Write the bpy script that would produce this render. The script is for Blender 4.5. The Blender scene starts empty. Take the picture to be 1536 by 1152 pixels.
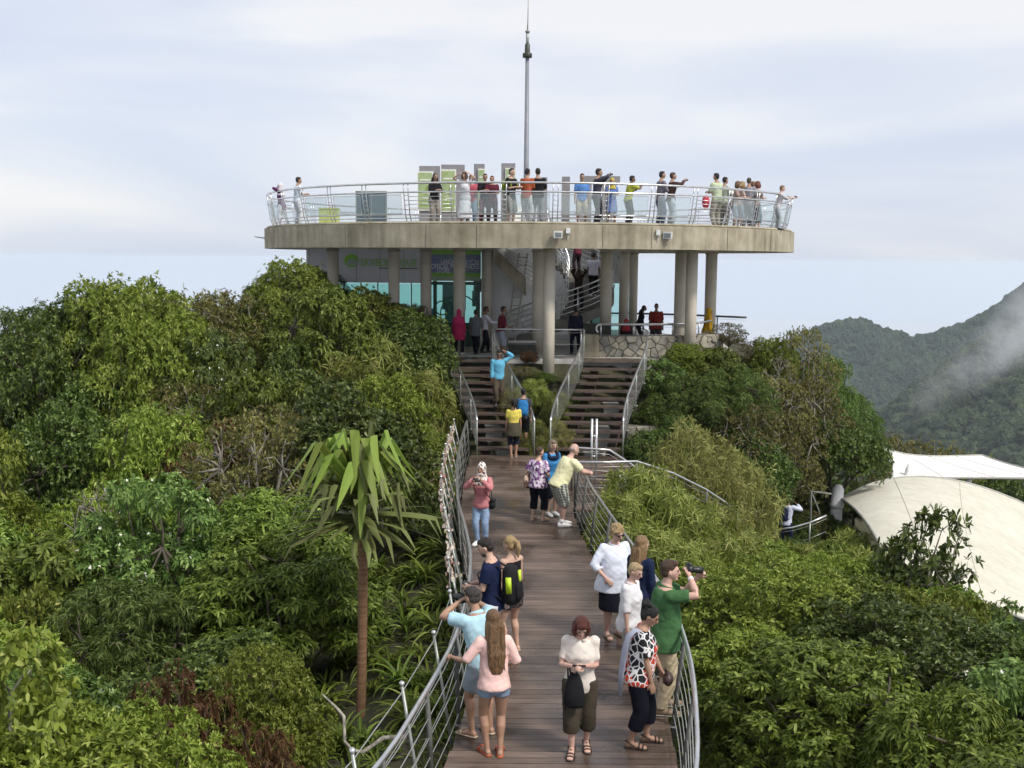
import bpy, math, random
import numpy as np
from mathutils import Vector, Matrix, Euler

random.seed(7)
RNG = np.random.default_rng(11)
SC = bpy.context.scene
COL = SC.collection
R = math.radians

# ---------------------------------------------------------------- camera
FPX, HZN, CZ, ROLL = 1650.0, 390.0, 5.5, 0.45
PITCH = math.atan((576 - HZN) / FPX)
cam_d = bpy.data.cameras.new('camera')
cam = bpy.data.objects.new('camera', cam_d)
COL.objects.link(cam)
cam_d.sensor_width = 36.0
cam_d.lens = FPX / 1536 * 36.0
cam_d.clip_start = 0.2
cam_d.clip_end = 40000
cam.location = (0, 0, CZ)
CM = Matrix.Rotation(math.pi / 2 - PITCH, 3, 'X') @ Matrix.Rotation(R(ROLL), 3, 'Z')
cam.rotation_euler = CM.to_euler()
SC.camera = cam

# ---------------------------------------------------------------- sky, sun, exposure
SUN_EL, SUN_AZ = R(50), R(128)          # azimuth clockwise from +Y (the view direction)
world = bpy.data.worlds.new('World'); SC.world = world; world.use_nodes = True
nt = world.node_tree; N = nt.nodes; LK = nt.links
for n in list(N): N.remove(n)
out = N.new('ShaderNodeOutputWorld')
sky = N.new('ShaderNodeTexSky'); sky.sky_type = 'NISHITA'; sky.sun_disc = False
sky.sun_elevation = SUN_EL; sky.sun_rotation = SUN_AZ
sky.altitude = 650; sky.air_density = 1.0; sky.dust_density = 3.0
bg1 = N.new('ShaderNodeBackground'); bg1.inputs['Strength'].default_value = 0.06
LK.new(sky.outputs[0], bg1.inputs['Color'])
tc = N.new('ShaderNodeTexCoord')
mp = N.new('ShaderNodeMapping'); mp.inputs['Scale'].default_value = (1.3, 1.3, 6.0); mp.inputs['Location'].default_value = (3.1, 0.4, 0.23)
LK.new(tc.outputs['Generated'], mp.inputs['Vector'])
nz = N.new('ShaderNodeTexNoise'); nz.inputs['Scale'].default_value = 1.6; nz.inputs['Detail'].default_value = 6
nz.inputs['Roughness'].default_value = 0.5; nz.inputs['Distortion'].default_value = 0.5
LK.new(mp.outputs[0], nz.inputs['Vector'])
cr = N.new('ShaderNodeValToRGB')
cr.color_ramp.elements[0].position = 0.36; cr.color_ramp.elements[0].color = (0.63, 0.68, 0.81, 1)
cr.color_ramp.elements[1].position = 0.64; cr.color_ramp.elements[1].color = (0.86, 0.855, 0.87, 1)
e = cr.color_ramp.elements.new(0.5); e.color = (0.715, 0.75, 0.84, 1)
LK.new(nz.outputs['Fac'], cr.inputs[0])
bg2 = N.new('ShaderNodeBackground'); bg2.inputs['Strength'].default_value = 0.50
LK.new(cr.outputs[0], bg2.inputs['Color'])
mx = N.new('ShaderNodeMixShader'); mx.inputs[0].default_value = 0.85
LK.new(bg1.outputs[0], mx.inputs[1]); LK.new(bg2.outputs[0], mx.inputs[2])
LK.new(mx.outputs[0], out.inputs['Surface'])

sun_d = bpy.data.lights.new('sun', 'SUN'); sun_d.energy = 1.5; sun_d.angle = R(10); sun_d.color = (1.0, 0.95, 0.87)
sun = bpy.data.objects.new('sun', sun_d); COL.objects.link(sun)
sdir = Vector((math.sin(SUN_AZ) * math.cos(SUN_EL), math.cos(SUN_AZ) * math.cos(SUN_EL), math.sin(SUN_EL)))
sun.rotation_euler = sdir.to_track_quat('Z', 'Y').to_euler()
sun.location = (20, 10, 30)

SC.view_settings.view_transform = 'Standard'; SC.view_settings.look = 'None'
SC.view_settings.exposure = 1.2; SC.view_settings.gamma = 1.0
SC.view_settings.use_curve_mapping = False
cy = SC.cycles
cy.use_denoising = True; cy.max_bounces = 8; cy.diffuse_bounces = 5; cy.glossy_bounces = 3
cy.transmission_bounces = 4; cy.transparent_max_bounces = 12; cy.volume_bounces = 2
cy.caustics_reflective = False; cy.caustics_refractive = False
cy.use_adaptive_sampling = True; cy.adaptive_threshold = 0.02

# ---------------------------------------------------------------- pixel -> place
def ray(px, py):
    return CM @ Vector(((px - 768) / FPX, -(py - 576) / FPX, -1.0))
def P(px, py, Y):
    d = ray(px, py); t = Y / d.y
    return Vector((d.x * t, Y, CZ + d.z * t))
def G(px, py, z=0.0):
    d = ray(px, py); t = (z - CZ) / d.z
    return Vector((d.x * t, d.y * t, z))

# ---------------------------------------------------------------- object helpers
def tag(o, label=None, cat=None, group=None, kind=None):
    if label: o['label'] = label
    if cat: o['category'] = cat
    if group: o['group'] = group
    if kind: o['kind'] = kind
    return o
def empty(name, loc=(0, 0, 0), rz=0.0, label=None, cat=None, group=None):
    o = bpy.data.objects.new(name, None); COL.objects.link(o)
    o.location = loc; o.rotation_euler = (0, 0, rz); o.empty_display_size = 0.2
    return tag(o, label, cat, group)
def link(name, me, m=None, parent=None):
    o = bpy.data.objects.new(name, me); COL.objects.link(o)
    if m is not None and not me.materials: me.materials.append(m)
    if parent is not None: o.parent = parent
    return o
def copy_tree(o, parent=None):
    c = o.copy(); COL.objects.link(c); c.parent = parent
    for ch in o.children: copy_tree(ch, c)
    return c

class MB:
    """collects shapes, builds ONE mesh object"""
    def __init__(s): s.v = []; s.f = []
    def add(s, vs, fs):
        k = len(s.v); s.v += [tuple(v) for v in vs]; s.f += [tuple(i + k for i in f) for f in fs]; return s
    def box(s, c, size, rz=0.0, M=None):
        hx, hy, hz = size[0] / 2, size[1] / 2, size[2] / 2
        vs = [Vector((x, y, z)) for x in (-hx, hx) for y in (-hy, hy) for z in (-hz, hz)]
        M = M if M is not None else Matrix.Rotation(rz, 3, 'Z')
        vs = [M @ v + Vector(c) for v in vs]
        return s.add(vs, [(0, 1, 3, 2), (4, 6, 7, 5), (0, 4, 5, 1), (2, 3, 7, 6), (0, 2, 6, 4), (1, 5, 7, 3)])
    def hexa(s, p):  # 4 bottom (ccw) + 4 top
        return s.add(p, [(3, 2, 1, 0), (4, 5, 6, 7), (0, 1, 5, 4), (1, 2, 6, 5), (2, 3, 7, 6), (3, 0, 4, 7)])
    def tube(s, pts, r, n=8, closed=False, ell=None, up=None):
        pts = [Vector(p) for p in pts]; m = len(pts)
        rs = r if hasattr(r, '__len__') else [r] * m
        nrm = None; k = len(s.v); fs = []
        for i, p in enumerate(pts):
            if closed: t = pts[(i + 1) % m] - pts[i - 1]
            else: t = pts[min(i + 1, m - 1)] - pts[max(i - 1, 0)]
            t = t.normalized() if t.length > 1e-9 else Vector((0, 0, 1))
            if nrm is None:
                a = Vector(up) if up is not None else (Vector((0, 0, 1)) if abs(t.z) < 0.9 else Vector((1, 0, 0)))
                nrm = (a - t * a.dot(t)).normalized()
            else:
                q = nrm - t * nrm.dot(t)
                nrm = q.normalized() if q.length > 1e-6 else nrm
            b = t.cross(nrm)
            rr = rs[i]; ra, rb = (rr if hasattr(rr, '__len__') else (rr, rr))
            for j in range(n):
                a = 2 * math.pi * j / n
                s.v.append(tuple(p + nrm * (math.cos(a) * ra) + b * (math.sin(a) * rb)))
        for i in range(m if closed else m - 1):
            i2 = (i + 1) % m
            for j in range(n):
                j2 = (j + 1) % n
                fs.append((k + i * n + j, k + i * n + j2, k + i2 * n + j2, k + i2 * n + j))
        if not closed:
            fs.append(tuple(k + j for j in range(n))[::-1]); fs.append(tuple(k + (m - 1) * n + j for j in range(n)))
        s.f += fs; return s
    def ell(s, c, r, M=None, nu=14, nv=9, fn=None):
        c = Vector(c); vs = [Vector((0, 0, 1))]
        for i in range(1, nv):
            th = math.pi * i / nv
            for j in range(nu):
                a = 2 * math.pi * j / nu
                vs.append(Vector((math.sin(th) * math.cos(a), math.sin(th) * math.sin(a), math.cos(th))))
        vs.append(Vector((0, 0, -1)))
        o = []
        for v in vs:
            w = Vector((v.x * r[0], v.y * r[1], v.z * r[2]))
            if fn: w = fn(v, w)
            o.append((M @ w if M is not None else w) + c)
        fs = [(0, 1 + j, 1 + (j + 1) % nu) for j in range(nu)]
        for i in range(nv - 2):
            for j in range(nu):
                a = 1 + i * nu + j; b = 1 + i * nu + (j + 1) % nu
                fs.append((a, a + nu, b + nu, b))
        L = len(vs) - 1; q = 1 + (nv - 2) * nu
        fs += [(L, q + (j + 1) % nu, q + j) for j in range(nu)]
        return s.add(o, fs)
    def loft(s, rings, n=16):
        """rings: (center, xaxis*rx, yaxis*ry)"""
        k = len(s.v)
        for c, ax, ay in rings:
            for j in range(n):
                a = 2 * math.pi * j / n
                s.v.append(tuple(c + ax * math.cos(a) + ay * math.sin(a)))
        m = len(rings)
        for i in range(m - 1):
            for j in range(n):
                j2 = (j + 1) % n
                s.f.append((k + i * n + j, k + i * n + j2, k + (i + 1) * n + j2, k + (i + 1) * n + j))
        s.f.append(tuple(k + j for j in range(n))[::-1]); s.f.append(tuple(k + (m - 1) * n + j for j in range(n)))
        return s
    def mesh(s, name, smooth=False):
        me = bpy.data.meshes.new(name); me.from_pydata(s.v, [], s.f); me.update()
        if smooth:
            me.polygons.foreach_set('use_smooth', [True] * len(me.polygons))
        return me
    def build(s, name, m, parent=None, smooth=False):
        return link(name, s.mesh(name, smooth), m, parent)

def np_mesh(name, v, f, smooth=False):
    """v (n,3), f (k,m) arrays -> mesh, fast"""
    me = bpy.data.meshes.new(name)
    v = np.asarray(v, np.float32); f = np.asarray(f, np.int32)
    me.vertices.add(len(v)); me.vertices.foreach_set('co', v.ravel())
    k, m = f.shape
    me.loops.add(k * m); me.loops.foreach_set('vertex_index', f.ravel())
    me.polygons.add(k); me.polygons.foreach_set('loop_start', np.arange(k, dtype=np.int32) * m)
    if smooth: me.polygons.foreach_set('use_smooth', np.ones(k, bool))
    me.update(calc_edges=True); me.validate()
    return me

# ---------------------------------------------------------------- materials
MATS = {}
def _bsdf(name):
    m = bpy.data.materials.new(name); m.use_nodes = True
    t = m.node_tree; b = t.nodes['Principled BSDF']; return m, t, b
def srgb(h):
    h = h.lstrip('#'); c = [int(h[i:i + 2], 16) / 255 for i in (0, 2, 4)]
    return tuple(x / 12.92 if x <= 0.04045 else ((x + 0.055) / 1.055) ** 2.4 for x in c)
def mat(name, col, rough=0.6, metal=0.0, var=0.15, scale=4.0, bump=0.0, bscale=20.0, col2=None, spec=0.5, coord='Object', stretch=(1, 1, 1), detail=5):
    if name in MATS: return MATS[name]
    m, t, b = _bsdf(name)
    col = srgb(col) if isinstance(col, str) else col
    tc = t.nodes.new('ShaderNodeTexCoord'); mp = t.nodes.new('ShaderNodeMapping')
    mp.inputs['Scale'].default_value = stretch
    t.links.new(tc.outputs[coord], mp.inputs['Vector'])
    nz = t.nodes.new('ShaderNodeTexNoise'); nz.inputs['Scale'].default_value = scale; nz.inputs['Detail'].default_value = detail
    t.links.new(mp.outputs[0], nz.inputs['Vector'])
    cr = t.nodes.new('ShaderNodeValToRGB')
    c2 = (srgb(col2) if isinstance(col2, str) else col2) if col2 is not None else tuple(min(1, c * (1 + var)) for c in col)
    c1 = col if col2 is not None else tuple(c * (1 - var) for c in col)
    cr.color_ramp.elements[0].position = 0.33; cr.color_ramp.elements[0].color = (*c1, 1)
    cr.color_ramp.elements[1].position = 0.67; cr.color_ramp.elements[1].color = (*c2, 1)
    t.links.new(nz.outputs['Fac'], cr.inputs[0]); t.links.new(cr.outputs[0], b.inputs['Base Color'])
    b.inputs['Roughness'].default_value = rough; b.inputs['Metallic'].default_value = metal
    b.inputs['Specular IOR Level'].default_value = spec
    if bump:
        n2 = t.nodes.new('ShaderNodeTexNoise'); n2.inputs['Scale'].default_value = bscale; n2.inputs['Detail'].default_value = 4
        t.links.new(mp.outputs[0], n2.inputs['Vector'])
        bp = t.nodes.new('ShaderNodeBump'); bp.inputs['Strength'].default_value = bump; bp.inputs['Distance'].default_value = 0.02
        t.links.new(n2.outputs['Fac'], bp.inputs['Height']); t.links.new(bp.outputs[0], b.inputs['Normal'])
    MATS[name] = m; return m

def concrete_mat(name, a, b_, streak=0.5):
    m, t, b = _bsdf(name)
    tc = t.nodes.new('ShaderNodeTexCoord')
    n1 = t.nodes.new('ShaderNodeTexNoise'); n1.inputs['Scale'].default_value = 0.9; n1.inputs['Detail'].default_value = 8; n1.inputs['Roughness'].default_value = 0.65
    t.links.new(tc.outputs['Object'], n1.inputs['Vector'])
    mp = t.nodes.new('ShaderNodeMapping'); mp.inputs['Scale'].default_value = (2.2, 2.2, 0.25)
    t.links.new(tc.outputs['Object'], mp.inputs['Vector'])
    n2 = t.nodes.new('ShaderNodeTexNoise'); n2.inputs['Scale'].default_value = 1.7; n2.inputs['Detail'].default_value = 6
    t.links.new(mp.outputs[0], n2.inputs['Vector'])
    c1 = t.nodes.new('ShaderNodeValToRGB'); c1.color_ramp.elements[0].position = 0.3; c1.color_ramp.elements[1].position = 0.7
    c1.color_ramp.elements[0].color = (*a, 1); c1.color_ramp.elements[1].color = (*b_, 1)
    t.links.new(n1.outputs['Fac'], c1.inputs[0])
    c2 = t.nodes.new('ShaderNodeValToRGB'); c2.color_ramp.elements[0].position = 0.30; c2.color_ramp.elements[1].position = 0.55
    c2.color_ramp.elements[0].color = (1 - streak, 1 - streak, 1 - streak * 1.1, 1); c2.color_ramp.elements[1].color = (1, 1, 1, 1)
    t.links.new(n2.outputs['Fac'], c2.inputs[0])
    mm = t.nodes.new('ShaderNodeMix'); mm.data_type = 'RGBA'; mm.blend_type = 'MULTIPLY'; mm.inputs['Factor'].default_value = 1.0
    t.links.new(c1.outputs[0], mm.inputs['A']); t.links.new(c2.outputs[0], mm.inputs['B'])
    t.links.new(mm.outputs['Result'], b.inputs['Base Color'])
    b.inputs['Roughness'].default_value = 0.85
    n3 = t.nodes.new('ShaderNodeTexNoise'); n3.inputs['Scale'].default_value = 9; n3.inputs['Detail'].default_value = 6
    t.links.new(tc.outputs['Object'], n3.inputs['Vector'])
    bp = t.nodes.new('ShaderNodeBump'); bp.inputs['Strength'].default_value = 0.25; bp.inputs['Distance'].default_value = 0.03
    t.links.new(n3.outputs['Fac'], bp.inputs['Height']); t.links.new(bp.outputs[0], b.inputs['Normal'])
    MATS[name] = m; return m

def plank_mat():
    """wet reddish-brown boards: own tone per board, grain along it, darker wet patches"""
    m, t, b = _bsdf('wet_wood')
    tc = t.nodes.new('ShaderNodeTexCoord'); gi = t.nodes.new('ShaderNodeNewGeometry'); oi = t.nodes.new('ShaderNodeObjectInfo')
    mp = t.nodes.new('ShaderNodeMapping'); mp.inputs['Scale'].default_value = (1.2, 26, 8)
    t.links.new(gi.outputs['Position'], mp.inputs['Vector'])
    n1 = t.nodes.new('ShaderNodeTexNoise'); n1.inputs['Scale'].default_value = 1.5; n1.inputs['Detail'].default_value = 6
    t.links.new(mp.outputs[0], n1.inputs['Vector'])
    n2 = t.nodes.new('ShaderNodeTexNoise'); n2.inputs['Scale'].default_value = 0.8; n2.inputs['Detail'].default_value = 5
    t.links.new(gi.outputs['Position'], n2.inputs['Vector'])
    c1 = t.nodes.new('ShaderNodeValToRGB'); c1.color_ramp.elements[0].position = 0.3; c1.color_ramp.elements[1].position = 0.72
    c1.color_ramp.elements[0].color = (0.088, 0.060, 0.044, 1); c1.color_ramp.elements[1].color = (0.20, 0.147, 0.116, 1)
    t.links.new(n1.outputs['Fac'], c1.inputs[0])
    hs = t.nodes.new('ShaderNodeHueSaturation')
    mr = t.nodes.new('ShaderNodeMapRange'); mr.inputs['To Min'].default_value = 0.72; mr.inputs['To Max'].default_value = 1.22
    t.links.new(oi.outputs['Random'], mr.inputs['Value']); t.links.new(mr.outputs[0], hs.inputs['Value'])
    t.links.new(c1.outputs[0], hs.inputs['Color'])
    mr2 = t.nodes.new('ShaderNodeMapRange'); mr2.inputs['From Min'].default_value = 0.42; mr2.inputs['From Max'].default_value = 0.6
    mr2.inputs['To Min'].default_value = 0.5; mr2.inputs['To Max'].default_value = 1.0
    t.links.new(n2.outputs['Fac'], mr2.inputs['Value'])
    mm = t.nodes.new('ShaderNodeMix'); mm.data_type = 'RGBA'; mm.blend_type = 'MULTIPLY'; mm.inputs['Factor'].default_value = 1.0
    t.links.new(hs.outputs[0], mm.inputs['A']); t.links.new(mr2.outputs[0], mm.inputs['B'])
    t.links.new(mm.outputs['Result'], b.inputs['Base Color'])
    mr3 = t.nodes.new('ShaderNodeMapRange'); mr3.inputs['From Min'].default_value = 0.42; mr3.inputs['From Max'].default_value = 0.6
    mr3.inputs['To Min'].default_value = 0.22; mr3.inputs['To Max'].default_value = 0.52
    t.links.new(n2.outputs['Fac'], mr3.inputs['Value']); t.links.new(mr3.outputs[0], b.inputs['Roughness'])
    bp = t.nodes.new('ShaderNodeBump'); bp.inputs['Strength'].default_value = 0.35; bp.inputs['Distance'].default_value = 0.006
    t.links.new(n1.outputs['Fac'], bp.inputs['Height']); t.links.new(bp.outputs[0], b.inputs['Normal'])
    MATS['wet_wood'] = m; return m

def leaf_mat(name, a, b_, c_=None, rough=0.5, trans=0.3, spec=0.25):
    """own tone per leaf and per plant"""
    m, t, b = _bsdf(name)
    g = t.nodes.new('ShaderNodeNewGeometry'); oi = t.nodes.new('ShaderNodeObjectInfo')
    cr = t.nodes.new('ShaderNodeValToRGB')
    cr.color_ramp.elements[0].color = (*a, 1); cr.color_ramp.elements[1].color = (*b_, 1)
    if c_:
        e = cr.color_ramp.elements.new(0.84); e.color = (*b_, 1); cr.color_ramp.elements[2].color = (*c_, 1)
    t.links.new(g.outputs['Random Per Island'], cr.inputs[0])
    hs = t.nodes.new('ShaderNodeHueSaturation')
    mr = t.nodes.new('ShaderNodeMapRange'); mr.inputs['To Min'].default_value = 0.62; mr.inputs['To Max'].default_value = 1.18
    mh = t.nodes.new('ShaderNodeMapRange'); mh.inputs['To Min'].default_value = 0.485; mh.inputs['To Max'].default_value = 0.512
    t.links.new(oi.outputs['Random'], mr.inputs['Value']); t.links.new(mr.outputs[0], hs.inputs['Value'])
    t.links.new(oi.outputs['Random'], mh.inputs['Value']); t.links.new(mh.outputs[0], hs.inputs['Hue'])
    t.links.new(cr.outputs[0], hs.inputs['Color'])
    t.links.new(hs.outputs[0], b.inputs['Base Color'])
    b.inputs['Roughness'].default_value = rough; b.inputs['Specular IOR Level'].default_value = spec
    tr = t.nodes.new('ShaderNodeBsdfTranslucent')
    t.links.new(hs.outputs[0], tr.inputs['Color'])
    ms = t.nodes.new('ShaderNodeMixShader'); ms.inputs[0].default_value = trans
    t.links.new(b.outputs[0], ms.inputs[1]); t.links.new(tr.outputs[0], ms.inputs[2])
    t.links.new(ms.outputs[0], t.nodes['Material Output'].inputs['Surface'])
    MATS[name] = m; return m

def glass_mat(name, tint, alpha=0.25, rough=0.08):
    m, t, b = _bsdf(name)
    b.inputs['Base Color'].default_value = (*tint, 1); b.inputs['Roughness'].default_value = rough
    b.inputs['Specular IOR Level'].default_value = 0.6
    tr = t.nodes.new('ShaderNodeBsdfTransparent'); tr.inputs['Color'].default_value = (0.93, 0.96, 0.96, 1)
    ms = t.nodes.new('ShaderNodeMixShader'); ms.inputs[0].default_value = alpha
    t.links.new(tr.outputs[0], ms.inputs[1]); t.links.new(b.outputs[0], ms.inputs[2])
    t.links.new(ms.outputs[0], t.nodes['Material Output'].inputs['Surface'])
    MATS[name] = m; return m

steel = mat('stainless_steel', (0.62, 0.62, 0.61), rough=0.28, metal=0.9, var=0.12, scale=6)
steel_dull = mat('dull_galvanised_steel', (0.30, 0.32, 0.29), rough=0.45, metal=0.5, var=0.2, scale=5)
dark_steel = mat('dark_painted_steel', (0.085, 0.085, 0.075), rough=0.55, var=0.3, scale=3)
wire = mat('steel_wire', (0.5, 0.5, 0.48), rough=0.35, metal=0.7, var=0.1)
wet_wood = plank_mat()
stair_wood = mat('stair_wood', (0.095, 0.068, 0.055), rough=0.42, var=0.35, scale=3, stretch=(1, 8, 8), bump=0.2)
conc = concrete_mat('weathered_concrete', (0.22, 0.19, 0.125), (0.46, 0.41, 0.305), 0.36)
conc_light = concrete_mat('pale_concrete', (0.34, 0.31, 0.255), (0.46, 0.42, 0.35), 0.2)
conc_grey = concrete_mat('grey_paving', (0.44, 0.43, 0.40), (0.58, 0.56, 0.53), 0.15)
col_paint = mat('beige_column_paint', (0.50, 0.45, 0.365), rough=0.7, var=0.12, scale=1.2, bump=0.05, bscale=12)
grey_panel = mat('grey_cladding', (0.62, 0.61, 0.64), rough=0.5, var=0.06, scale=1)
white_paint = mat('white_wall_paint', (0.87, 0.86, 0.85), rough=0.7, var=0.05, scale=1)
# ================================================================ TERRAIN
def lerp_tab(x, tab):
    return np.interp(x, [a for a, _ in tab], [b for _, b in tab])
def smooth_tab(tab):
    ys = np.linspace(tab[0][0], tab[-1][0], 400)
    v = lerp_tab(ys, tab); k = np.ones(15) / 15
    vp = np.convolve(np.pad(v, 7, mode='edge'), k, 'valid')
    return lambda q: float(np.interp(q, ys, vp)) if not hasattr(q, '__len__') else np.interp(q, ys, vp)
EL = smooth_tab([(4, -2.4), (8, -1.38), (9.5, -.95), (11, -.72), (12, -.57), (13, -.48), (14.5, -.43), (16.3, -.46), (18, -.62), (20, -.85), (21.7, -.95), (24, -1.06), (26, -1.1), (28.5, -1.12), (32, -1.08)])
ER = smooth_tab([(4, .2), (8, 1.15), (9.5, 1.5), (11, 1.72), (12, 1.83), (13.4, 1.9), (14.5, 1.88), (16.3, 1.76), (18, 1.62), (19.3, 1.52), (21.7, 1.36), (23.7, 1.3), (32, 1.3)])
SUM = (0.6, 45.5)
def ground_z(x, y):
    x = np.asarray(x, float); y = np.asarray(y, float)
    cx = (EL(np.clip(y, 6, 31)) + ER(np.clip(y, 6, 31))) / 2
    d = np.maximum(0, np.abs(x - cx) - 1.2)
    left = x < cx
    lat = np.where(left, 0.30 * np.minimum(d, 2) + 0.52 * np.maximum(0, d - 2), 0.45 * np.minimum(d, 2) + 0.55 * np.maximum(0, d - 2))
    z0 = -1.0 - 0.35 * np.maximum(0, -y - 5) - 0.4 * np.maximum(0, y - 50)
    zp = z0 - lat
    r = np.hypot(x - SUM[0], y - SUM[1])
    sl = np.interp(x, [-12, -4, 3, 6, 9], [0.50, 0.62, 0.8, 1.0, 1.55])
    zs = 2.08 - sl * np.maximum(0, r - 9.4)
    z = np.maximum(zp, zs)
    k = 0.5; z = z + k * np.log1p(np.exp(-np.abs(zp - zs) / k)) * (r > 10.2)
    n = 0.14 * np.sin(x * 1.3 + 2 * np.sin(y * .7)) * np.sin(y * 1.1 + 1.5 * np.sin(x * .6)) + 0.07 * np.sin(x * 3.1 + y * 2.3) * np.sin(y * 3.7 - x)
    z = z + n * np.clip((d - 0.3) / 1.5, 0.25, 1) * (r > 9.6)
    far = np.maximum(0, np.hypot(x, y - 25) - 40)
    z = z - 0.25 * far
    return np.maximum(z, -655)
def gz(x, y): return float(ground_z(np.array([x]), np.array([y]))[0])

rad = np.concatenate([np.arange(0.4, 42, 0.55), 42 * 1.12 ** np.arange(1, 36), [3000, 6000, 12000]])
na = 200; ang = np.linspace(0, 2 * math.pi, na, endpoint=False)
RR, AA = np.meshgrid(rad, ang, indexing='ij')
gx = RR * np.cos(AA); gy = 25 + RR * np.sin(AA); gzz = ground_z(gx, gy)
gv = np.stack([gx, gy, gzz], -1).reshape(-1, 3)
i0 = np.arange(len(rad) - 1)[:, None] * na; j0 = np.arange(na)[None, :]; j1 = (j0 + 1) % na
gf = np.stack([i0 + j0, i0 + na + j0, i0 + na + j1, i0 + j1], -1).reshape(-1, 4)
soil = mat('hill_soil', (0.045, 0.035, 0.022), rough=0.95, scale=0.8, col2=(0.055, 0.062, 0.026), bump=0.6, bscale=6, coord='Object')
tag(link('hill_ground', np_mesh('hill_ground', gv, gf, True), soil), kind='structure')
sea_m = mat('sea_painted_haze', (0.465, 0.45, 0.455), rough=1.0, var=0.06, scale=0.0015, spec=0.0)  # haze glare painted into the sea colour; it also brightens the air above
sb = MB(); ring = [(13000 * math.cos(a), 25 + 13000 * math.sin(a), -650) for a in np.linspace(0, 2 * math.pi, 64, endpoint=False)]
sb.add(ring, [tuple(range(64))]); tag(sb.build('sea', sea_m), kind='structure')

# ---- far wooded hills (terrain sheet + one mass of crowns each)
def noise2(x, y, s, seed=0):
    o = 0
    for k in range(4):
        f = 2 ** k / s; ph = seed * 1.7 + k * 2.1
        o = o + (0.5 ** k) * np.sin(x * f + 1.9 * np.sin(y * f * .8 + ph) + ph) * np.sin(y * f * 1.1 + 1.7 * np.sin(x * f * .9 - ph))
    return o
def crown_blob(seed):
    rg = np.random.default_rng(seed); mb = MB(); mb.ell((0, 0, 0), (1, 1, 1), nu=20, nv=12)
    v = np.array(mb.v); 
    d = 1 + .22 * noise2(v[:, 0] * 3 + v[:, 2] * 2, v[:, 1] * 3 - v[:, 2], 1.0, seed) + .06 * rg.standard_normal(len(v))
    v = v * d[:, None]; v[:, 2] = v[:, 2] * .75 + .3
    me = bpy.data.meshes.new('crown'); me.from_pydata(v.tolist(), [], mb.f); return me
def hill(name, tab, Yc, back, front, slope1, slope2, seed, crown_r, dens, m_leaf, label):
    X0 = (tab[0][0] - 768) * Yc / FPX; X1 = (tab[-1][0] - 768) * Yc / FPX
    xs = np.linspace(X0, X1, 130); ys = np.linspace(Yc - front, Yc + back, 90)
    XX, YY = np.meshgrid(xs, ys, indexing='ij')
    pxs = XX / Yc * FPX + 768
    crest = CZ - (lerp_tab(pxs, tab) + 8 - HZN + (768 - pxs) * math.tan(R(ROLL)) ) * Yc / FPX
    dy = YY - Yc
    z = crest + np.where(dy > 0, -0.5 * dy, slope1 * dy - slope2 * (np.maximum(0, -dy) / 100) ** 2)
    amp = np.clip(np.abs(dy) / 150, 0.0, 1)
    z = z + amp * 22 * noise2(XX, YY, 95, seed) + amp * 9 * noise2(XX, YY, 30, seed + 3)
    v = np.stack([XX, YY, z], -1).reshape(-1, 3)
    i, j = np.meshgrid(np.arange(129), np.arange(89), indexing='ij'); a = i * 90 + j
    f = np.stack([a, a + 90, a + 91, a + 1], -1).reshape(-1, 4)
    gm = mat('hill_forest_floor', (0.02, 0.03, 0.014), rough=0.9, scale=0.05)
    ho = tag(link(name, np_mesh(name, v, f, True), gm), kind='structure')
    me = np_mesh('distant_wood', v, f, True)
    o = link('distant_wood', me, m_leaf); tag(o, label, 'woodland', kind='stuff')
    ng = bpy.data.node_groups.new('scatter_crowns_' + name, 'GeometryNodeTree')
    ng.interface.new_socket('Geometry', in_out='INPUT', socket_type='NodeSocketGeometry')
    ng.interface.new_socket('Geometry', in_out='OUTPUT', socket_type='NodeSocketGeometry')
    n = ng.nodes; gi = n.new('NodeGroupInput'); go = n.new('NodeGroupOutput')
    dp = n.new('GeometryNodeDistributePointsOnFaces'); dp.inputs['Density'].default_value = dens; dp.inputs['Seed'].default_value = seed
    ng.links.new(gi.outputs[0], dp.inputs['Mesh'])
    jn = n.new('GeometryNodeJoinGeometry')
    for k in range(3):
        bo = bpy.data.objects.new('crown', crown_blob(seed + k)); bo.data.materials.append(m_leaf)
        ob = n.new('GeometryNodeObjectInfo'); ob.inputs['Object'].default_value = bo; ob.inputs['As Instance'].default_value = True
        rv = n.new('FunctionNodeRandomValue'); rv.data_type = 'INT'; rv.inputs['Min'].default_value = 0; rv.inputs['Max'].default_value = 2; rv.inputs['Seed'].default_value = 5
        cmp_ = n.new('FunctionNodeCompare'); cmp_.data_type = 'INT'; cmp_.operation = 'EQUAL'; cmp_.inputs[3].default_value = k
        ng.links.new(rv.outputs[2], cmp_.inputs[2])
        ip = n.new('GeometryNodeInstanceOnPoints')
        ng.links.new(dp.outputs['Points'], ip.inputs['Points']); ng.links.new(cmp_.outputs[0], ip.inputs['Selection'])
        ng.links.new(ob.outputs['Geometry'], ip.inputs['Instance'])
        rs = n.new('FunctionNodeRandomValue'); rs.data_type = 'FLOAT_VECTOR'
        rs.inputs[0].default_value = (crown_r * .6,) * 2 + (crown_r * .6,); rs.inputs[1].default_value = (crown_r * 1.35, crown_r * 1.35, crown_r * 1.7)
        ng.links.new(rs.outputs[0], ip.inputs['Scale'])
        rr_ = n.new('FunctionNodeRandomValue'); rr_.data_type = 'FLOAT_VECTOR'; rr_.inputs[0].default_value = (-.2, -.2, 0); rr_.inputs[1].default_value = (.2, .2, 6.28)
        ng.links.new(rr_.outputs[0], ip.inputs['Rotation'])
        ng.links.new(ip.outputs[0], jn.inputs[0])
    ng.links.new(jn.outputs[0], go.inputs[0])
    md = o.modifiers.new('scatter', 'NODES'); md.node_group = ng
    return ho
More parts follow.
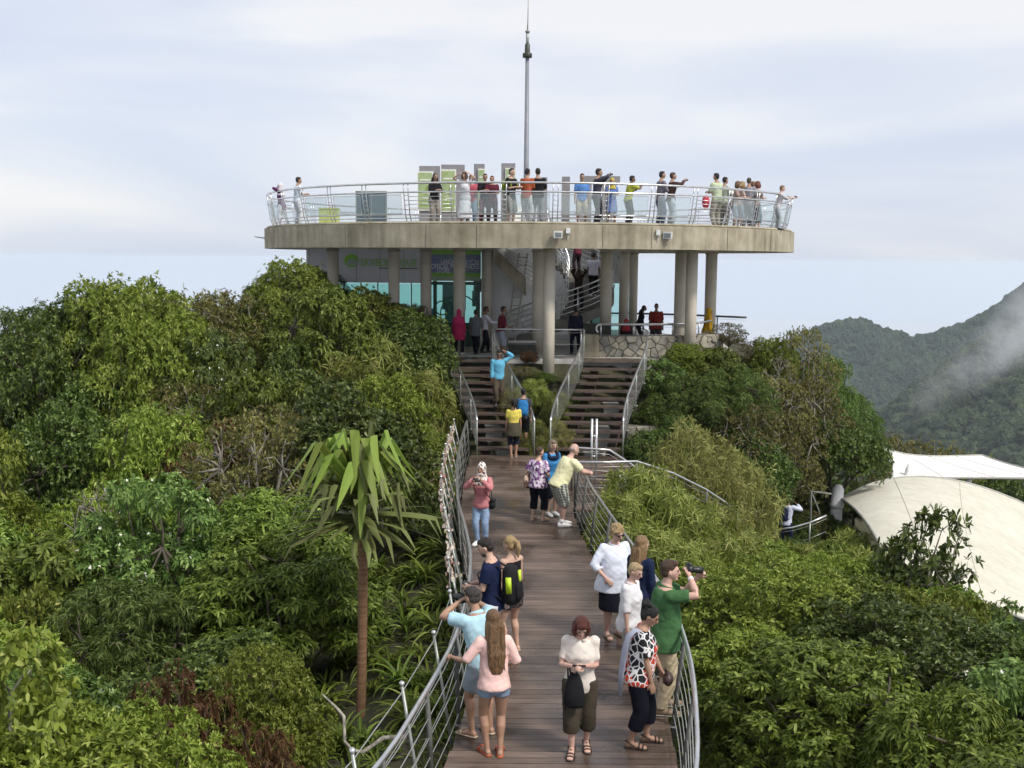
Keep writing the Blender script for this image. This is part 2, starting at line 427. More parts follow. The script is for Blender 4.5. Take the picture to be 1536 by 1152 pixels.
def far_leaf(name, a, b_):
    m, t, b = _bsdf(name)
    oi = t.nodes.new('ShaderNodeObjectInfo'); g = t.nodes.new('ShaderNodeNewGeometry')
    nz = t.nodes.new('ShaderNodeTexNoise'); nz.inputs['Scale'].default_value = 0.35; nz.inputs['Detail'].default_value = 3
    t.links.new(g.outputs['Position'], nz.inputs['Vector'])
    ad = t.nodes.new('ShaderNodeMath'); ad.operation = 'MULTIPLY_ADD'; ad.inputs[1].default_value = 0.75
    sub = t.nodes.new('ShaderNodeMath'); sub.operation = 'SUBTRACT'; sub.inputs[1].default_value = 0.35
    t.links.new(nz.outputs['Fac'], sub.inputs[0])
    t.links.new(oi.outputs['Random'], ad.inputs[0]); t.links.new(sub.outputs[0], ad.inputs[2])
    cr = t.nodes.new('ShaderNodeValToRGB'); cr.color_ramp.elements[0].color = (*a, 1); cr.color_ramp.elements[1].color = (*b_, 1)
    t.links.new(ad.outputs[0], cr.inputs[0]); t.links.new(cr.outputs[0], b.inputs['Base Color'])
    b.inputs['Roughness'].default_value = 0.8
    n3 = t.nodes.new('ShaderNodeTexNoise'); n3.inputs['Scale'].default_value = 1.2; n3.inputs['Detail'].default_value = 4
    t.links.new(g.outputs['Position'], n3.inputs['Vector'])
    bp = t.nodes.new('ShaderNodeBump'); bp.inputs['Strength'].default_value = 1.0; bp.inputs['Distance'].default_value = 1.2
    t.links.new(n3.outputs['Fac'], bp.inputs['Height']); t.links.new(bp.outputs[0], b.inputs['Normal'])
    return m
FAR1 = [(960, 640), (1060, 590), (1140, 540), (1190, 505), (1230, 487), (1262, 478), (1290, 476), (1330, 492), (1372, 500), (1410, 496), (1440, 486), (1480, 468), (1510, 448), (1536, 424), (1600, 404), (1680, 402), (1780, 420), (1900, 480)]
NEAR1 = [(1180, 900), (1260, 730), (1310, 655), (1350, 602), (1390, 572), (1430, 540), (1465, 512), (1500, 494), (1536, 487), (1580, 478), (1640, 470), (1720, 480), (1850, 560)]
hill('far_hill', FAR1, 1650, 500, 620, 0.42, 1.6, 3, 7.5, 0.014, far_leaf('far_wood_leaf', (0.012, 0.026, 0.013), (0.048, 0.074, 0.03)), 'hazy wooded ridge rising beyond the nearer green spur')
hill('near_spur', NEAR1, 900, 260, 560, 0.16, 3.2, 8, 5.2, 0.024, far_leaf('spur_wood_leaf', (0.012, 0.026, 0.010), (0.066, 0.092, 0.03)), 'green wooded spur in front of the hazy far ridge')
# ================================================================ WALKWAY
def cable_rail(name, label, base, h, lean=None, n_cab=6, post_every=1.5, hand_r=0.03, hm=steel, pm=dark_steel, cm=wire, post_r=0.028, cab_r=0.006, posts=None, cat='railing', group=None, hand=True, z_low=0.12):
    """base: polyline of points along the foot; lean(i) -> outward vector added at full height"""
    base = [Vector(b) for b in base]
    tops = [b + Vector((0, 0, h)) + (Vector(lean(b)) if lean else Vector()) for b in base]
    root = empty(name, base[0], 0, label, cat, group)
    off = base[0]
    def bl(mb, nm, m): return mb.build(nm, m, root, True)
    L = lambda p: p - off
    if hand: bl(MB().tube([L(t) for t in tops], hand_r, 10), 'handrail', hm)
    for k in range(n_cab):
        f = z_low + (0.9 - z_low) * k / max(1, n_cab - 1)
        bl(MB().tube([L(b + (t - b) * f) for b, t in zip(base, tops)], cab_r, 5), 'cable', cm)
    acc = 0; last = None
    idx = posts
    if idx is None:
        idx = [0]; acc = 0
        for i in range(1, len(base)):
            acc += (base[i] - base[i - 1]).length
            if acc >= post_every: idx.append(i); acc = 0
    for i in idx:
        b, t = L(base[i]), L(tops[i])
        mb = MB().tube([b + Vector((0, 0, -0.25)), b + (t - b) * 0.5, t], [post_r, post_r, post_r * .9], 8)
        mb.box(b + Vector((0, 0, -0.02)), (0.1, 0.1, 0.02))
        bl(mb, 'post', pm)
    return root

YS = np.arange(6.0, 30.75, 0.15)
wk = MB()
yy = np.arange(6.0, 30.8, 0.5)
def wk_right(y): return ER(y) if y < 24.0 else (2.62 if y < 26.2 else 3.12)
for e_, s_ in ((EL, 1), (ER, -1)):
    ps = [(e_(y), y) for y in yy]
    for (xa, ya), (xb, yb) in zip(ps[:-1], ps[1:]):
        wk.hexa([(xa, ya, -.32), (xa + .07 * s_, ya, -.32), (xb + .07 * s_, yb, -.32), (xb, yb, -.32), (xa, ya, -.045), (xa + .07 * s_, ya, -.045), (xb + .07 * s_, yb, -.045), (xb, yb, -.045)][::1])
for y in np.arange(7, 30, 2.4):
    wk.box(((EL(y) + ER(y)) / 2, y, -.2), (ER(y) - EL(y) - .2, .09, .2))
    for e_, s_ in ((EL, 1), (ER, -1)):
        g_ = gz(e_(y), y); wk.box((e_(y) + s_ * .25, y, (g_ - .5 - .3) / 2), (.14, .14, abs(-.3 - (g_ - .5))))
wk.box((2.6, 25.1, -.18), (.1, 2.2, .26)); wk.box((3.08, 28.5, -.18), (.1, 4.4, .26)); wk.box((1.9, 24.06, -.18), (1.3, .1, .26))
for x, y in ((2.4, 24.2), (3.0, 26.6), (3.0, 30)):
    g_ = gz(x, y); wk.box((x, y, (g_ - .5 - .3) / 2), (.14, .14, abs(-.3 - g_ + .5)))
walkway = tag(wk.build('walkway', dark_steel), kind='structure')
for y in YS:
    a, b = y + .004, y + .146; ym = y + .07
    j = random.uniform(-.002, .002)
    jl, jr = random.uniform(-.012, .012), random.uniform(-.012, .012)
    ra, rb = (ER(a), ER(b)) if y < 24 else (wk_right(y), wk_right(y))
    MB().hexa([(EL(a) - .06 + jl, a, -.042), (ra + .06 + jr, a, -.042), (rb + .06 + jr, b, -.042), (EL(b) - .06 + jl, b, -.042),
               (EL(a) - .06 + jl, a, j), (ra + .06 + jr, a, j), (rb + .06 + jr, b, j), (EL(b) - .06 + jl, b, j)]).build('plank', wet_wood, walkway)

rl = np.arange(6.2, 30.6, 0.4)
cable_rail('walkway_railing', 'steel handrail with thin cables along the walkway edge where the padlocks hang', [(EL(y) - .08, y, 0) for y in rl], 1.06, lambda b: (-.06, 0, 0), 5, 1.55, .026)
rr = np.arange(6.2, 23.9, 0.4)
cable_rail('walkway_railing', 'curved steel handrail with cables along the bamboo side of the walkway', [(ER(y) + .08, y, 0) for y in rr], 1.06, lambda b: (.13, 0, 0), 7, 1.55, .026)
# outer fence of leaning posts with ball caps
oy = [7.4, 9.2, 10.75, 12.3, 13.9, 15.5, 17.1, 18.7, 20.2, 21.5, 22.8, 24.1, 25.4, 26.7, 28, 29.4]
of = empty('outer_cable_fence', (EL(8) - .1, 8, -.3), 0, 'fence of outward leaning ball-topped posts strung with wires outside the handrail', 'fence')
ofo = Vector(of.location)
ob_, ot_ = [], []
for y in oy:
    b = Vector((EL(y) - .10, y, -.30)); t = Vector((EL(y) - (.34 if y < 14 else .46), y + .05, 1.18)); ob_.append(b); ot_.append(t)
    p = MB().tube([b - ofo, t - ofo], [.02, .017], 7).build('post', steel_dull, of, True)
    MB().ell(t - ofo + Vector((0, 0, .02)), (.032, .032, .032), nu=10, nv=6).build('ball_cap', steel, p, True)
for f in (.45, .7, .96):
    MB().tube([b + (t - b) * f - ofo for b, t in zip(ob_, ot_)], .006, 5).build('cable', wire, of, True)

# love locks hanging on the outer wires
lk = MB(); 
lockm = leaf_mat('padlock_mix', (0.30, 0.08, 0.06), (0.80, 0.74, 0.66), (0.45, 0.33, 0.1), rough=0.35, trans=0.0, spec=0.6)
random.seed(3)
for k in range(560):
    s = random.random() ** 0.85 * 14.8 + 14.4
    f = 0.96 if random.random() < .72 else random.choice((.7, .45, .7))
    i = max(0, min(len(oy) - 2, int(np.searchsorted(oy, s)) - 1)); u = (s - oy[i]) / (oy[i + 1] - oy[i])
    b = ob_[i].lerp(ob_[i + 1], u); t = ot_[i].lerp(ot_[i + 1], u); p = b + (t - b) * f
    dens = .5 + .5 * math.sin(s * 2.1) * math.sin(s * .9 + 1)
    if random.random() > .35 + .65 * dens: continue
    p = p + Vector((random.uniform(-.05, .05), 0, -.05 - random.uniform(0, .16) * (dens if f > .9 else .4)))
    w = random.uniform(.026, .05); hgt = w * random.uniform(.9, 1.2)
    M = Euler((random.uniform(-.3, .3), random.uniform(-.4, .4), random.uniform(0, 3.1))).to_matrix()
    lk.box(p, (w, w * .45, hgt), M=M)
    sh = [p + M @ Vector((w * .32 * math.cos(a), 0, hgt * .5 + w * .55 * math.sin(a))) for a in (0, .8, 1.57, 2.35, 3.14)]
    lk.tube(sh, w * .08, 4)
tag(lk.build('padlocks', lockm), 'hundreds of small red and white padlocks hung along the outer wires', 'padlocks', kind='stuff')

# ---- side path leaving the platform
nr = [Vector((1.42, 24.0, 1.06)), Vector((2.1, 24.05, 1.06)), P(955, 692, 24.3), P(1010, 710, 24.9), P(1060, 735, 25.6), P(1090, 755, 26.2), P(1106, 774, 26.8)]
cable_rail('side_path_railing', 'straight rail where the man in yellow leans, dropping towards the bamboo', [p - Vector((0, 0, 1.06)) for p in nr], 1.06, None, 5, 1.2, .026)
fr = [Vector((1.45, 25.95, 1.06)), P(914, 675, 26.0), P(960, 705, 26.4), P(985, 722, 26.9)]
cable_rail('side_path_railing', 'short rail with cables crossing behind the leaning man in yellow', [p - Vector((0, 0, 1.06)) for p in fr], 1.06, None, 5, 1.0, .026)
ss = empty('side_stairs', (2.7, 25.1, 0), 0, 'wooden steps dropping from the side platform into the bamboo', 'stairs')
for i in range(11):
    MB().box((.16 + i * .28, .05 + i * .12, -.17 * (i + 1) + .0), (.3, 1.6, .045), rz=.2).build('tread', stair_wood, ss)
gp = MB(); gp.tube([(0, 0, -.1), (0, 0, 1.72)], .03, 8); gp.tube([(.11, 0, -.1), (.11, 0, 1.72)], .03, 8)
for z in (.3, .8, 1.3): gp.box((.055, 0, z), (.12, .02, .05))
gpo = gp.build('gate_post', steel, None, True); gpo.location = (P(888, 640, 26.2).x, 26.2, 0); tag(gpo, 'tall double steel post standing at the head of the side steps', 'post')
bx_ = MB().box((0, 0, .0), (.34, .25, .36)).build('cable_box', mat('grey_box', (.33, .34, .33), rough=.6)); bx_.location = P(937, 724, 25.5); tag(bx_, 'small grey metal box fixed to the side path rail', 'box')

# ================================================================ STAIRS
def ease(t): return t * t * (3 - 2 * t)
def stair(name, label, xb, xt, wb, wt, yb=30.7, yt=36.3, n=12, top=2.2, nwire=7):
    root = empty(name, (xb, yb, 0), 0, label, 'stairs')
    off = Vector(root.location); L = lambda p: Vector(p) - off
    cxs = lambda f: xb + (xt - xb) * ease(f) * .6 + (xt - xb) * f * .4
    ws = lambda f: wb + (wt - wb) * f
    dz = top / n; dy = (yt - yb) / n
    for i in range(1, n):
        f = (i - .5) / n; yc = yb + (i - .35) * dy
        MB().box(L((cxs(f), yc, i * dz - .03)), (ws(f) + random.uniform(-.03, .03), .37, .06), rz=-.03 + random.uniform(-.012, .012)).build('tread', stair_wood, root)
    for q in (-.33, .33):
        mb = MB()
        for k in range(n):
            f0, f1 = k / n, (k + 1) / n
            pa = Vector((cxs(f0) + q * ws(f0), yb + k * dy, k * dz - .16)); pb = Vector((cxs(f1) + q * ws(f1), yb + (k + 1) * dy, (k + 1) * dz - .16))
            w = Vector((.12, 0, 0)); h = Vector((0, 0, .22))
            mb.hexa([L(pa - w - h), L(pa + w - h), L(pb + w - h), L(pb - w - h), L(pa - w), L(pa + w), L(pb + w), L(pb - w)])
        mb.build('stringer', stair_wood, root)
    for i in (2, 5, 8):
        f = i / n; y = yb + i * dy; x = cxs(f); g_ = gz(x, y) - .3
        MB().box(L((x + .1, y + .25, (i * dz - .45 + g_) / 2)), (.5, .4, abs(i * dz - .45 - g_)), rz=.1).build('plinth', conc_grey, root)
    rails = []
    for s, nm in ((-1, 'left'), (1, 'right')):
        pts = []
        for k in range(0, 2 * n + 1):
            f = k / (2 * n)
            pts.append((cxs(f) + s * (ws(f) / 2 + .05), yb + f * (yt - yb), f * top))
        rails.append(pts)
    return root, rails
stA, rA = stair('staircase', 'dark wooden open stairs with people climbing up to the shop', -.17, -1.42, 1.52, 1.42)
stB, rB = stair('staircase', 'empty dark wooden open stairs rising beside the stone wall', 2.12, 3.42, 1.95, 2.0)
for pts, lab in ((rA[0], 'curved cable rail on the shrub side of the stairs people are climbing'), (rA[1], 'curved cable rail of the climbed stairs beside the planted bank'),
                 (rB[0], 'curved cable rail of the empty stairs beside the planted bank'), (rB[1], 'curved cable rail of the empty stairs beside the stone wall')):
    ext = [Vector(pts[-1]) + Vector((0, .35, 0)), Vector(pts[-1]) + Vector((0, .9, 0))]
    cable_rail('stair_railing', lab, [Vector(p) for p in pts] + ext, 1.0, None, 8, 1.3, .03, hm=steel, pm=steel_dull, post_r=.022)

# ================================================================ TERRACE UNDER THE DECK
TZ = 2.2
poly = [(-3.3, 36.45), (4.62, 36.45), (4.62, 38.2), (5.6, 38.45), (6.7, 39.0), (8.2, 40.6), (8.7, 46), (6, 53), (-6, 53), (-8.4, 46), (-8.1, 40.5), (-3.5, 38.2)]
tb = MB(); n = len(poly); tb.add([(x, y, TZ - 2.2) for x, y in poly] + [(x, y, TZ) for x, y in poly], [tuple(range(n))[::-1], tuple(range(n, 2 * n))] + [(i, (i + 1) % n, n + (i + 1) % n, n + i) for i in range(n)])
tag(tb.build('terrace', conc_grey), kind='structure')
for (x0, x1, lb) in ((-2.25, -.62, 'wooden landing at the head of the climbed stairs'), (2.35, 4.5, 'wooden landing at the head of the empty stairs')):
    ld = empty('stair_landing', (x0, 36.2, TZ), 0, lb, 'landing')
    for k in range(8):
        MB().box(((x1 - x0) / 2, .02 + k * .15 - .08, .004 - .02 + random.uniform(0, .003)), (x1 - x0, .143, .05)).build('plank', wet_wood, ld)
MB_ = MB()
cable_rail('terrace_railing', 'level steel rail on the terrace edge between the two stairs', [(-.6, 36.75, TZ), (.4, 36.75, TZ), (1.3, 36.75, TZ), (2.3, 36.75, TZ)], 1.0, None, 3, 1.2, .028, pm=steel, posts=[0, 2, 3])
cable_rail('terrace_railing', 'short steel rail on the terrace edge by the shop corner', [(-2.6, 38.4, TZ), (-2.5, 37.6, TZ), (-2.3, 36.9, TZ), (-2.22, 36.6, TZ)], 1.0, None, 2, .7, .028, pm=steel)
# long rail on the stone wall
wl = [(3.05, 37.95, 2.9), (4.2, 38.05, 2.9), (5.6, 38.42, 2.9), (6.6, 38.95, 2.92), (7.1, 39.4, 2.98)]
cable_rail('wall_railing', 'steel rail with curled end running along the top of the stone wall', wl, .42, None, 2, 1.1, .036, pm=steel)
cr_ = MB(); c0 = Vector((3.05, 37.95, 3.32)); cr_.tube([c0 + Vector((-.16 * math.sin(a), 0, -.16 + .16 * math.cos(a))) for a in np.linspace(0, 2.6, 9)], .036, 10)
wrail = [o for o in COL.objects if o.name.startswith('wall_railing')][0]
o_ = cr_.build('handrail_curl', steel, wrail, True); o_.location = -Vector(wrail.location)
cable_rail('terrace_railing', 'dark far-side terrace rail against the sky behind the man in the red shirt', [(3.6, 46.5, TZ), (5.5, 46.3, TZ), (7.2, 45.6, TZ), (8.3, 44.6, TZ), (9.3, 43.8, TZ)], 1.1, None, 3, 1.3, .04, hm=dark_steel, pm=dark_steel)

# ---- stone retaining wall, every stone its own piece
stonem = mat('rubble_stone', (0.24, 0.22, 0.18), rough=0.9, scale=3.5, col2=(0.40, 0.37, 0.31), bump=0.5, bscale=9)
mortar = mat('dark_mortar', (0.15, 0.138, 0.11), rough=0.95, scale=5, bump=.4)
def stone_mat_var(k):
    c = [(0.24, 0.22, 0.18), (0.30, 0.275, 0.225), (0.21, 0.20, 0.175), (0.33, 0.30, 0.235)][k]
    return mat('rubble_stone_%d' % k, c, rough=0.9, scale=4, var=.3, bump=0.5, bscale=9)
SM = [stone_mat_var(k) for k in range(4)]
def clip_poly(poly, a, nrm):
    o = []
    for i in range(len(poly)):
        p, q = poly[i], poly[(i + 1) % len(poly)]
        dp, dq = (p - a).dot(nrm), (q - a).dot(nrm)
        if dp <= 0: o.append(p)
        if dp * dq < 0: o.append(p + (q - p) * (dp / (dp - dq)))
    return o
def stone_wall(name, label, path, zb, zt, size, seed, thick=.5, tt=None):
    path = [Vector((x, y, 0)) for x, y in path]
    root = empty(name, (path[0].x, path[0].y, zb), 0, label, 'stone wall'); off = Vector(root.location)
    core = MB()
    lens = [0]
    for a, b in zip(path[:-1], path[1:]): lens.append(lens[-1] + (b - a).length)
    def at(s):
        for i in range(len(path) - 1):
            if s <= lens[i + 1] or i == len(path) - 2:
                u = (s - lens[i]) / (lens[i + 1] - lens[i]); t = (path[i + 1] - path[i]).normalized()
                return path[i].lerp(path[i + 1], u), Vector((t.y, -t.x, 0))
    S = np.linspace(0, lens[-1], 14)
    for s0, s1 in zip(S[:-1], S[1:]):
        (p, n1), (q, n2) = at(s0), at(s1)
        z = lambda v, h: v + Vector((0, 0, h)) - off
        core.hexa([z(p, zb), z(q, zb), z(q - n2 * thick, zb), z(p - n1 * thick, zb), z(p, zt), z(q, zt), z(q - n2 * thick, zt), z(p - n1 * thick, zt)])
    core.build('mortar_core', mortar, root)
    rg = random.Random(seed); pts = []
    ns = max(1, int(lens[-1] / size)); nz_ = max(1, int((zt - zb) / (size * .75)))
    for i in range(-1, ns + 2):
        for j in range(-1, nz_ + 2):
            pts.append(Vector(((i + .5 + rg.uniform(-.42, .42) + .5 * (j % 2)) * lens[-1] / ns, (j + .5 + rg.uniform(-.4, .4)) * (zt - zb) / nz_)))
    H = zt - zb
    for i, p in enumerate(pts):
        if not (-size < p.x < lens[-1] + size and -size < p.y < H + size): continue
        cell = [Vector((0, 0)), Vector((lens[-1], 0)), Vector((lens[-1], H)), Vector((0, H))]
        for j, q in enumerate(pts):
            if i == j or (q - p).length > size * 3.2: continue
            d = (q - p); cell = clip_poly(cell, p + d * .5 - d.normalized() * .008, d.normalized())
            if len(cell) < 3: break
        if len(cell) < 3: continue
        c = sum(cell, Vector((0, 0))) / len(cell)
        if max((v - c).length for v in cell) < .05: continue
        proud = rg.uniform(.03, .10); vs = []; m_ = len(cell)
        for lev, sc in ((-.02, 1.0), (proud * .7, .985), (proud, .88)):
            for v in cell:
                w = c + (v - c) * sc; pt, nr_ = at(min(max(w.x, 0), lens[-1]))
                vs.append(pt + nr_ * (lev + rg.uniform(-.008, .008)) + Vector((0, 0, zb + w.y)) - off)
        fs = []
        for l in (0, 1):
            for k in range(m_): fs.append((l * m_ + k, l * m_ + (k + 1) % m_, (l + 1) * m_ + (k + 1) % m_, (l + 1) * m_ + k))
        fs.append(tuple(2 * m_ + k for k in range(m_)))
        MB().add(vs, fs).build('stone', SM[rg.randrange(4)], root)
    return root
stone_wall('stone_wall', 'pale rubble stone wall holding the terrace beside the empty stairs', [(2.95, 37.75), (4.2, 37.85), (5.6, 38.2), (6.7, 38.75), (7.6, 39.8)], -.2, 2.92, .30, 5)
stone_wall('stone_wall', 'low dark rubble wall half hidden under shrubs below the stairs', [(3.5, 33.3), (4.6, 33.6), (5.7, 34.1)], -1.5, .45, .36, 9)
pil = MB().box((2.72, 37.85, 2.35), (.5, .5, 1.25)); tag(pil.build('terrace_pier', conc), 'stout concrete pier closing the end of the stone wall', 'pier')

# ================================================================ COLUMNS AND DECK
CX, CY, DR, ZB, ZT = 0.62, 45.0, 10.45, 5.87, 6.62
cols = [(500, 40.5, .21, 'dim column in front of the grey fascia beside its outer corner'), (591, 39.6, .20, 'column hiding the middle of the green shop name'),
        (639, 40.0, .20, 'column between the shop name and the merchandise sign'), (689, 39.3, .21, 'column standing across the merchandise store sign'),
        (731, 41.2, .19, 'pale column against the white curved wall'), (807, 38.6, .20, 'slightly farther one of the column pair in front of the spiral stairs'),
        (824, 35.9, .19, 'nearer one of the column pair in front of the spiral stairs'), (909, 40.2, .21, 'column right beside the man in the white shirt on the stairs'),
        (936, 43.0, .19, 'column in front of the pictured wall panel'), (950, 44.5, .17, 'column at the open edge of the pictured wall panel'),
        (1020, 38.9, .20, 'darker left one of the paired columns rising behind the bushes'), (1037, 38.0, .20, 'brighter right one of the paired columns rising behind the bushes'), (1066, 42.0, .22, 'lone outermost column beside the yellow dress')]
for px, Y, r, lb in cols:
    x = P(px, 440, Y).x
    zb_ = TZ if math.hypot(x, 0) < 8 else TZ
    low = TZ - .02
    if Y < 36.4: low = .9
    if 1010 < px < 1050: low = gz(x, Y) - .4
    rt = empty('column', (x, Y, low), 0, 'beige round ' + lb, 'column', 'columns carrying the round deck')
    MB().tube([(0, 0, 0), (0, 0, (ZB - low) * .5), (0, 0, ZB - low + .02)], r, 24).build('shaft', col_paint, rt, True)
    MB().tube([(0, 0, 0), (0, 0, .09)], r * 1.18, 24).build('base_collar', conc, rt, True)
    MB().tube([(0, 0, ZB - low - .10), (0, 0, ZB - low - .002)], r * 1.14, 24).build('top_collar', conc, rt, True)

dk = MB(); nA = 120; rs_ = [0.5, 2, 4, 6, 8, DR - .35, DR]
HX, HY = 1.6, 43.4     # stairwell opening
def hole(x, y): return (x - HX) ** 2 + (y - HY) ** 2 < 2.3 ** 2
for zz, fl in ((ZT - .0, 0), (ZB, 1)):
    k = len(dk.v)
    for r in rs_:
        for j in range(nA):
            a = 2 * math.pi * j / nA; dk.v.append((CX + r * math.cos(a), CY + r * math.sin(a), zz if r > 9.9 else (zz if fl == 0 else ZB + .35)))
    for i in range(len(rs_) - 1):
        for j in range(nA):
            j2 = (j + 1) % nA
            q = (k + i * nA + j, k + (i + 1) * nA + j, k + (i + 1) * nA + j2, k + i * nA + j2)
            c = sum((Vector(dk.v[v]) for v in q), Vector()) / 4
            if hole(c.x, c.y): continue
            dk.f.append(q if fl == 0 else q[::-1])
kt = (len(rs_) - 1) * nA; kb = len(rs_) * nA + kt
for j in range(nA):
    j2 = (j + 1) % nA; dk.f.append((kb + j, kb + j2, kt + j2, kt + j))
deck = empty('round_deck', (0, 0, 0), 0, 'round raised concrete viewing deck on columns with stained edge', 'viewing deck')
deck.location = (CX, CY, ZB)
def dadd(mb, nm, m, par=None, smooth=False):
    mb.v = [(x - CX, y - CY, z - ZB) for x, y, z in mb.v]; return mb.build(nm, m, par or deck, smooth)
dadd(dk, 'slab', conc)
sfm = mat('bounce_soffit', (.80, .78, .72), rough=.8, var=.08, scale=.6)
sf_ = MB()
for r in (.6, 3, 5, 7, 9.75):
    for j in range(48): sf_.v.append((CX + r * math.cos(j * math.pi / 24), CY + r * math.sin(j * math.pi / 24), ZB + .33))
for i in range(4):
    for j in range(48):
        q = (i * 48 + j, i * 48 + (j + 1) % 48, (i + 1) * 48 + (j + 1) % 48, (i + 1) * 48 + j)
        c = sum((Vector(sf_.v[v]) for v in q), Vector()) / 4
        if not hole(c.x, c.y): sf_.f.append(q)
dadd(sf_, 'soffit', sfm)  # pale disc added below the slab to bounce light under the deck
kb_ = MB(); kb_.tube([(CX + (DR - .12) * math.cos(a), CY + (DR - .12) * math.sin(a), ZT + .03) for a in np.linspace(0, 2 * math.pi, nA, endpoint=False)], .05, 4, closed=True); dadd(kb_, 'kerb', conc)
for a in (-1.74, -1.36, -1.9, -1.2, -2.2, -.9, -.64):   # vertical pour joints, proud of the face
    x, y = CX + (DR + .004) * math.cos(a), CY + (DR + .004) * math.sin(a)
    dadd(MB().box((x, y, (ZT + ZB) / 2), (.012, .012, ZT - ZB - .05), rz=a), 'joint_strip', mat('joint_dark', (.12, .11, .09), rough=.9))

# ---- deck railing
dr = empty('deck_railing', (CX, CY, ZT), 0, 'stainless railing with glass panes ringing the round deck', 'railing')
NP = 40; glass = glass_mat('clear_rail_glass', (0.66, 0.72, 0.72), .17)
def rp(a, r, z): return Vector((r * math.cos(a), r * math.sin(a), z))
DR0 = DR; DR = DR0 - .24
prof = [(DR - .14, .0), (DR - .10, .12), (DR - .02, .30), (DR + .10, .98), (DR + .12, 1.27)]
for (r, z, tk) in ((DR + .12, 1.28, .034), (DR + .10, 1.0, .026), (DR - .03, .30, .018), (DR - .09, .19, .018), (DR - .18, .08, .018)):
    MB().tube([rp(a, r, z) for a in np.linspace(0, 2 * math.pi, 160, endpoint=False)], tk, 8, closed=True).build('rail', steel, dr, True)
da = 2 * math.pi / NP; aoff = -math.pi / 2 + da * .43
pm_ = None
for k in range(NP):
    a = aoff + k * da
    mbp = MB()
    for s in (-1, 1):
        aa = s * .0078
        mbp.tube([rp(aa, r, z) for r, z in prof], .019, 6)
    for z, r in ((.45, DR), (.6, DR + .03), (.75, DR + .06), (.9, DR + .085)):
        mbp.tube([rp(-.0078, r, z), rp(.0078, r, z)], .012, 5)
    if pm_ is None: pm_ = mbp.mesh('rail_post', True)
    o = link('post', pm_, steel, dr); o.rotation_euler.z = a
openset = {3, 9, 13, 16, 19}
gp_ = MB(); fr_ = MB(); br_ = MB()
a0, a1 = .018, da - .018
gp_.add([rp(a0, DR + .005, .34), rp(a1, DR + .005, .34), rp(a1, DR + .095, .92), rp(a0, DR + .095, .92), rp(a0, DR - .005, .34), rp(a1, DR - .005, .34), rp(a1, DR + .085, .92), rp(a0, DR + .085, .92)],
        [(0, 1, 2, 3), (7, 6, 5, 4), (0, 4, 5, 1), (3, 2, 6, 7), (1, 5, 6, 2), (0, 3, 7, 4)])
fr_.tube([rp(a0, DR, .33), rp(a1, DR, .33), rp(a1, DR + .09, .93), rp(a0, DR + .09, .93)], .014, 5, closed=True)
mg, mf = gp_.mesh('rail_pane'), fr_.mesh('pane_frame')
bars = MB()
for z in (.5, .62, .74, .86): bars.tube([rp(a0 - .01, DR + .13 * (z - .3), z), rp(a1 + .01, DR + .13 * (z - .3), z)], .011, 5)
mbar = bars.mesh('rail_bars', True)
for k in range(NP):
    a = aoff + k * da
    if k % 40 in openset or k in (37, 33):
        o = link('cross_bars', mbar, steel, dr); o.rotation_euler.z = a
    else:
        o = link('pane', mg, glass, dr); o.rotation_euler.z = a
        f_ = link('frame', mf, steel, o)

DR = DR0
# ---- floodlights and boxes on the slab edge, aerial on the far side
bezel = mat('floodlight_case', (.62, .62, .60), rough=.5); lens_m = mat('floodlight_lens', (.16, .17, .17), rough=.15)
def edge_at(px, py):
    d = ray(px, py); d = Vector(d)
    o = Vector((-CX, -CY)); dx, dy_ = d.x, d.y
    A = dx * dx + dy_ * dy_; B = 2 * (o.x * dx + o.y * dy_); C = o.x ** 2 + o.y ** 2 - (DR + .01) ** 2
    t = (-B - math.sqrt(max(0, B * B - 4 * A * C))) / (2 * A); return Vector((dx * t, dy_ * t, CZ + d.z * t))
for px, py, rz, lb in ((836, 352, .1, 'square floodlight below the railing facing straight out'), (1003, 353, -.35, 'square floodlight turned aside on the deck edge')):
    p = edge_at(px, py); fl = empty('floodlight', p, rz, lb, 'floodlight')
    MB().box((0, -.14, 0), (.27, .12, .22)).build('case', bezel, fl); MB().box((0, -.205, -.01), (.20, .012, .14)).build('lens', lens_m, fl)
    MB().tube([(0, .02, -.12), (0, -.12, -.13)], .02, 6).build('bracket', steel_dull, fl)
for px, py, lb in ((852, 346, 'little beige junction box beside the straight floodlight'), (987, 349, 'little beige junction box beside the turned floodlight')):
    p = edge_at(px, py); jb = MB().box((0, -.05, 0), (.13, .12, .17)).tube([(0, -.03, -.08), (0, -.03, -.28)], .012, 6).build('junction_box', bezel); jb.location = p; tag(jb, lb, 'box')
p = P(397, 357, 43.2); an = MB().tube([(0.4, 0, -.05), (-.25, 0, .05)], .018, 6)
for i in range(5): an.tube([(-.2 + i * .08, -.12, .05 - i * .008), (-.2 + i * .08, .12, .05 - i * .008)], .008, 5)
an = an.build('aerial', steel_dull, None); an.location = p - Vector((.15, 0, 0)); tag(an, 'small ribbed aerial sticking out from the slab edge', 'aerial')

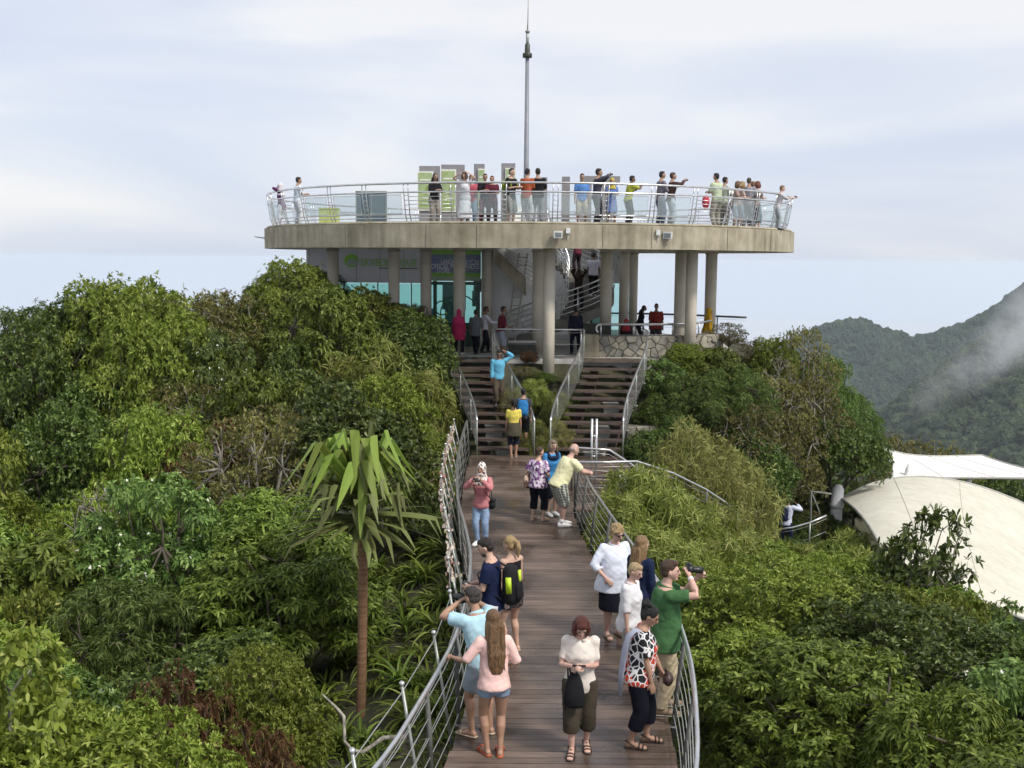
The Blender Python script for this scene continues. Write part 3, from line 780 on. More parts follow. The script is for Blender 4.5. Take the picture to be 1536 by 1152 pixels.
# ---- mast through the middle of the deck
mx_, my_ = P(789, 300, 45.2).x, 45.2
mast = empty('mast', (mx_, my_, TZ), 0, 'tall slim grey mast with dark collar and lightning rod', 'mast')
zt_ = P(792, 84, my_).z - TZ
MB().tube([(0, 0, 0), (0, 0, 5), (0, 0, zt_)], [.13, .115, .075], 14).build('pole', mat('mast_grey', (.20, .215, .235), rough=.5, var=.08), mast, True)
dkg = mat('mast_collar_green', (.028, .038, .022), rough=.5)
MB().tube([(0, 0, zt_ - .08), (0, 0, zt_ - .06), (0, 0, zt_ + .10), (0, 0, zt_ + .12), (0, 0, zt_ + .45), (0, 0, zt_ + .47)], [.09, .19, .19, .11, .10, .085], 14).build('collar', dkg, mast, True)
zr = P(793, 48, my_).z - TZ
MB().tube([(0, 0, zt_ + .4), (0, 0, zr)], .062, 10).build('upper_tube', steel_dull, mast, True)
MB().tube([(0, 0, zr - .02), (0, 0, zr + .06)], .09, 10).tube([(0, 0, zr), (.01, 0, zr + .5), (.03, 0, zr + 1.9)], [.03, .02, .014], 8).build('lightning_rod', steel_dull, mast, True)

# ---- upright boards on the deck
pgrey = mat('board_back_grey', (.235, .225, .235), rough=.6, var=.06); pwhite = mat('board_frame_white', (.74, .74, .70), rough=.5)
def print_mat(name, cols_, sc):
    m, t, b = _bsdf(name); tc = t.nodes.new('ShaderNodeTexCoord')
    nz = t.nodes.new('ShaderNodeTexNoise'); nz.inputs['Scale'].default_value = sc; nz.inputs['Detail'].default_value = 3; nz.inputs['Distortion'].default_value = 1.5
    t.links.new(tc.outputs['Object'], nz.inputs['Vector']); cr = t.nodes.new('ShaderNodeValToRGB'); cr.color_ramp.interpolation = 'B_SPLINE'
    while len(cr.color_ramp.elements) < len(cols_): cr.color_ramp.elements.new(.5)
    for i, c in enumerate(cols_): cr.color_ramp.elements[i].position = .28 + .44 * i / (len(cols_) - 1); cr.color_ramp.elements[i].color = (*c, 1)
    t.links.new(nz.outputs['Fac'], cr.inputs[0]); t.links.new(cr.outputs[0], b.inputs['Base Color']); b.inputs['Roughness'].default_value = .4
    return m
map_m = print_mat('green_island_map', [(.10, .16, .05), (.25, .36, .10), (.42, .50, .28), (.16, .26, .12)], 2.6)
def board(px0, px1, ptop, Y, fp=None, lb=''):
    a, b = P(px0, ptop, Y), P(px1, ptop, Y); w = b.x - a.x; h = a.z - ZT
    rt = empty('information_board', ((a.x + b.x) / 2, Y, ZT), 0, lb, 'board', 'grey upright boards on the deck')
    MB().box((0, 0, h / 2), (w, .16, h)).build('back_slab', pgrey, rt)
    if fp:
        x0, x1, t0, b0 = fp; q0, q1 = P(x0, t0, Y - .12), P(x1, b0, Y - .12); cx_ = (q0.x + q1.x) / 2 - rt.location.x; cz_ = (q0.z + q1.z) / 2 - ZT; ww, hh = q1.x - q0.x, q0.z - q1.z
        fm = MB().box((cx_, -.11, cz_), (ww, .06, hh)).build('frame', pwhite, rt)
        sh = MB().box((cx_, -.147, cz_), (ww * .84, .014, hh * .93)).build('map_sheet', map_m, rt)
        MB().box((cx_, -.158, cz_ + hh * .28), (ww * .66, .008, .05)).build('heading_strip', pwhite, sh)
        for q in range(3): MB().box((cx_ + ww * .05, -.158, cz_ - hh * (.05 + .13 * q)), (ww * .5, .008, .03)).build('text_strip', pwhite, sh)
board(629, 660, 249, 42.6, (626, 650, 257, 316), 'grey board with green map panel offset to its outer edge')
board(662, 697, 247, 42.9, (661, 684, 254, 318), 'widest grey board with pale framed green map')
board(711, 727, 246, 43.6, (717, 727, 253, 312), 'narrow edge-on grey board with slim green map')
board(752, 773, 245, 43.4, (758, 773, 252, 305), 'narrow grey board behind the man in black with the green bag')
board(806, 821, 266, 48.0, None, 'plain low grey board partly behind the black shirt')
board(843, 855, 265, 48.6, None, 'plain thin grey board standing alone past the mast')
gw = MB(); a, b = P(870, 264, 47.5), P(930, 264, 47.5)
gw.box(((a.x + b.x) / 2, 47.5, a.z - .13), (b.x - a.x, .2, .26)); gw.box((a.x + .25, 47.5, (a.z + ZT) / 2 - .13), (.5, .16, a.z - ZT - .26)); gw.box((b.x - .45, 47.5, (a.z + ZT) / 2 - .13), (.6, .16, a.z - ZT - .26))
tag(gw.build('portal_frame', pgrey), 'grey portal with flat lintel at the back of the deck', 'portal')
# teal screen, lime box, bins, white steps
tl = empty('screen_board', (P(557, 300, 37.6).x, 37.6, ZT), 0, 'dark teal twin-pane screen standing at the railing', 'screen')
teal = mat('dark_teal_panel', (.075, .12, .14), rough=.25, var=.1)
w = P(580, 300, 37.6).x - P(535, 300, 37.6).x
for s in (-1, 1): MB().box((s * w * .25, 0, .62), (w * .48, .05, .98)).build('pane', teal, tl)
MB().box((0, 0, 1.13), (w, .08, .05)).box((0, 0, .12), (w, .08, .05)).box((0, 0, .62), (.03, .07, .98)).box((-w / 2, 0, .6), (.04, .08, 1.1)).box((w / 2, 0, .6), (.04, .08, 1.1)).build('frame', steel_dull, tl)
lm_ = MB(); lm_.box((0, 0, .32), (.66, .5, .60)).box((0, 0, .64), (.70, .54, .05)); lm_ = lm_.build('lime_box', mat('lime_paint', (.48, .55, .16), rough=.5)); lm_.location = (P(494, 320, 39.5).x, 39.5, ZT); tag(lm_, 'lime green lidded box on the deck floor', 'box')
def bin_(px, Y, lb):
    b = MB().tube([(0, 0, 0), (0, 0, .04), (0, 0, .78), (0, 0, .80), (0, 0, .86)], [.19, .21, .23, .25, .24], 18).build('litter_bin', mat('pale_bin', (.62, .66, .66), rough=.4), None, True)
    b.location = (P(px, 320, Y).x, Y, ZT); tag(b, lb, 'bin')
bin_(762, 36.6, 'pale round bin behind the glass by the man in black')
ws = empty('step_block', (P(778, 320, 39).x, 39, ZT), 0, 'small white painted steps on the deck floor', 'steps')
for i in range(4): MB().box((0, i * .22, .1 + i * .1), (.5, .22, .2 + i * .2)).build('step', pwhite, ws)
# ================================================================ SHOP UNDER THE DECK
def text_mesh(s, size, m, parent, loc, name='lettering', ext=.012, align='LEFT', sx=1.0, fit=None):
    cu = bpy.data.curves.new(name, 'FONT'); cu.body = s; cu.size = size; cu.extrude = ext; cu.align_x = align; cu.resolution_u = 3
    to = bpy.data.objects.new(name, cu); COL.objects.link(to)
    dg = bpy.context.evaluated_depsgraph_get(); me = bpy.data.meshes.new_from_object(to.evaluated_get(dg))
    bpy.data.objects.remove(to)
    if fit: sx = fit / max(v.co.x for v in me.vertices)
    me.transform(Matrix.Rotation(math.pi / 2, 4, 'X') @ Matrix.Diagonal((sx, 1, 1, 1)))
    me.materials.clear(); o = link(name, me, m, parent); o.location = loc; return o
SY = 42.0
X0, X1, X2, X3 = P(464, 400, SY).x, P(641, 400, SY).x, P(722, 400, SY).x, P(792, 400, SY).x
shop = empty('shop_building', (X0, SY, TZ), 0, 'grey clad souvenir shop with turquoise glass under the round deck', 'shop')
so = Vector(shop.location)
def sadd(mb, nm, m, par=None, smooth=False):
    mb.v = [tuple(Vector(v) - so) for v in mb.v]; return mb.build(nm, m, par or shop, smooth)
ZF = P(550, 424, SY).z
np_ = 5; pw = (X1 - X0) / np_
for i in range(np_):
    sadd(MB().box((X0 + (i + .5) * pw, SY + .05, (ZB + ZF) / 2), (pw - .012, .1, ZB - ZF - .004)), 'fascia_panel', grey_panel)
sadd(MB().box(((X0 + X1) / 2, SY + .16, (ZB + ZF) / 2), (X1 - X0, .1, ZB - ZF)), 'fascia_backing', dark_steel)
aqua = glass_mat('turquoise_glass', (0.30, 0.70, 0.66), .16, .1)
[n for n in aqua.node_tree.nodes if n.type == 'BSDF_TRANSPARENT'][0].inputs['Color'].default_value = (.82, .98, .95, 1); dkgreen = mat('dark_green_frame', (.016, .075, .05), rough=.35)
pn = 7; pw = (X1 - X0) / pn
for i in range(pn):
    sadd(MB().box((X0 + (i + .5) * pw, SY + .1, (ZF + TZ) / 2), (pw - .05, .02, ZF - TZ - .05)), 'glass_pane', aqua)
    sadd(MB().box((X0 + i * pw + .02, SY + .1, (ZF + TZ) / 2), (.045, .07, ZF - TZ - .01)), 'mullion', mat('shop_mullion', (.10, .22, .20), rough=.4))
# left return, back and interior
sadd(MB().box((X0 - .06, SY + 2.6, (ZB + ZF) / 2), (.1, 5.2, ZB - ZF - .01)), 'side_fascia', grey_panel)
sadd(MB().box((X0 - .04, SY + 2.6, (ZF + TZ) / 2), (.02, 5.1, ZF - TZ - .05)), 'glass_pane', aqua)
sadd(MB().box((X2 + .05, SY + 2.7, (ZB + TZ) / 2), (.1, 5.2, ZB - TZ - .03)), 'side_wall', white_paint)
sadd(MB().box(((X0 + X3) / 2, SY + 5.3, (ZB + TZ) / 2), (X3 - X0, .02, ZB - TZ - .02)), 'back_glass', aqua)
for i, (xx, hh) in enumerate(((X0 + .9, 1.2), (X0 + 2.2, 1.5), (X0 + 3.4, 1.0), (X1 - .4, 1.3), (X1 + .9, 1.6))):
    sadd(MB().box((xx, SY + 3, TZ + hh / 2), (.8, .5, hh)), 'display_shelf', mat('shelf_dark', (.03, .06, .05), rough=.6))
# merchandise sign bay with door
g1 = mat('sign_green', (.24, .50, .07), rough=.5, var=.05); g2 = mat('sign_lilac', (.20, .22, .40), rough=.5, var=.08)
ZS = P(680, 415, SY).z
sadd(MB().box(((X1 + X2) / 2, SY - .02, (ZB + ZS) / 2), (X2 - X1 - .03, .08, ZB - ZS - .004)), 'sign_board', g1)
zc1, zc2 = P(680, 382, SY).z, P(680, 409, SY).z
sign = sadd(MB().box(((X1 + X2) / 2, SY - .068, (zc1 + zc2) / 2), (X2 - X1 - .06, .014, zc1 - zc2)), 'sign_band', g2)
wt = mat('sign_white', (.90, .90, .90), rough=.5, var=.02)
def tpx(s, px, px1, py, size, m, Y=SY - .085):
    p = P(px, py, Y) - so; return text_mesh(s, size, m, shop, p, 'lettering', .008, 'LEFT', 1.0, P(px1, py, Y).x - P(px, py, Y).x)
tpx('LANGKAWI SKYCAB', 661, 719, 396.5, .27, wt); tpx('OFFICIAL MERCHANDISE', 647, 719, 403, .27, wt); tpx('STORE', 655, 674, 409.3, .27, wt)
for z_, x_ in ((P(690, 387, SY).z, .1), (P(690, 405.5, SY).z, .6)):
    sadd(MB().box(((X1 + X2) / 2 + x_ * .5, SY - .08, z_), ((X2 - X1) * (.75 - x_ * .3), .01, .022)), 'sign_rule', g1)
# logo and shop name on the fascia
lime = mat('logo_lime', (.26, .58, .03), rough=.45, var=.05); pale = mat('logo_pale', (.42, .46, .42), rough=.5)
lp = P(527, 391, SY - .02); 
lg = MB(); lg.add([(lp.x + .27 * math.cos(a), SY - .02, lp.z + .25 * math.sin(a)) for a in np.linspace(0, 2 * math.pi, 28, endpoint=False)] + [(lp.x + .27 * math.cos(a), SY + .0, lp.z + .25 * math.sin(a)) for a in np.linspace(0, 2 * math.pi, 28, endpoint=False)], [tuple(range(28))[::-1]] + [(i, (i + 1) % 28, 28 + (i + 1) % 28, 28 + i) for i in range(28)])
lgo = sadd(lg, 'logo_disc', lime)
l2 = MB(); hill_pts = [(-.2, -.17), (.2, -.17), (.24, .0), (.12, .06), (.0, .09), (-.12, .03), (-.2, -.06)]
l2.add([(lp.x + .02 + x, SY - .03, lp.z + y) for x, y in hill_pts] + [(lp.x + .02 + x, SY - .018, lp.z + y) for x, y in hill_pts], [tuple(range(7)), tuple(range(7, 14))[::-1]] + [(i, (i + 1) % 7, 7 + (i + 1) % 7, 7 + i) for i in range(7)])
o_ = l2.build('logo_hill', pale, lgo); o_.location = -so
tpx('SKYBOUTIQUE', 541, 625, 399, .40, lime, Y=SY - .02)
sadd(MB().box((P(598, 402.5, SY).x, SY - .012, P(598, 402.5, SY).z), (1.45, .012, .035)), 'underline', dark_steel)
# door bay
zd = P(680, 421, SY).z; dx0, dx1 = P(652, 450, SY).x, P(716, 450, SY).x
sadd(MB().box(((X1 + X2) / 2, SY + .0, (ZS + zd) / 2), (X2 - X1 - .05, .1, ZS - zd + .02)), 'transom', mat('transom_green', (.34, .42, .30), rough=.6))
for a, b in ((X1 + .03, dx0), (dx0, (dx0 + dx1) / 2), ((dx0 + dx1) / 2, dx1), (dx1, X2 - .03)):
    dd = sadd(MB().box(((a + b) / 2, SY + .06, (zd + TZ) / 2), (b - a - .07, .02, zd - TZ - .08)), 'door_pane', aqua)
    fr2 = MB(); fr2.box((a + .035, SY + .06, (zd + TZ) / 2), (.09, .07, zd - TZ - .02)); fr2.box((b - .035, SY + .06, (zd + TZ) / 2), (.045, .06, zd - TZ - .03)); fr2.box(((a + b) / 2, SY + .06, zd - .1), (b - a - .12, .05, .12)); fr2.box(((a + b) / 2, SY + .06, TZ + .45), (b - a - .12, .05, .9))
    sadd(fr2, 'door_frame', dkgreen)
rg_ = P(689, 471, SY - .06)
for px, py, r in ((689, 471, .72), (663, 462, .26)):
    c = P(px, py, SY - .05); rgb = MB().tube([(c.x + r * math.cos(a), SY - .02, c.z + r * math.sin(a)) for a in np.linspace(0, 2 * math.pi, 36, endpoint=False)], .025, 6, closed=True); sadd(rgb, 'door_ring', mat('ring_green', (.05, .22, .12), rough=.4), smooth=True)
for px, py, w_, h_ in ((681, 445, .9, 1.0), (672, 440, .35, .5), (716, 428, .3, .5), (714, 448, .3, .6)):
    c = P(px, py, SY + .5); sadd(MB().box((c.x, SY + .6, c.z), (w_, .1, h_)), 'door_poster', mat('poster_dark', (.01, .035, .02), rough=.5))
# white curved wall
wv = MB(); A = np.linspace(R(-178), R(-62), 14); wc = Vector((X2 + 1.85, SY + 1.3, 0)); 
k = 0
for a0_, a1_ in zip(A[:-1], A[1:]):
    p = [wc + Vector((1.85 * math.cos(a), 1.2 * math.sin(a), 0)) for a in (a0_, a1_)]; q = [wc + Vector((1.70 * math.cos(a), 1.05 * math.sin(a), 0)) for a in (a0_, a1_)]
    z = lambda v, h: v + Vector((0, 0, h))
    wv.hexa([z(p[0], TZ), z(p[1], TZ), z(q[1], TZ), z(q[0], TZ), z(p[0], ZB + .3), z(p[1], ZB + .3), z(q[1], ZB + .3), z(q[0], ZB + .3)])
sadd(wv, 'curved_wall', white_paint)
# pictured wall to the right of the stairs
PX0, PX1, PY = P(886, 400, 46).x, P(953, 400, 46).x, 46.0
pw_ = empty('pictured_wall', ((PX0 + PX1) / 2, PY, TZ), 0, 'pale wall panel with dark printed figures and turquoise glass below', 'wall panel')
fig = print_mat('printed_figures', [(.10, .16, .09), (.42, .44, .42), (.50, .52, .50), (.45, .47, .46), (.12, .12, .12)], 1.3)
zz = P(920, 425, PY).z
MB().box((0, 0, (ZB + zz) / 2 - TZ), (PX1 - PX0, .12, ZB - zz)).build('print_panel', fig, pw_); MB().box((0, 0, (zz + TZ) / 2 - TZ), (PX1 - PX0, .03, zz - TZ - .01)).build('glass_pane', aqua, pw_)
MB().box((-(PX1 - PX0) / 2 + .05, -.09, (ZB + TZ) / 2 - TZ), (.1, .07, ZB - TZ - .02)).box(((PX1 - PX0) / 2 - .05, -.09, (ZB + TZ) / 2 - TZ), (.1, .07, ZB - TZ - .02)).build('frame', dkgreen, pw_)
# back wall behind spiral stairs (pale)
bw = empty('stairwell_wall', (P(868, 400, 46.2).x, 46.3, TZ), 0, 'plain pale wall behind the top of the spiral stairs', 'wall')
MB().box((0, 0, (ZB - TZ) / 2), (2.6, .15, ZB - TZ)).build('wall_face', white_paint, bw); MB().box((0, -.09, .1), (2.6, .03, .2)).build('skirting', grey_panel, bw)

# ---- spiral stairs
SCX, SCY = 1.75, 42.9
sp = empty('spiral_stairs', (SCX, SCY, TZ), 0, 'concrete spiral stairs with five-bar steel rails winding up to the deck', 'stairs')
th0, turn, rise, nst = R(196), R(352), ZT - TZ - .05, 25
tread_m = mat('stair_concrete', (.20, .19, .165), rough=.85, var=.25, scale=2)
ri, ro = .45, 2.15
for i in range(nst):
    a = th0 + turn * i / nst; b = th0 + turn * (i + 1.04) / nst; z = rise * (i + 1) / nst
    vs = []
    for zz_ in (z - .22, z):
        for (r, t) in ((ri, a), (ro, a), (ro, b), (ri, b)): vs.append((r * math.cos(t), r * math.sin(t), zz_))
    st = MB().hexa(vs).build('step', tread_m, sp)
SO = np.linspace(0, 1, 60)
for rr__, nm in ((ro + .04, 'outer'), (ri - .02, 'inner')):
    for h in (.25, .45, .65, .85, 1.05):
        pts = [(rr__ * math.cos(th0 + turn * t), rr__ * math.sin(th0 + turn * t), rise * t + .1 + h) for t in SO]
        pts = [p for p in pts if p[2] < ZT - TZ + .9]
        MB().tube(pts, .028 if h > 1 else .018, 7).build('rail', steel, sp, True)
    for t in np.linspace(0.02, .98, 13):
        x, y = rr__ * math.cos(th0 + turn * t), rr__ * math.sin(th0 + turn * t); MB().tube([(x, y, rise * t), (x, y, rise * t + 1.12)], .02, 6).build('baluster', steel, sp, True)
    ps = [(rr__ * math.cos(th0 + turn * t), rr__ * math.sin(th0 + turn * t), rise * t) for t in SO]
    if nm == 'outer':
        sg = MB()
        for (xa, ya, za), (xb, yb, zb_) in zip(ps[:-1], ps[1:]):
            f = .965
            sg.hexa([(xa * f, ya * f, za - .25), (xa, ya, za - .25), (xb, yb, zb_ - .25), (xb * f, yb * f, zb_ - .25), (xa * f, ya * f, za + .12), (xa, ya, za + .12), (xb, yb, zb_ + .12), (xb * f, yb * f, zb_ + .12)])
        sg.build('stringer', tread_m, sp)
# straight flight soffit against the white wall
sf = empty('upper_flight', (X2 + .3, SY - .2, TZ), 0, 'sloping concrete stair flight with steel bars above the white wall', 'stairs')
a, b = P(742, 372, 41.0), P(789, 432, 41.0)
mb = MB(); t = Vector((.0, 1.1, 0)); 
mb.hexa([a - Vector((0, 0, .55)), b - Vector((0, 0, .3)), b + t - Vector((0, 0, .3)), a + t - Vector((0, 0, .55)), a + Vector((0, 0, -.0)), b + Vector((0, 0, .35)), b + t + Vector((0, 0, .35)), a + t])
mb.v = [tuple(Vector(v) - Vector(sf.location)) for v in mb.v]; mb.build('soffit', conc, sf)
for k_ in range(5):
    p, q = P(758, 373 + k_ * 4, 40.9), P(800, 395 + k_ * 7, 40.9); MB().tube([p - Vector(sf.location), q - Vector(sf.location)], .02, 6).build('bar', steel, sf, True)
# ladder leaning on the wall
l0, l1 = P(764, 487, 40.4), P(785, 380, 41.3); l0.z = TZ
ld = empty('ladder', l0, 0, 'aluminium ladder leaning against the white curved wall', 'ladder'); v = l1 - l0; w = Vector((.16, -.02, .0))
alu = mat('ladder_aluminium', (.36, .34, .29), rough=.45, metal=.3)
for s in (-1, 1): MB().tube([w * s, v + w * s], .035, 6).build('rail', alu, ld)
for i in range(12): MB().tube([v * ((i + .5) / 12) - w, v * ((i + .5) / 12) + w], .02, 6).build('rung', alu, ld)
# planter block on the terrace, dark block by the wall
pb = empty('planter', (P(783, 520, 38.0).x, 38.0, TZ), 0, 'dark concrete planter block at the foot of the ladder', 'planter')
MB().box((0, 0, .24), (.95, .5, .48)).build('trough', mat('dark_concrete', (.05, .052, .04), rough=.9, var=.3), pb); MB().box((0, 0, .5), (1.0, .55, .05)).build('rim', conc_grey, pb)
st = MB().box((0, 0, .5), (1.1, .5, 1.0)).box((0, .05, 1.02), (1.2, .56, .05)).build('stair_base_block', mat('dark_concrete', (.05, .052, .04))); st.location = (P(893, 510, 39.5).x, 39.6, TZ); tag(st, 'dark block under the lower end of the spiral stairs', 'block')

# ================================================================ TENSILE CANOPIES
def bez(p, n=2):
    return lambda t: (lambda t: sum((math.comb(len(p) - 1, i) * (1 - t) ** (len(p) - 1 - i) * t ** i * p[i] for i in range(len(p))), Vector()))(float(t))
def coons(c0, c1, d0, d1, nu, nv):
    V = []
    for i in range(nu + 1):
        u = i / nu
        for j in range(nv + 1):
            v = j / nv
            s = (1 - v) * c0(u) + v * c1(u) + (1 - u) * d0(v) + u * d1(v) - ((1 - u) * (1 - v) * c0(0) + u * (1 - v) * c0(1) + (1 - u) * v * c1(0) + u * v * c1(1))
            V.append(s)
    F = [(i * (nv + 1) + j, (i + 1) * (nv + 1) + j, (i + 1) * (nv + 1) + j + 1, i * (nv + 1) + j + 1) for i in range(nu) for j in range(nv)]
    return V, F
creamf = concrete_mat('cream_membrane', (.50, .475, .385), (.61, .585, .49), .10)
whitef = mat('white_membrane', (.80, .79, .76), rough=.5, scale=.5, var=.03)
edge_m2 = mat('canopy_seam', (.53, .50, .42), rough=.6)
edge_m = mat('canopy_edge', (.34, .33, .29), rough=.6)
def canopy(name, label, c0, c1, d0, d1, m, thick=.03):
    V, F = coons(c0, c1, d0, d1, 28, 20); o0 = V[0].copy()
    rt = empty(name, o0, 0, label, 'canopy')
    nV = len(V)
    mb = MB().add([v - o0 for v in V] + [v - o0 - Vector((0, 0, thick)) for v in V], F + [tuple(i + nV for i in f[::-1]) for f in F])
    mb.build('membrane', m, rt, True)
    for q in range(1, 4):
        i = q * 7; MB().tube([V[i * 21 + j] - o0 + Vector((0, 0, .008)) for j in range(0, 21)], .008, 5).build('seam', edge_m2, rt, True)
    for c in (c0, c1, d0, d1): MB().tube([c(t) - o0 for t in np.linspace(0, 1, 20)], .05, 6).build('edge_cable', edge_m, rt, True)
    return rt, o0
A0 = P(1262, 748, 36); B0 = P(1690, 850, 42); C0 = P(1345, 880, 27); D0 = P(1660, 985, 27)
cc, o0 = canopy('cream_canopy', 'big cream tensile canopy arching out from a white post', bez([A0, P(1350, 690, 38), P(1490, 700, 40), B0]), bez([C0, P(1450, 880, 26), D0]), bez([A0, P(1292, 765, 33), P(1318, 800, 29), C0]), bez([B0, P(1650, 920, 33), D0]), creamf)
for q in ((P(1448, 803, 36.3), P(1375, 850, 32.5)), (P(1500, 745, 38), P(1430, 800, 35))): pass
cp = empty('canopy_post', (P(1254, 780, 36).x, 36, gz(P(1254, 780, 36).x, 36)), 0, 'thick white post with flared cap at the corner of the cream canopy', 'post')
pz = P(1254, 760, 36).z - cp.location.z
MB().tube([(0, 0, -.3), (0, 0, pz * .6), (0, 0, pz)], .19, 18).build('shaft', white_paint, cp, True); MB().tube([(0, 0, pz - .02), (0, 0, pz + .1), (0, 0, pz + .12), (0.03, 0, pz + .6), (.05, 0, pz + .75)], [.22, .24, .2, .19, .1], 18).build('cap', white_paint, cp, True)
Y5 = 45
wc0, wo = canopy('white_canopy', 'white tensile canopy with a raised point behind the cream one', bez([P(1318, 669, Y5), P(1360, 690, Y5), P(1420, 684, Y5 + 2), P(1474, 683, Y5 + 3)]), bez([P(1338, 719, Y5 - 4), P(1440, 716, Y5 - 4), P(1560, 716, Y5 - 4), P(1640, 722, Y5 - 3)]),
                 bez([P(1318, 669, Y5), P(1342, 692, Y5 - 2), P(1338, 719, Y5 - 4)]), bez([P(1474, 683, Y5 + 3), P(1530, 706, Y5), P(1640, 722, Y5 - 3)]), whitef)
for px, py, lb in ((1362, 706, 'slim white strut at the near corner of the white canopy'), (1453, 722, 'slim white strut under the middle of the white canopy')):
    p = P(px, py, Y5 - 3.5); s = MB().tube([(-.25, 0, -1.6), (0, 0, 0), (.06, 0, .25)], [.12, .11, .08], 10).build('canopy_strut', white_paint, None, True); s.location = p; tag(s, lb, 'strut')
# lower path with rail
lowm = concrete_mat('path_concrete', (.2, .19, .17), (.3, .29, .26), .3)
pth = MB(); pts = [(4.9, 31.4, -2.2), (6.3, 32.6, -2.9), (7.8, 33.3, -3.2), (9.2, 33.4, -3.3), (10.6, 32.8, -3.4)]
for a, b in zip(pts[:-1], pts[1:]):
    pth.hexa([(a[0], a[1] - .9, a[2] - .5), (b[0], b[1] - .9, b[2] - .5), (b[0], b[1] + .9, b[2] - .5), (a[0], a[1] + .9, a[2] - .5), (a[0], a[1] - .9, a[2]), (b[0], b[1] - .9, b[2]), (b[0], b[1] + .9, b[2]), (a[0], a[1] + .9, a[2])])
tag(pth.build('lower_path', lowm), kind='structure')
for seq, lb in (([(1060, 779), (1090, 778), (1120, 773), (1148, 763)], 'pale handrail of the lower path beside the rock'), ([(1162, 795), (1190, 791), (1215, 784), (1240, 773)], 'pale handrail of the lower path curving up to the white post')):
    tops = [P(a, b, 32.3) for a, b in seq]
    cable_rail('lower_path_railing', lb, [t - Vector((0, 0, 1.0)) for t in tops], 1.0, None, 3, 1.0, .03, pm=steel_dull)
gt = MB().tube([P(1216, 785, 33.5), P(1217, 737, 33.5), P(1247, 741, 33.5)], .03, 6); gt.tube([P(1217, 737, 33.5), P(1230, 770, 33.5)], .02, 6)
tag(gt.build('bent_pipe_frame', steel_dull), 'thin bent pipe frame in the shade beside the white post', 'pipe frame')
# ================================================================ VEGETATION
def unit(v): return v / np.maximum(1e-9, np.linalg.norm(v, axis=-1, keepdims=True))
def leaf_geo(pos, d, up, L, W, droop=0.25, shape='kite'):
    """pos,d,up (n,3); L,W (n,) -> verts, faces"""
    d = unit(d); s = unit(np.cross(d, up)); nn = np.cross(s, d); L = L[:, None]; W = W[:, None]
    sag = -np.array([0, 0, 1.0])[None] * droop * L
    n = len(pos)
    if shape == 'kite':
        v = np.stack([pos, pos + d * L * .42 + s * W * .5 + nn * W * .16 + sag * .25, pos + d * L + sag, pos + d * L * .42 - s * W * .5 + nn * W * .16 + sag * .25], 1)
        f = np.array([[0, 1, 2], [0, 2, 3]]); k = 4
    else:
        m = pos + d * L * .25 + sag * .06; q = pos + d * L * .68 + sag * .5
        v = np.stack([pos, m + s * W * .42 + nn * W * .14, q + s * W * .46 + nn * W * .12, pos + d * L + sag, q - s * W * .46 + nn * W * .12, m - s * W * .42 + nn * W * .14, m, q], 1)
        f = np.array([[0, 6, 1], [1, 6, 7], [1, 7, 2], [2, 7, 3], [0, 5, 6], [5, 7, 6], [5, 4, 7], [4, 3, 7]]); k = 8
    F = (np.arange(n)[:, None, None] * k + f[None]).reshape(-1, 3)
    return v.reshape(-1, 3), F
def merge(parts):
    V, F, o = [], [], 0
    for v, f in parts: V.append(v); F.append(f + o); o += len(v)
    return np.concatenate(V), np.concatenate(F)
def crown_points(rg, lobes, n, inner=.55, under=.35):
    c = np.array([l[:3] for l in lobes]); r = np.array([l[3:6] for l in lobes])
    area = (r[:, 0] * r[:, 1] + r[:, 0] * r[:, 2]); idx = rg.choice(len(lobes), n * 2, p=area / area.sum())
    u = unit(rg.standard_normal((n * 2, 3)))
    keep = (u[:, 2] > -.25) | (rg.random(n * 2) < under); idx, u = idx[keep][:n], u[keep][:n]
    f = inner + (1.06 - inner) * np.sqrt(rg.random(len(u)))
    # clumpy outline
    f *= 1 + .16 * np.sin(u[:, 0] * 9 + idx * 1.7) * np.sin(u[:, 1] * 8 + idx) * np.sin(u[:, 2] * 7 + 2 * idx)
    ex = np.where(rg.random(len(u)) < .05, rg.uniform(.05, .2, len(u)), 0) * (u[:, 2] > -.1)
    pts_ = c[idx] + u * r[idx] * f[:, None] + (unit(u + np.array([0, 0, .7])) * ex[:, None])
    return pts_, unit(u / r[idx]), idx
def rosettes(rg, cen, ax, m, L, W, splay, droop, shape, up=.35, jit=.35):
    n = len(cen); ax = unit(ax + np.array([0, 0, up]) + jit * rg.standard_normal((n, 3)))
    t = unit(np.cross(ax, unit(rg.standard_normal((n, 3))))); b = np.cross(ax, t)
    ph = (np.arange(m)[None] / m * 2 * math.pi + rg.random((n, 1)) * 6.28 + .3 * rg.standard_normal((n, m)))
    sp = splay + .25 * rg.standard_normal((n, m))
    d = ax[:, None] * np.cos(sp)[..., None] + (t[:, None] * np.cos(ph)[..., None] + b[:, None] * np.sin(ph)[..., None]) * np.sin(sp)[..., None]
    pos = np.repeat(cen[:, None], m, 1) + .25 * L * rg.standard_normal((n, m, 3)) * .3
    Ls = L * (.7 + .55 * rg.random((n, m)))
    upv = np.repeat(ax[:, None], m, 1)
    return leaf_geo(pos.reshape(-1, 3), d.reshape(-1, 3), upv.reshape(-1, 3) + .05, Ls.reshape(-1), Ls.reshape(-1) * W / L, droop, shape)
def tube_np(mb, a, b, r0, r1, bend, rg, n=6):
    a, b = Vector(a), Vector(b); mid = a.lerp(b, .5) + Vector(bend * rg.standard_normal(3))
    mb.tube([a, a.lerp(mid, .6), mid, mid.lerp(b, .55), b], [r0, r0 * .8 + r1 * .2, (r0 + r1) / 2, r0 * .2 + r1 * .8, r1], n)
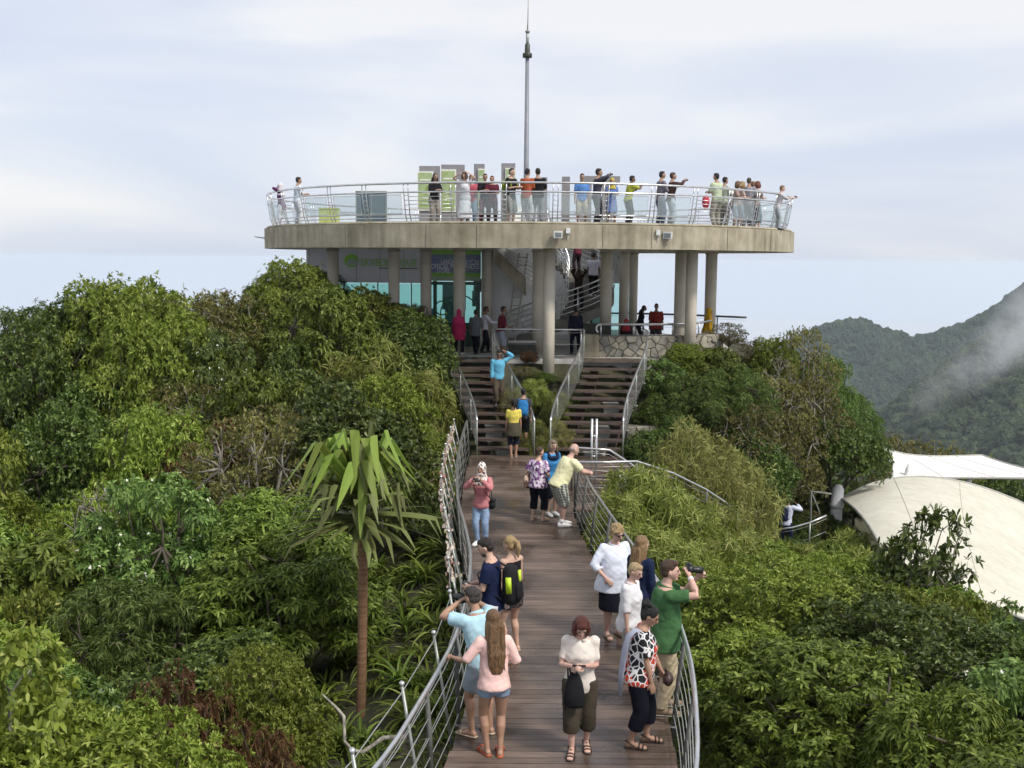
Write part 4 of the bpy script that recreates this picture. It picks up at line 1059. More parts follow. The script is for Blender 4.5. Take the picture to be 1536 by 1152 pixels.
def make_lobes(rg, H, Rr, n, base=.35, flat=.75):
    """branch-end tufts spread over an uneven crown, gaps between them"""
    L = []; n = 26 + 2 * n; cz = H * (base + .98) / 2; hz = H * (.96 - base) / 2
    bump = [(unit(rg.standard_normal(3)), rg.uniform(-.35, .3)) for _ in range(7)]
    for k in range(n):
        uz = 1 - 1.55 * (k + .5) / n; q = math.sqrt(max(0, 1 - uz * uz)); a = k * 2.399 + rg.uniform(-.35, .35); d = np.array([q * math.cos(a), q * math.sin(a), uz])
        f = 1 + sum(w * max(0, float(d @ b)) ** 3 for b, w in bump) + rg.uniform(-.14, .10)
        if rg.random() < .22: f *= rg.uniform(.45, .75)
        rr = Rr * rg.uniform(.13, .25) * (1.15 if uz < .3 else 1.0)
        L.append((d[0] * (Rr - rr * .5) * f, d[1] * (Rr - rr * .5) * f, min(H * .97, cz + d[2] * (hz - rr * .4) * f), rr, rr, rr * flat))
    return L
def make_tree(seed, name, label, group, cat, H, Rr, nl, nros, m, L, W, splay, droop, lm, bark, shape='kite', base=.35, under=.35, inner=.55, up=.35, twigs=0, blossom=0, flat=.75):
    rg = np.random.default_rng(seed); lobes = make_lobes(rg, H, Rr, nl, base, flat)
    cen, ax, idx = crown_points(rg, lobes, nros, inner, under)
    ni = int(nros * .16); di = unit(rg.standard_normal((ni, 3))) * (rg.random((ni, 1)) ** .5) * np.array([Rr * .72, Rr * .72, H * (.9 - base) * .42]) + np.array([0, 0, H * (base + .93) / 2])
    cen = np.concatenate([cen, di]); ax = np.concatenate([ax, unit(di - np.array([0, 0, H * .5]))])
    v, f = rosettes(rg, cen, ax, m, L, W, splay, droop, shape, up)
    root = empty(name, (0, 0, -50), 0, label, cat, group)
    cm = np_mesh(name + '_crown', v, f); link('crown', cm, lm, root)
    tb = MB(); top = Vector((rg.uniform(-.1, .1), rg.uniform(-.1, .1), H * .45)); r0 = .028 * H
    tube_np(tb, (0, 0, -.4), top, r0, r0 * .6, .05 * H * .3, rg, 7)
    hubs = []
    for k in range(7):
        a = k * 2.4 + rg.uniform(-.4, .4); hb_ = Vector((Rr * .5 * math.cos(a), Rr * .5 * math.sin(a), H * (.5 + .3 * rg.random()))) if k else Vector((0, 0, H * .8))
        hubs.append(hb_); tube_np(tb, top.lerp(Vector((0, 0, H * .2)), rg.random() * .7), hb_, r0 * .55, r0 * .25, .06 * H * .5, rg, 5)
    for l in lobes:
        c = Vector(l[:3]); hb_ = min(hubs, key=lambda h: (h - c).length); tube_np(tb, hb_, c, r0 * .24, r0 * .09, .05, rg, 4)
        for _ in range(1 + twigs // 2):
            e = c + Vector(unit(rg.standard_normal(3)) * np.array(l[3:6]) * (1.05 if twigs else .8)); tube_np(tb, c.lerp(hb_, .3 * rg.random()), e, r0 * .11, r0 * .04, .05, rg, 4)
    tb.build('trunk', bark, root, True)
    if blossom:
        k = rg.choice(len(cen), blossom); bc = cen[k] + ax[k] * L * .6
        v, f = rosettes(rg, bc, ax[k], 5, .036, .028, 1.1, 0, 'kite', .6)
        link('blossom', np_mesh('blossom', v, f), mat('white_petal', (.78, .77, .66), rough=.6, var=.05), root)
    return root, H, Rr
bark = mat('grey_bark', (.085, .07, .052), rough=.9, var=.35, scale=6, bump=.5)
bark_pale = mat('pale_bark', (.22, .20, .16), rough=.9, var=.35, scale=8, bump=.4)
lm_mid = leaf_mat('leaf_mid_green', (0.060, 0.098, 0.011), (0.198, 0.270, 0.040), (0.372, 0.456, 0.112))
lm_dark = leaf_mat('leaf_dark_glossy', (0.034, 0.060, 0.010), (0.120, 0.178, 0.029), (0.288, 0.360, 0.101), rough=.4, spec=.35)
lm_light = leaf_mat('leaf_light_green', (0.102, 0.150, 0.017), (0.276, 0.354, 0.050), (0.456, 0.500, 0.134))
lm_olive = leaf_mat('leaf_olive', (0.084, 0.084, 0.020), (0.228, 0.216, 0.062), (0.360, 0.312, 0.134), rough=.55)
lm_blue = leaf_mat('leaf_soft_green', (0.055, 0.096, 0.020), (0.168, 0.246, 0.054), (0.324, 0.420, 0.123))
lm_red = leaf_mat('leaf_red_brown', (0.090, 0.043, 0.020), (0.204, 0.114, 0.050), (0.180, 0.180, 0.050), rough=.6)
lm_bam = leaf_mat('leaf_bamboo', (0.114, 0.150, 0.022), (0.300, 0.336, 0.073), (0.432, 0.396, 0.157), rough=.5)
lm_straw = leaf_mat('leaf_straw_bamboo', (0.180, 0.192, 0.050), (0.360, 0.348, 0.112), (0.240, 0.276, 0.067), rough=.6)
lm_yel = leaf_mat('leaf_yellow_tip', (0.084, 0.114, 0.016), (0.240, 0.276, 0.050), (0.500, 0.480, 0.134))
PADLOCK, BAMBOO = 'on the slope outside the padlock railing', 'on the slope outside the bamboo side railing'
SPEC = {
 'mid':  dict(name='rosette_shrub', d='mid-green shrub with leaves in star-shaped rosettes', cat='shrub', a=(4.0, 1.7, 10, 2900, 8, .135, .046, 1.15, .3), lm=lm_mid, shape='leaf', bark=bark),
 'mid2': dict(name='rosette_shrub', d='full mid-green shrub with long drooping leaves', cat='shrub', a=(4.2, 1.6, 11, 3100, 7, .145, .038, 1.0, .5), lm=lm_mid, shape='leaf', bark=bark),
 'dark': dict(name='glossy_tree', d='dark green tree with small glossy leaves', cat='tree', a=(4.6, 1.8, 12, 5200, 6, .10, .046, 1.0, .15), lm=lm_dark, bark=bark),
 'dark2': dict(name='glossy_tree', d='dense dark tree with clumped oval leaves', cat='tree', a=(4.3, 1.7, 13, 4300, 7, .105, .05, 1.05, .1), lm=lm_dark, bark=bark),
 'light': dict(name='bright_shrub', d='light yellow-green bushy shrub with fine leaves', cat='shrub', a=(3.6, 1.6, 12, 5000, 6, .10, .036, .95, .25), lm=lm_light, bark=bark),
 'olive': dict(name='olive_tree', d='thin olive-brown tree with bare twigs', cat='tree', a=(4.6, 1.6, 8, 2000, 6, .095, .04, 1.0, .1), lm=lm_olive, bark=bark_pale, twigs=5),
 'soft': dict(name='feathery_tree', d='soft bluish-green tree with feathery drooping leaves', cat='tree', a=(4.6, 1.8, 12, 3400, 8, .15, .028, .9, .5), lm=lm_blue, bark=bark, up=-.1),
 'red':  dict(name='dying_shrub', d='withered red-brown shrub with hanging leaves', cat='shrub', a=(2.8, 1.2, 6, 1300, 7, .13, .036, .9, .8), lm=lm_red, bark=bark, up=-.4, twigs=3),
 'flower': dict(name='flowering_shrub', d='leafy shrub dotted with small white blossoms', cat='shrub', a=(4.0, 1.7, 11, 2900, 8, .13, .044, 1.1, .35), lm=lm_blue, shape='leaf', bark=bark, blossom=260),
 'yellow': dict(name='yellow_tipped_shrub', d='upright shrub with pale yellow-green tips', cat='shrub', a=(3.2, 1.25, 8, 2300, 7, .12, .046, .75, .05), lm=lm_yel, bark=bark, up=.8),
 'big':  dict(name='large_leaved_shrub', d='shrub with large pale oval leaves in whorls', cat='shrub', a=(3.4, 1.6, 9, 1700, 7, .12, .046, 1.1, .3), lm=lm_light, shape='leaf', bark=bark_pale),
 'bare': dict(name='bare_shrub', d='nearly leafless shrub of pale grey twigs', cat='shrub', a=(3.6, 1.3, 8, 90, 5, .07, .03, 1.0, .2), lm=lm_olive, bark=bark_pale, twigs=9),
 'round': dict(name='round_tree', d='dark round-headed tree', cat='tree', a=(4.4, 1.9, 14, 5200, 6, .10, .046, 1.0, .1), lm=lm_dark, bark=bark, base=.52),
 'gangly': dict(name='gangly_tree', d='thin gangly tree with sparse dark leaf clusters', cat='tree', a=(4.4, 1.5, 9, 620, 7, .20, .07, 1.0, .2), lm=lm_dark, bark=bark_pale, shape='leaf', twigs=4),
 'bamboo': dict(name='bamboo_clump', d='yellow-green bamboo clump with narrow drooping leaves', cat='bamboo', a=(2.4, 1.4, 10, 1250, 8, .28, .030, 1.15, .32), lm=lm_bam, bark=mat('bamboo_culm', (.22, .20, .07), rough=.5), shape='leaf', up=.15, twigs=2, base=.1),
 'straw': dict(name='bamboo_clump', d='straw-coloured bamboo clump with dry narrow leaves', cat='bamboo', a=(2.8, 1.2, 8, 520, 7, .25, .026, 1.15, .3), lm=lm_straw, bark=mat('bamboo_culm', (.22, .20, .07)), shape='leaf', up=.1, twigs=3, base=.15),
}
PROTO = {}
def plant(kind, x, y, top_z, rad, group_side, rz=None, label=None, group=None):
    s = SPEC[kind]; g = gz(x, y) - .05
    if not label:
        sz_w = 'tall ' if top_z - g > 4.6 else ('low ' if top_z - g < 2.4 else '')
        if group_side == PADLOCK:
            place = 'below the shop front' if y > 33 and x > -9 else 'by the screw palm' if math.hypot(x + 2.28, y - 16.5) < 3.6 else 'close outside the padlock railing' if EL(min(y, 31)) - x < 3.2 else 'on the slope under the skyline trees' if y > 24 else 'on the open slope beyond the screw palm' if y > 13 else 'on the slope nearest the fallen branch'
        elif group_side == BAMBOO:
            place = 'close outside the curved rail' if x - ER(min(y, 23)) < 3.0 else 'below the cream canopy' if y > 15 else 'low on the slope under the cream canopy'
        else: place = group_side
        label = sz_w + s['d'] + ' ' + place
    lab = label; grp = group or s['cat'] + 's ' + group_side + ', ' + kind
    if kind not in PROTO:
        a = s['a']
        root, H, Rr = make_tree(hash_seed(kind), s['name'], lab, grp, s['cat'], a[0], a[1], a[2], a[3], a[4], a[5], a[6], a[7], a[8], s['lm'], s['bark'], s.get('shape', 'kite'), s.get('base', .22), s.get('under', .25), .74, s.get('up', .35), s.get('twigs', 0), s.get('blossom', 0))
        PROTO[kind] = (root, H, Rr)
    else:
        root0, H, Rr = PROTO[kind]; root = copy_tree(root0)
        tag(root, lab, s['cat'], grp)
    h = max(.6, top_z - g); sz = h / (H * 1.02); sx = rad / (Rr * 1.05)
    sx = min(max(sx, sz * .6), sz * 1.7) if h > 1.2 else sx
    root.location = (x, y, g); root.scale = (sx, sx * random.uniform(.92, 1.08), sz); root.rotation_euler = (0, 0, random.uniform(0, 6.28) if rz is None else rz)
    return root
def hash_seed(k): return sum((i + 3) * ord(c) for i, c in enumerate(k))

random.seed(21)
SKY_L = [(-80, 600), (0, 545), (35, 470), (50, 440), (75, 432), (120, 418), (150, 405), (235, 402), (250, 440), (300, 432), (345, 428), (390, 405), (410, 388), (440, 380), (468, 392), (485, 430), (505, 452), (535, 440), (556, 414), (575, 440), (600, 445), (625, 448), (642, 480), (650, 540), (660, 600), (668, 660), (672, 800)]
def canopy_py(Y): return float(np.interp(Y, [8, 10.5, 13, 17, 22, 26, 31, 35, 40], [1240, 1130, 985, 850, 700, 610, 510, 440, 400]))
left_kinds = ['mid', 'mid2', 'dark', 'light', 'olive', 'soft', 'flower', 'dark2', 'yellow', 'mid', 'soft', 'light', 'mid2', 'dark2']
pts = []
def ok(x, y, d):
    return all((x - a) ** 2 + (y - b) ** 2 > d * d for a, b in pts)
tries = 0
while tries < 5000 and len(pts) < 122:
    tries += 1
    Y = 8.4 + 33 * random.random() ** .9; x = -random.uniform(.5, .56 * Y + 2.0)
    px = 768 + x * FPX / Y
    margin = np.interp(Y, [8, 12, 18, 22, 27, 34], [2.6, 2.4, 2.2, 1.5, 1.0, .6])
    if x > EL(min(Y, 31)) - margin - .7: continue
    if Y > 33.5 and x > np.interp(Y, [33.5, 36, 39, 42], [-2.9, -3.4, -4.4, -8.9]): continue
    if px < -110: continue
    if abs(x + 2.28) < .9 and abs(Y - 16.5) < 1.6: continue
    sp_ = 1.45 + .03 * Y
    if not ok(x, Y, sp_): continue
    py = max(canopy_py(Y) + random.uniform(-105, 60), float(lerp_tab(px, SKY_L)) + random.uniform(2, 22))
    top = P(px, py, Y).z; h = top - gz(x, Y)
    if h < 1.0: continue
    pts.append((x, Y))
    kind = random.choice(left_kinds)
    if Y > 36 and kind in ('mid', 'mid2', 'flower'): kind = random.choice(['dark', 'light', 'olive', 'soft'])
    rad = random.uniform(.95, 1.5) * (1 + .012 * Y)
    if px > 560: rad = min(rad, max(.7, abs(EL(min(Y, 31)) - .45 - x)))
    plant(kind, x, Y, top, rad, PADLOCK)
# hand-set plants of the padlock side
def pl(kind, px, py, Y, rad, side=PADLOCK, **k):
    p = P(px, py, Y); return plant(kind, p.x, Y, p.z, rad, side, **k)
pl('dark', 75, 433, 31.5, 1.5); pl('light', 190, 401, 32.0, 2.4, label='broad bright green tree with layered crown standing against the sky', group='lone trees')
pl('light', 235, 455, 30.5, 1.7); pl('light', 440, 380, 37.0, 1.5, label='airy pale-green tree overlapping the outer corner of the shop', group='lone trees')
pl('yellow', 557, 414, 36.6, 1.15, label='pointed pale-tipped tree in front of the shop name', group='lone trees'); pl('yellow', 602, 446, 36.2, .95); pl('yellow', 525, 452, 35.8, 1.1); pl('olive', 625, 452, 37.2, .6); pl('olive', 300, 428, 34, 1.6); pl('olive', 345, 426, 35, 1.5)
pl('bamboo', 600, 520, 33.2, 1.5); pl('bamboo', 560, 510, 32.4, 1.4); pl('bamboo', 632, 560, 31.6, 1.0); pl('bamboo', 520, 540, 31, 1.3)
pl('light', 640, 640, 28.2, .95); pl('mid', 622, 690, 26.5, 1.0); pl('soft', 648, 750, 25.5, .8)
pl('red', 285, 1015, 12.2, .8, label='largest withered red-brown shrub among green ones below the palm', group='withered shrubs'); pl('red', 395, 1085, 11.2, .5); pl('red', 322, 625, 26.5, .9); pl('olive', 690 - 400, 560, 29, 1.5)
pl('big', 8, 930, 10.2, .6); pl('big', 40, 1085, 9.4, .5)
pl('light', 210, 1045, 10.4, 1.0); pl('light', 395, 960, 13.0, .9); pl('flower', 265, 720, 19.5, 1.5, label='tall shrub covered thickest with white blossoms', group='lone shrubs'); pl('yellow', 30, 830, 17, .8)

# bamboo side
SKY_R1 = [(900, 900), (930, 720), (960, 712), (1000, 745), (1050, 790), (1100, 795), (1180, 812), (1260, 812), (1300, 822), (1330, 850), (1400, 868), (1480, 868), (1536, 890), (1650, 930)]
right_kinds = ['mid', 'mid2', 'dark', 'dark2', 'light', 'yellow', 'soft', 'flower', 'light', 'mid', 'light', 'yellow']
def canopy_py_r(Y): return float(np.interp(Y, [8, 10, 13, 17, 21, 26], [1260, 1120, 990, 890, 815, 800]))
pts = []; tries = 0
while tries < 5000 and len(pts) < 62:
    tries += 1
    Y = 8.6 + 17 * random.random(); x = random.uniform(1.5, .56 * Y + 2)
    px = 768 + x * FPX / Y
    if px > 1660: continue
    if x < ER(min(Y, 23)) + np.interp(Y, [8, 14, 17, 23], [2.1, 1.5, 1.1, .9]) + .6: continue
    if px < 1060 and Y > 18: continue
    if not ok(x, Y, 1.6): continue
    py = max(canopy_py_r(Y) + random.uniform(-90, 60), float(lerp_tab(px, SKY_R1)) + random.uniform(0, 30))
    top = P(px, py, Y).z
    if top - gz(x, Y) < .9: continue
    pts.append((x, Y)); kind = random.choice(right_kinds)
    plant(kind, x, Y, top, random.uniform(1.1, 1.6), BAMBOO)
for px, py, Y, r in ((935, 745, 21.6, .8), (965, 705, 22.6, .9), (1000, 735, 21.8, .95), (1040, 765, 21.2, .9), (985, 800, 19.8, .9), (1030, 815, 19.4, .8), (950, 790, 20.2, .7), (1075, 760, 23.2, .8), (1105, 800, 22.0, .7), (1110, 800, 26.5, .5), (1300, 828, 27, .6), (1200, 820, 28, .5)):
    pl('bamboo', px, py, Y, r, 'below the side path rail', group='green bamboo clumps below the side path')
for px, py, Y, r in ((1040, 630, 29.5, .9), (1085, 660, 29, .8), (1010, 668, 28.6, .7), (1065, 700, 28, .8), (1118, 690, 29.4, .55)):
    pl('straw', px, py, Y, r, 'between the side path and the stone wall', group='dry bamboo clumps between path and wall')
UP = 'on the knoll beside the stone wall'
for kind, px, py, Y, r in (('light', 1030, 512, 36.5, 1.0), ('mid', 1070, 520, 36.4, 1.1), ('soft', 1100, 545, 35.4, 1.4), ('soft', 1050, 560, 34.6, 1.2), ('flower', 1000, 540, 35.6, .8), ('olive', 1095, 482, 39.5, .7), ('olive', 1135, 508, 39.6, .7),
                           ('light', 1160, 500, 39.0, 1.0), ('olive', 1210, 482, 38.6, 1.1), ('olive', 1160, 560, 36, 1.4), ('olive', 1120, 600, 34, 1.3), ('soft', 1245, 530, 39.5, 1.1), ('olive', 1220, 560, 36.6, 1.4), ('soft', 1285, 590, 44, .9), ('olive', 1190, 610, 35, 1.3),
                           ('dark', 985, 590, 34.2, .8), ('dark', 965, 640, 32.4, .7), ('dark', 1130, 640, 33.5, 1.3), ('dark', 1020, 620, 33, .9), ('olive', 1350, 640, 60, 1.6), ('olive', 1390, 650, 62, 1.5), ('dark', 1280, 600, 46, 1.2), ('light', 1430, 672, 64, 1.4), ('dark', 1500, 690, 60, 1.4), ('dark', 1250, 570, 42, 1.3)):
    pl(kind, px, py, Y, r, UP)
pl('round', 1258, 620, 36.4, 1.75, label='dark round-headed tree leaning over the lower path', group='lone trees'); pl('round', 1200, 640, 36.8, 1.2, UP); pl('dark2', 1150, 690, 35.6, .8, UP)
pl('gangly', 1400, 770, 22.5, 1.15, label='gangly dark tree reaching up across the cream canopy', group='lone trees'); pl('gangly', 1350, 815, 23, .7, BAMBOO)
for kind, px, py, Y, r in (('dark', 1140, 690, 37, 1.0), ('olive', 1190, 715, 38, 1.0), ('dark', 1240, 712, 38.2, 1.1), ('dark', 1285, 716, 39, 1.0), ('soft', 1165, 738, 36.3, .9), ('dark2', 1215, 742, 37, 1.0), ('dark', 1262, 752, 38.3, .9), ('olive', 1110, 720, 35, .9), ('dark', 1150, 752, 34.6, .7), ('dark2', 1185, 748, 35, .8), ('olive', 1215, 760, 35.2, .7), ('dark', 1240, 768, 35.6, .7), ('soft', 1262, 782, 34.8, .5), ('dark', 1205, 775, 34.4, .6)):
    pl(kind, px, py, Y, r, UP)
for kind, px, py, Y, r in (('light', 1205, 812, 28.5, .9), ('mid', 1250, 812, 29.5, 1.0), ('yellow', 1290, 818, 28.6, .9), ('olive', 1325, 832, 28, .9), ('light', 1160, 806, 27.5, .8), ('dark', 1225, 830, 27, .9), ('bamboo', 1275, 800, 31.5, .7), ('dark', 1190, 800, 30.5, .7)):
    pl(kind, px, py, Y, r, 'in front of the lower path')
for px, py, Y, r in ((300, 585, 28, 1.2), (345, 545, 30, 1.3), (150, 690, 21, 1.0), (425, 640, 25, 1.0), (1125, 575, 35.5, 1.0), (1170, 520, 37.5, 1.0), (330, 640, 25, 1.0)):
    pl('bare', px, py, Y, r, PADLOCK if px < 700 else UP)
# planted bank between the stairs
BK = 'on the bank between the two stairs'
for kind, px, py, Y, r in (('olive', 790, 552, 35.4, .5), ('bamboo', 800, 570, 34.2, .55), ('straw', 775, 585, 33.2, .45), ('bamboo', 838, 590, 33.6, .5), ('red', 792, 535, 36.0, .35), ('olive', 850, 560, 35.2, .4), ('bamboo', 800, 632, 31.6, .5), ('straw', 838, 628, 31.5, .45), ('dark', 815, 560, 35.2, .5), ('dark', 858, 595, 34.0, .45), ('bamboo', 815, 655, 31.0, .4)):
    pl(kind, px, py, Y, r, BK)

# ---- screw palm
pal = empty('screw_palm', (P(541, 1085, 16.5).x, 16.5, gz(P(541, 1085, 16.5).x, 16.5)), 0, 'screw palm with ringed orange trunk and ragged strap leaves', 'palm')
po = Vector(pal.location); ctop = P(542, 785, 16.5).z - po.z; rg = np.random.default_rng(4)
tz = np.linspace(-.3, ctop, 60); tb = MB()
tb.tube([(.05 * math.sin(z * .6), 0, z) for z in tz], [.072 + .005 * (i % 2) for i in range(60)], 12)
tb.build('trunk', mat('palm_trunk', (.15, .075, .035), rough=.85, scale=2, var=.4, stretch=(1, 1, 14), bump=.5, col2=(.28, .16, .085)), pal, True)
lp1 = leaf_mat('palm_leaf_old', (.07, .09, .025), (.19, .21, .065), (.36, .31, .16), trans=.2); lp2 = leaf_mat('palm_leaf_young', (.15, .22, .03), (.28, .37, .07), (.36, .42, .14), trans=.35)
def strap(L, w, d0, bendz, kink, base, twist):
    """tapering folded strap leaf: 3 verts per station"""
    n = 9; d = Vector(d0).normalized(); p = Vector(base); vs = []; fs = []
    side = d.cross(Vector((0, 0, 1))); side = side.normalized() if side.length > .05 else Vector((1, 0, 0))
    side = Matrix.Rotation(twist, 3, d) @ side
    for i in range(n):
        t = i / (n - 1); ww = w * (1 - t ** 3) * (.75 + .25 * math.sin(3 * t)) + .004
        nn = side.cross(d)
        vs += [p + side * ww + nn * ww * .55, p, p - side * ww + nn * ww * .55]
        if i:
            k = 3 * i; fs += [(k - 3, k, k + 1, k - 2), (k - 2, k + 1, k + 2, k - 1)]
        st = L / (n - 1); b = bendz * (.5 + t)
        if kink and abs(t - kink) < .07: b += 1.6
        ax = side; d = (Matrix.Rotation(-b / n * 1.0 if not (kink and abs(t - kink) < .07) else -b, 3, ax) @ d).normalized(); p = p + d * st
    return vs, fs
cb = Vector((0, 0, ctop))
def palm_leaf(base, az, el, L, w, fold, grav, tw):
    n = 12; d = Vector((math.cos(az) * math.cos(el), math.sin(az) * math.cos(el), math.sin(el))); p = Vector(base); vs, fs = [], []; folded = False
    hor = Vector((math.cos(az), math.sin(az), 0)); side = Vector((-math.sin(az), math.cos(az), 0)); side = Matrix.Rotation(tw, 3, d) @ side
    for i in range(n):
        t = i / (n - 1); ww = w * min(1, .55 + 1.6 * t) * (1 - max(0, t - .55) ** 1.6 / .45 ** 1.6 * .95)
        side = (side - d * side.dot(d)).normalized(); nn = side.cross(d); v_ = .5 if not folded else .2
        vs += [p + side * ww + nn * ww * v_ * .6, p, p - side * ww + nn * ww * v_ * .6]
        if i: k = 3 * i; fs += [(k - 3, k, k + 1, k - 2), (k - 2, k + 1, k + 2, k - 1)]
        if fold and t >= fold and not folded:
            d = (hor * rg.uniform(.3, 1.1) + side * rg.uniform(-.5, .5) + Vector((0, 0, -1))).normalized(); folded = True
        else: d = (d + Vector((0, 0, -grav / n))).normalized()
        p = p + d * (L / (n - 1))
    return vs, fs
for k in range(130):
    tier = k / 130; az = k * 2.399 + rg.uniform(-.3, .3); young = tier > .66
    if young: el, L, w_, fo, gr, zz = rg.uniform(.85, 1.5), rg.uniform(1.5, 2.1), rg.uniform(.05, .085), rg.uniform(.34, .52) if rg.random() < 1.1 else 0, .2, .42
    elif tier > .36: el, L, w_, fo, gr, zz = rg.uniform(.15, .85), rg.uniform(1.1, 1.5), rg.uniform(.045, .075), rg.uniform(.45, .72) if rg.random() < .95 else 0, .6, .3
    else: el, L, w_, fo, gr, zz = rg.uniform(-.12, .3), rg.uniform(1.15, 1.5), rg.uniform(.04, .07), rg.uniform(.6, .85) if rg.random() < .65 else 0, .5, .05
    vs, fs = palm_leaf(cb + Vector((0, 0, zz + rg.uniform(-.05, .1))), az, el, L, w_, fo, gr, rg.uniform(-.5, .5))
    MB().add(vs, fs).build('strap_leaf', lp2 if young and rg.random() < .85 else lp1, pal)
MB().tube([cb - Vector((0, 0, .1)), cb + Vector((0, 0, .6)), cb + Vector((0, 0, 1.05))], [.09, .075, .03], 8).build('leaf_core', lp1, pal, True)

# ---- strap-leaved clumps and grass beside the walkway
def clump(name, seed, n, L, w, lm, label, group, cat):
    rg = np.random.default_rng(seed); mb = MB()
    for k in range(n):
        a = rg.uniform(0, 6.28); el = rg.uniform(.5, 1.35)
        vs, fs = strap(L * rg.uniform(.6, 1.1), w * rg.uniform(.7, 1.2), (math.cos(a) * math.cos(el), math.sin(a) * math.cos(el), math.sin(el)), rg.uniform(1.2, 2.6), 0, (rg.uniform(-.05, .05), rg.uniform(-.05, .05), -.02), rg.uniform(-.3, .3))
        mb.add(vs, fs)
    root = empty(name, (0, 0, -50), 0, label, cat, group); mb.build('leaves', lm, root)
    MB().tube([(0, 0, -.1), (0, 0, .06)], [.04, .02], 6).build('root_stock', bark, root); return root
lily = clump('lily_clump', 1, 26, .62, .024, lm_mid, 'strap-leaved green lily clump on the bare slope below the padlock railing', 'lily clumps below the padlock railing', 'plant')
lily2 = clump('lily_clump', 2, 22, .8, .028, lm_light, 'tall pale strap-leaved clump on the bare slope below the padlock railing', 'pale lily clumps below the padlock railing', 'plant')
grass = clump('grass_tuft', 3, 34, .5, .009, lm_bam, 'thin yellow-green grass tuft growing against the walkway edge', 'grass tufts along the walkway edge', 'grass tuft')
used = set()
def put(o, x, y, s):
    c = o if o.name not in used else copy_tree(o); used.add(o.name)
    c.location = (x, y, gz(x, y)); c.rotation_euler = (0, 0, random.uniform(0, 6.28)); c.scale = (s, s, s * random.uniform(.85, 1.2))
random.seed(5)
for k in range(95):
    y = random.uniform(9.2, 25); x = EL(y) - .25 - random.uniform(.0, 2.4); put(random.choice((lily, lily, lily2)), x, y, random.uniform(.6, 1.25))
for k in range(46):
    y = random.uniform(8.5, 22); s = random.choice((-1, 1, 1)); x = (EL(y) - .25 - random.uniform(0, .5)) if s < 0 else (ER(y) + .2 + random.uniform(0, 1.1)); put(grass, x, y, random.uniform(.6, 1.3))
# low ground cover that nobody could count
rg = np.random.default_rng(9); n = 26000
gy_ = rg.uniform(8, 40, n); gx_ = rg.uniform(-1, 1, n) * (.56 * gy_ + 2); cxv = (EL(np.clip(gy_, 6, 31)) + ER(np.clip(gy_, 6, 31))) / 2
k = (np.abs(gx_ - cxv) > 1.35) & (np.hypot(gx_ - SUM[0], gy_ - SUM[1]) > 9.6) & ~((gx_ > 0) & (gy_ > 23.5) & (gx_ < 3.3)) & (noise2(gx_, gy_, 1.1, 2) > -.25)
gx_, gy_ = gx_[k], gy_[k]; cen = np.stack([gx_, gy_, ground_z(gx_, gy_) + .01], -1)
v, f = rosettes(rg, cen, np.tile([0, 0, 1.0], (len(cen), 1)), 4, .17, .045, .95, .3, 'kite', .5, .5)
tag(link('ground_cover', np_mesh('ground_cover', v, f), lm_mid), 'low leafy undergrowth covering the soil of both slopes', 'undergrowth', kind='stuff')

# ---- boulders, fallen pale branch
rockm = mat('boulder_stone', (.13, .125, .11), rough=.9, scale=2.5, col2=(.30, .29, .265), bump=.7, bscale=5)
def boulder(px, py, Y, r, lb, sq=(1, .8, .75)):
    p = P(px, py, Y); sd = px; mb = MB().ell((0, 0, 0), (r * sq[0], r * sq[1], r * sq[2]), nu=16, nv=10)
    v = np.array(mb.v); q = v / r; v = v * (1 + .13 * noise2(q[:, 0] * 2 + q[:, 2], q[:, 1] * 2 - q[:, 2], 1, sd))[:, None]
    mb.v = [tuple(a) for a in v]; g = gz(p.x, Y); o = mb.build('boulder', rockm, None, True); o.location = (p.x, Y, max(g + r * .25, min(p.z, g + r * .6))); tag(o, lb, 'boulder')
boulder(1046, 1092, 12.2, .36, 'pale grey boulder just outside the curved rail', (.7, .7, 1.1)); boulder(1075, 1120, 12.0, .4, 'low mossy boulder in front of the pale grey one', (1.3, .9, .5))
boulder(800, 608, 32.6, .55, 'grey boulder on the bank between the two stairs'); boulder(770, 640, 31.8, .35, 'low boulder at the foot of the bank between the stairs')
boulder(1110, 748, 30.5, .5, 'boulder beside the pale handrail of the lower path', (.8, .8, 1)); boulder(600, 1110, 11.6, .34, 'brown boulder near the pale fallen branch', (1.4, 1, .6))
fb = MB(); pp = [P(484, 1042, 12.6), P(505, 1062, 12.5), P(516, 1075, 12.4), P(517, 1112, 12.2), P(528, 1126, 12.2), P(545, 1128, 12.2), P(575, 1107, 12.4), P(610, 1105, 12.4)]
fb.tube(pp, [.010, .017, .020, .019, .021, .024, .028, .03], 8); o = fb.build('fallen_branch', mat('lichen_branch', (.27, .25, .20), rough=.9, scale=14, var=.55), None, True); tag(o, 'pale crooked lichen-covered branch lying by the palm foot', 'branch')
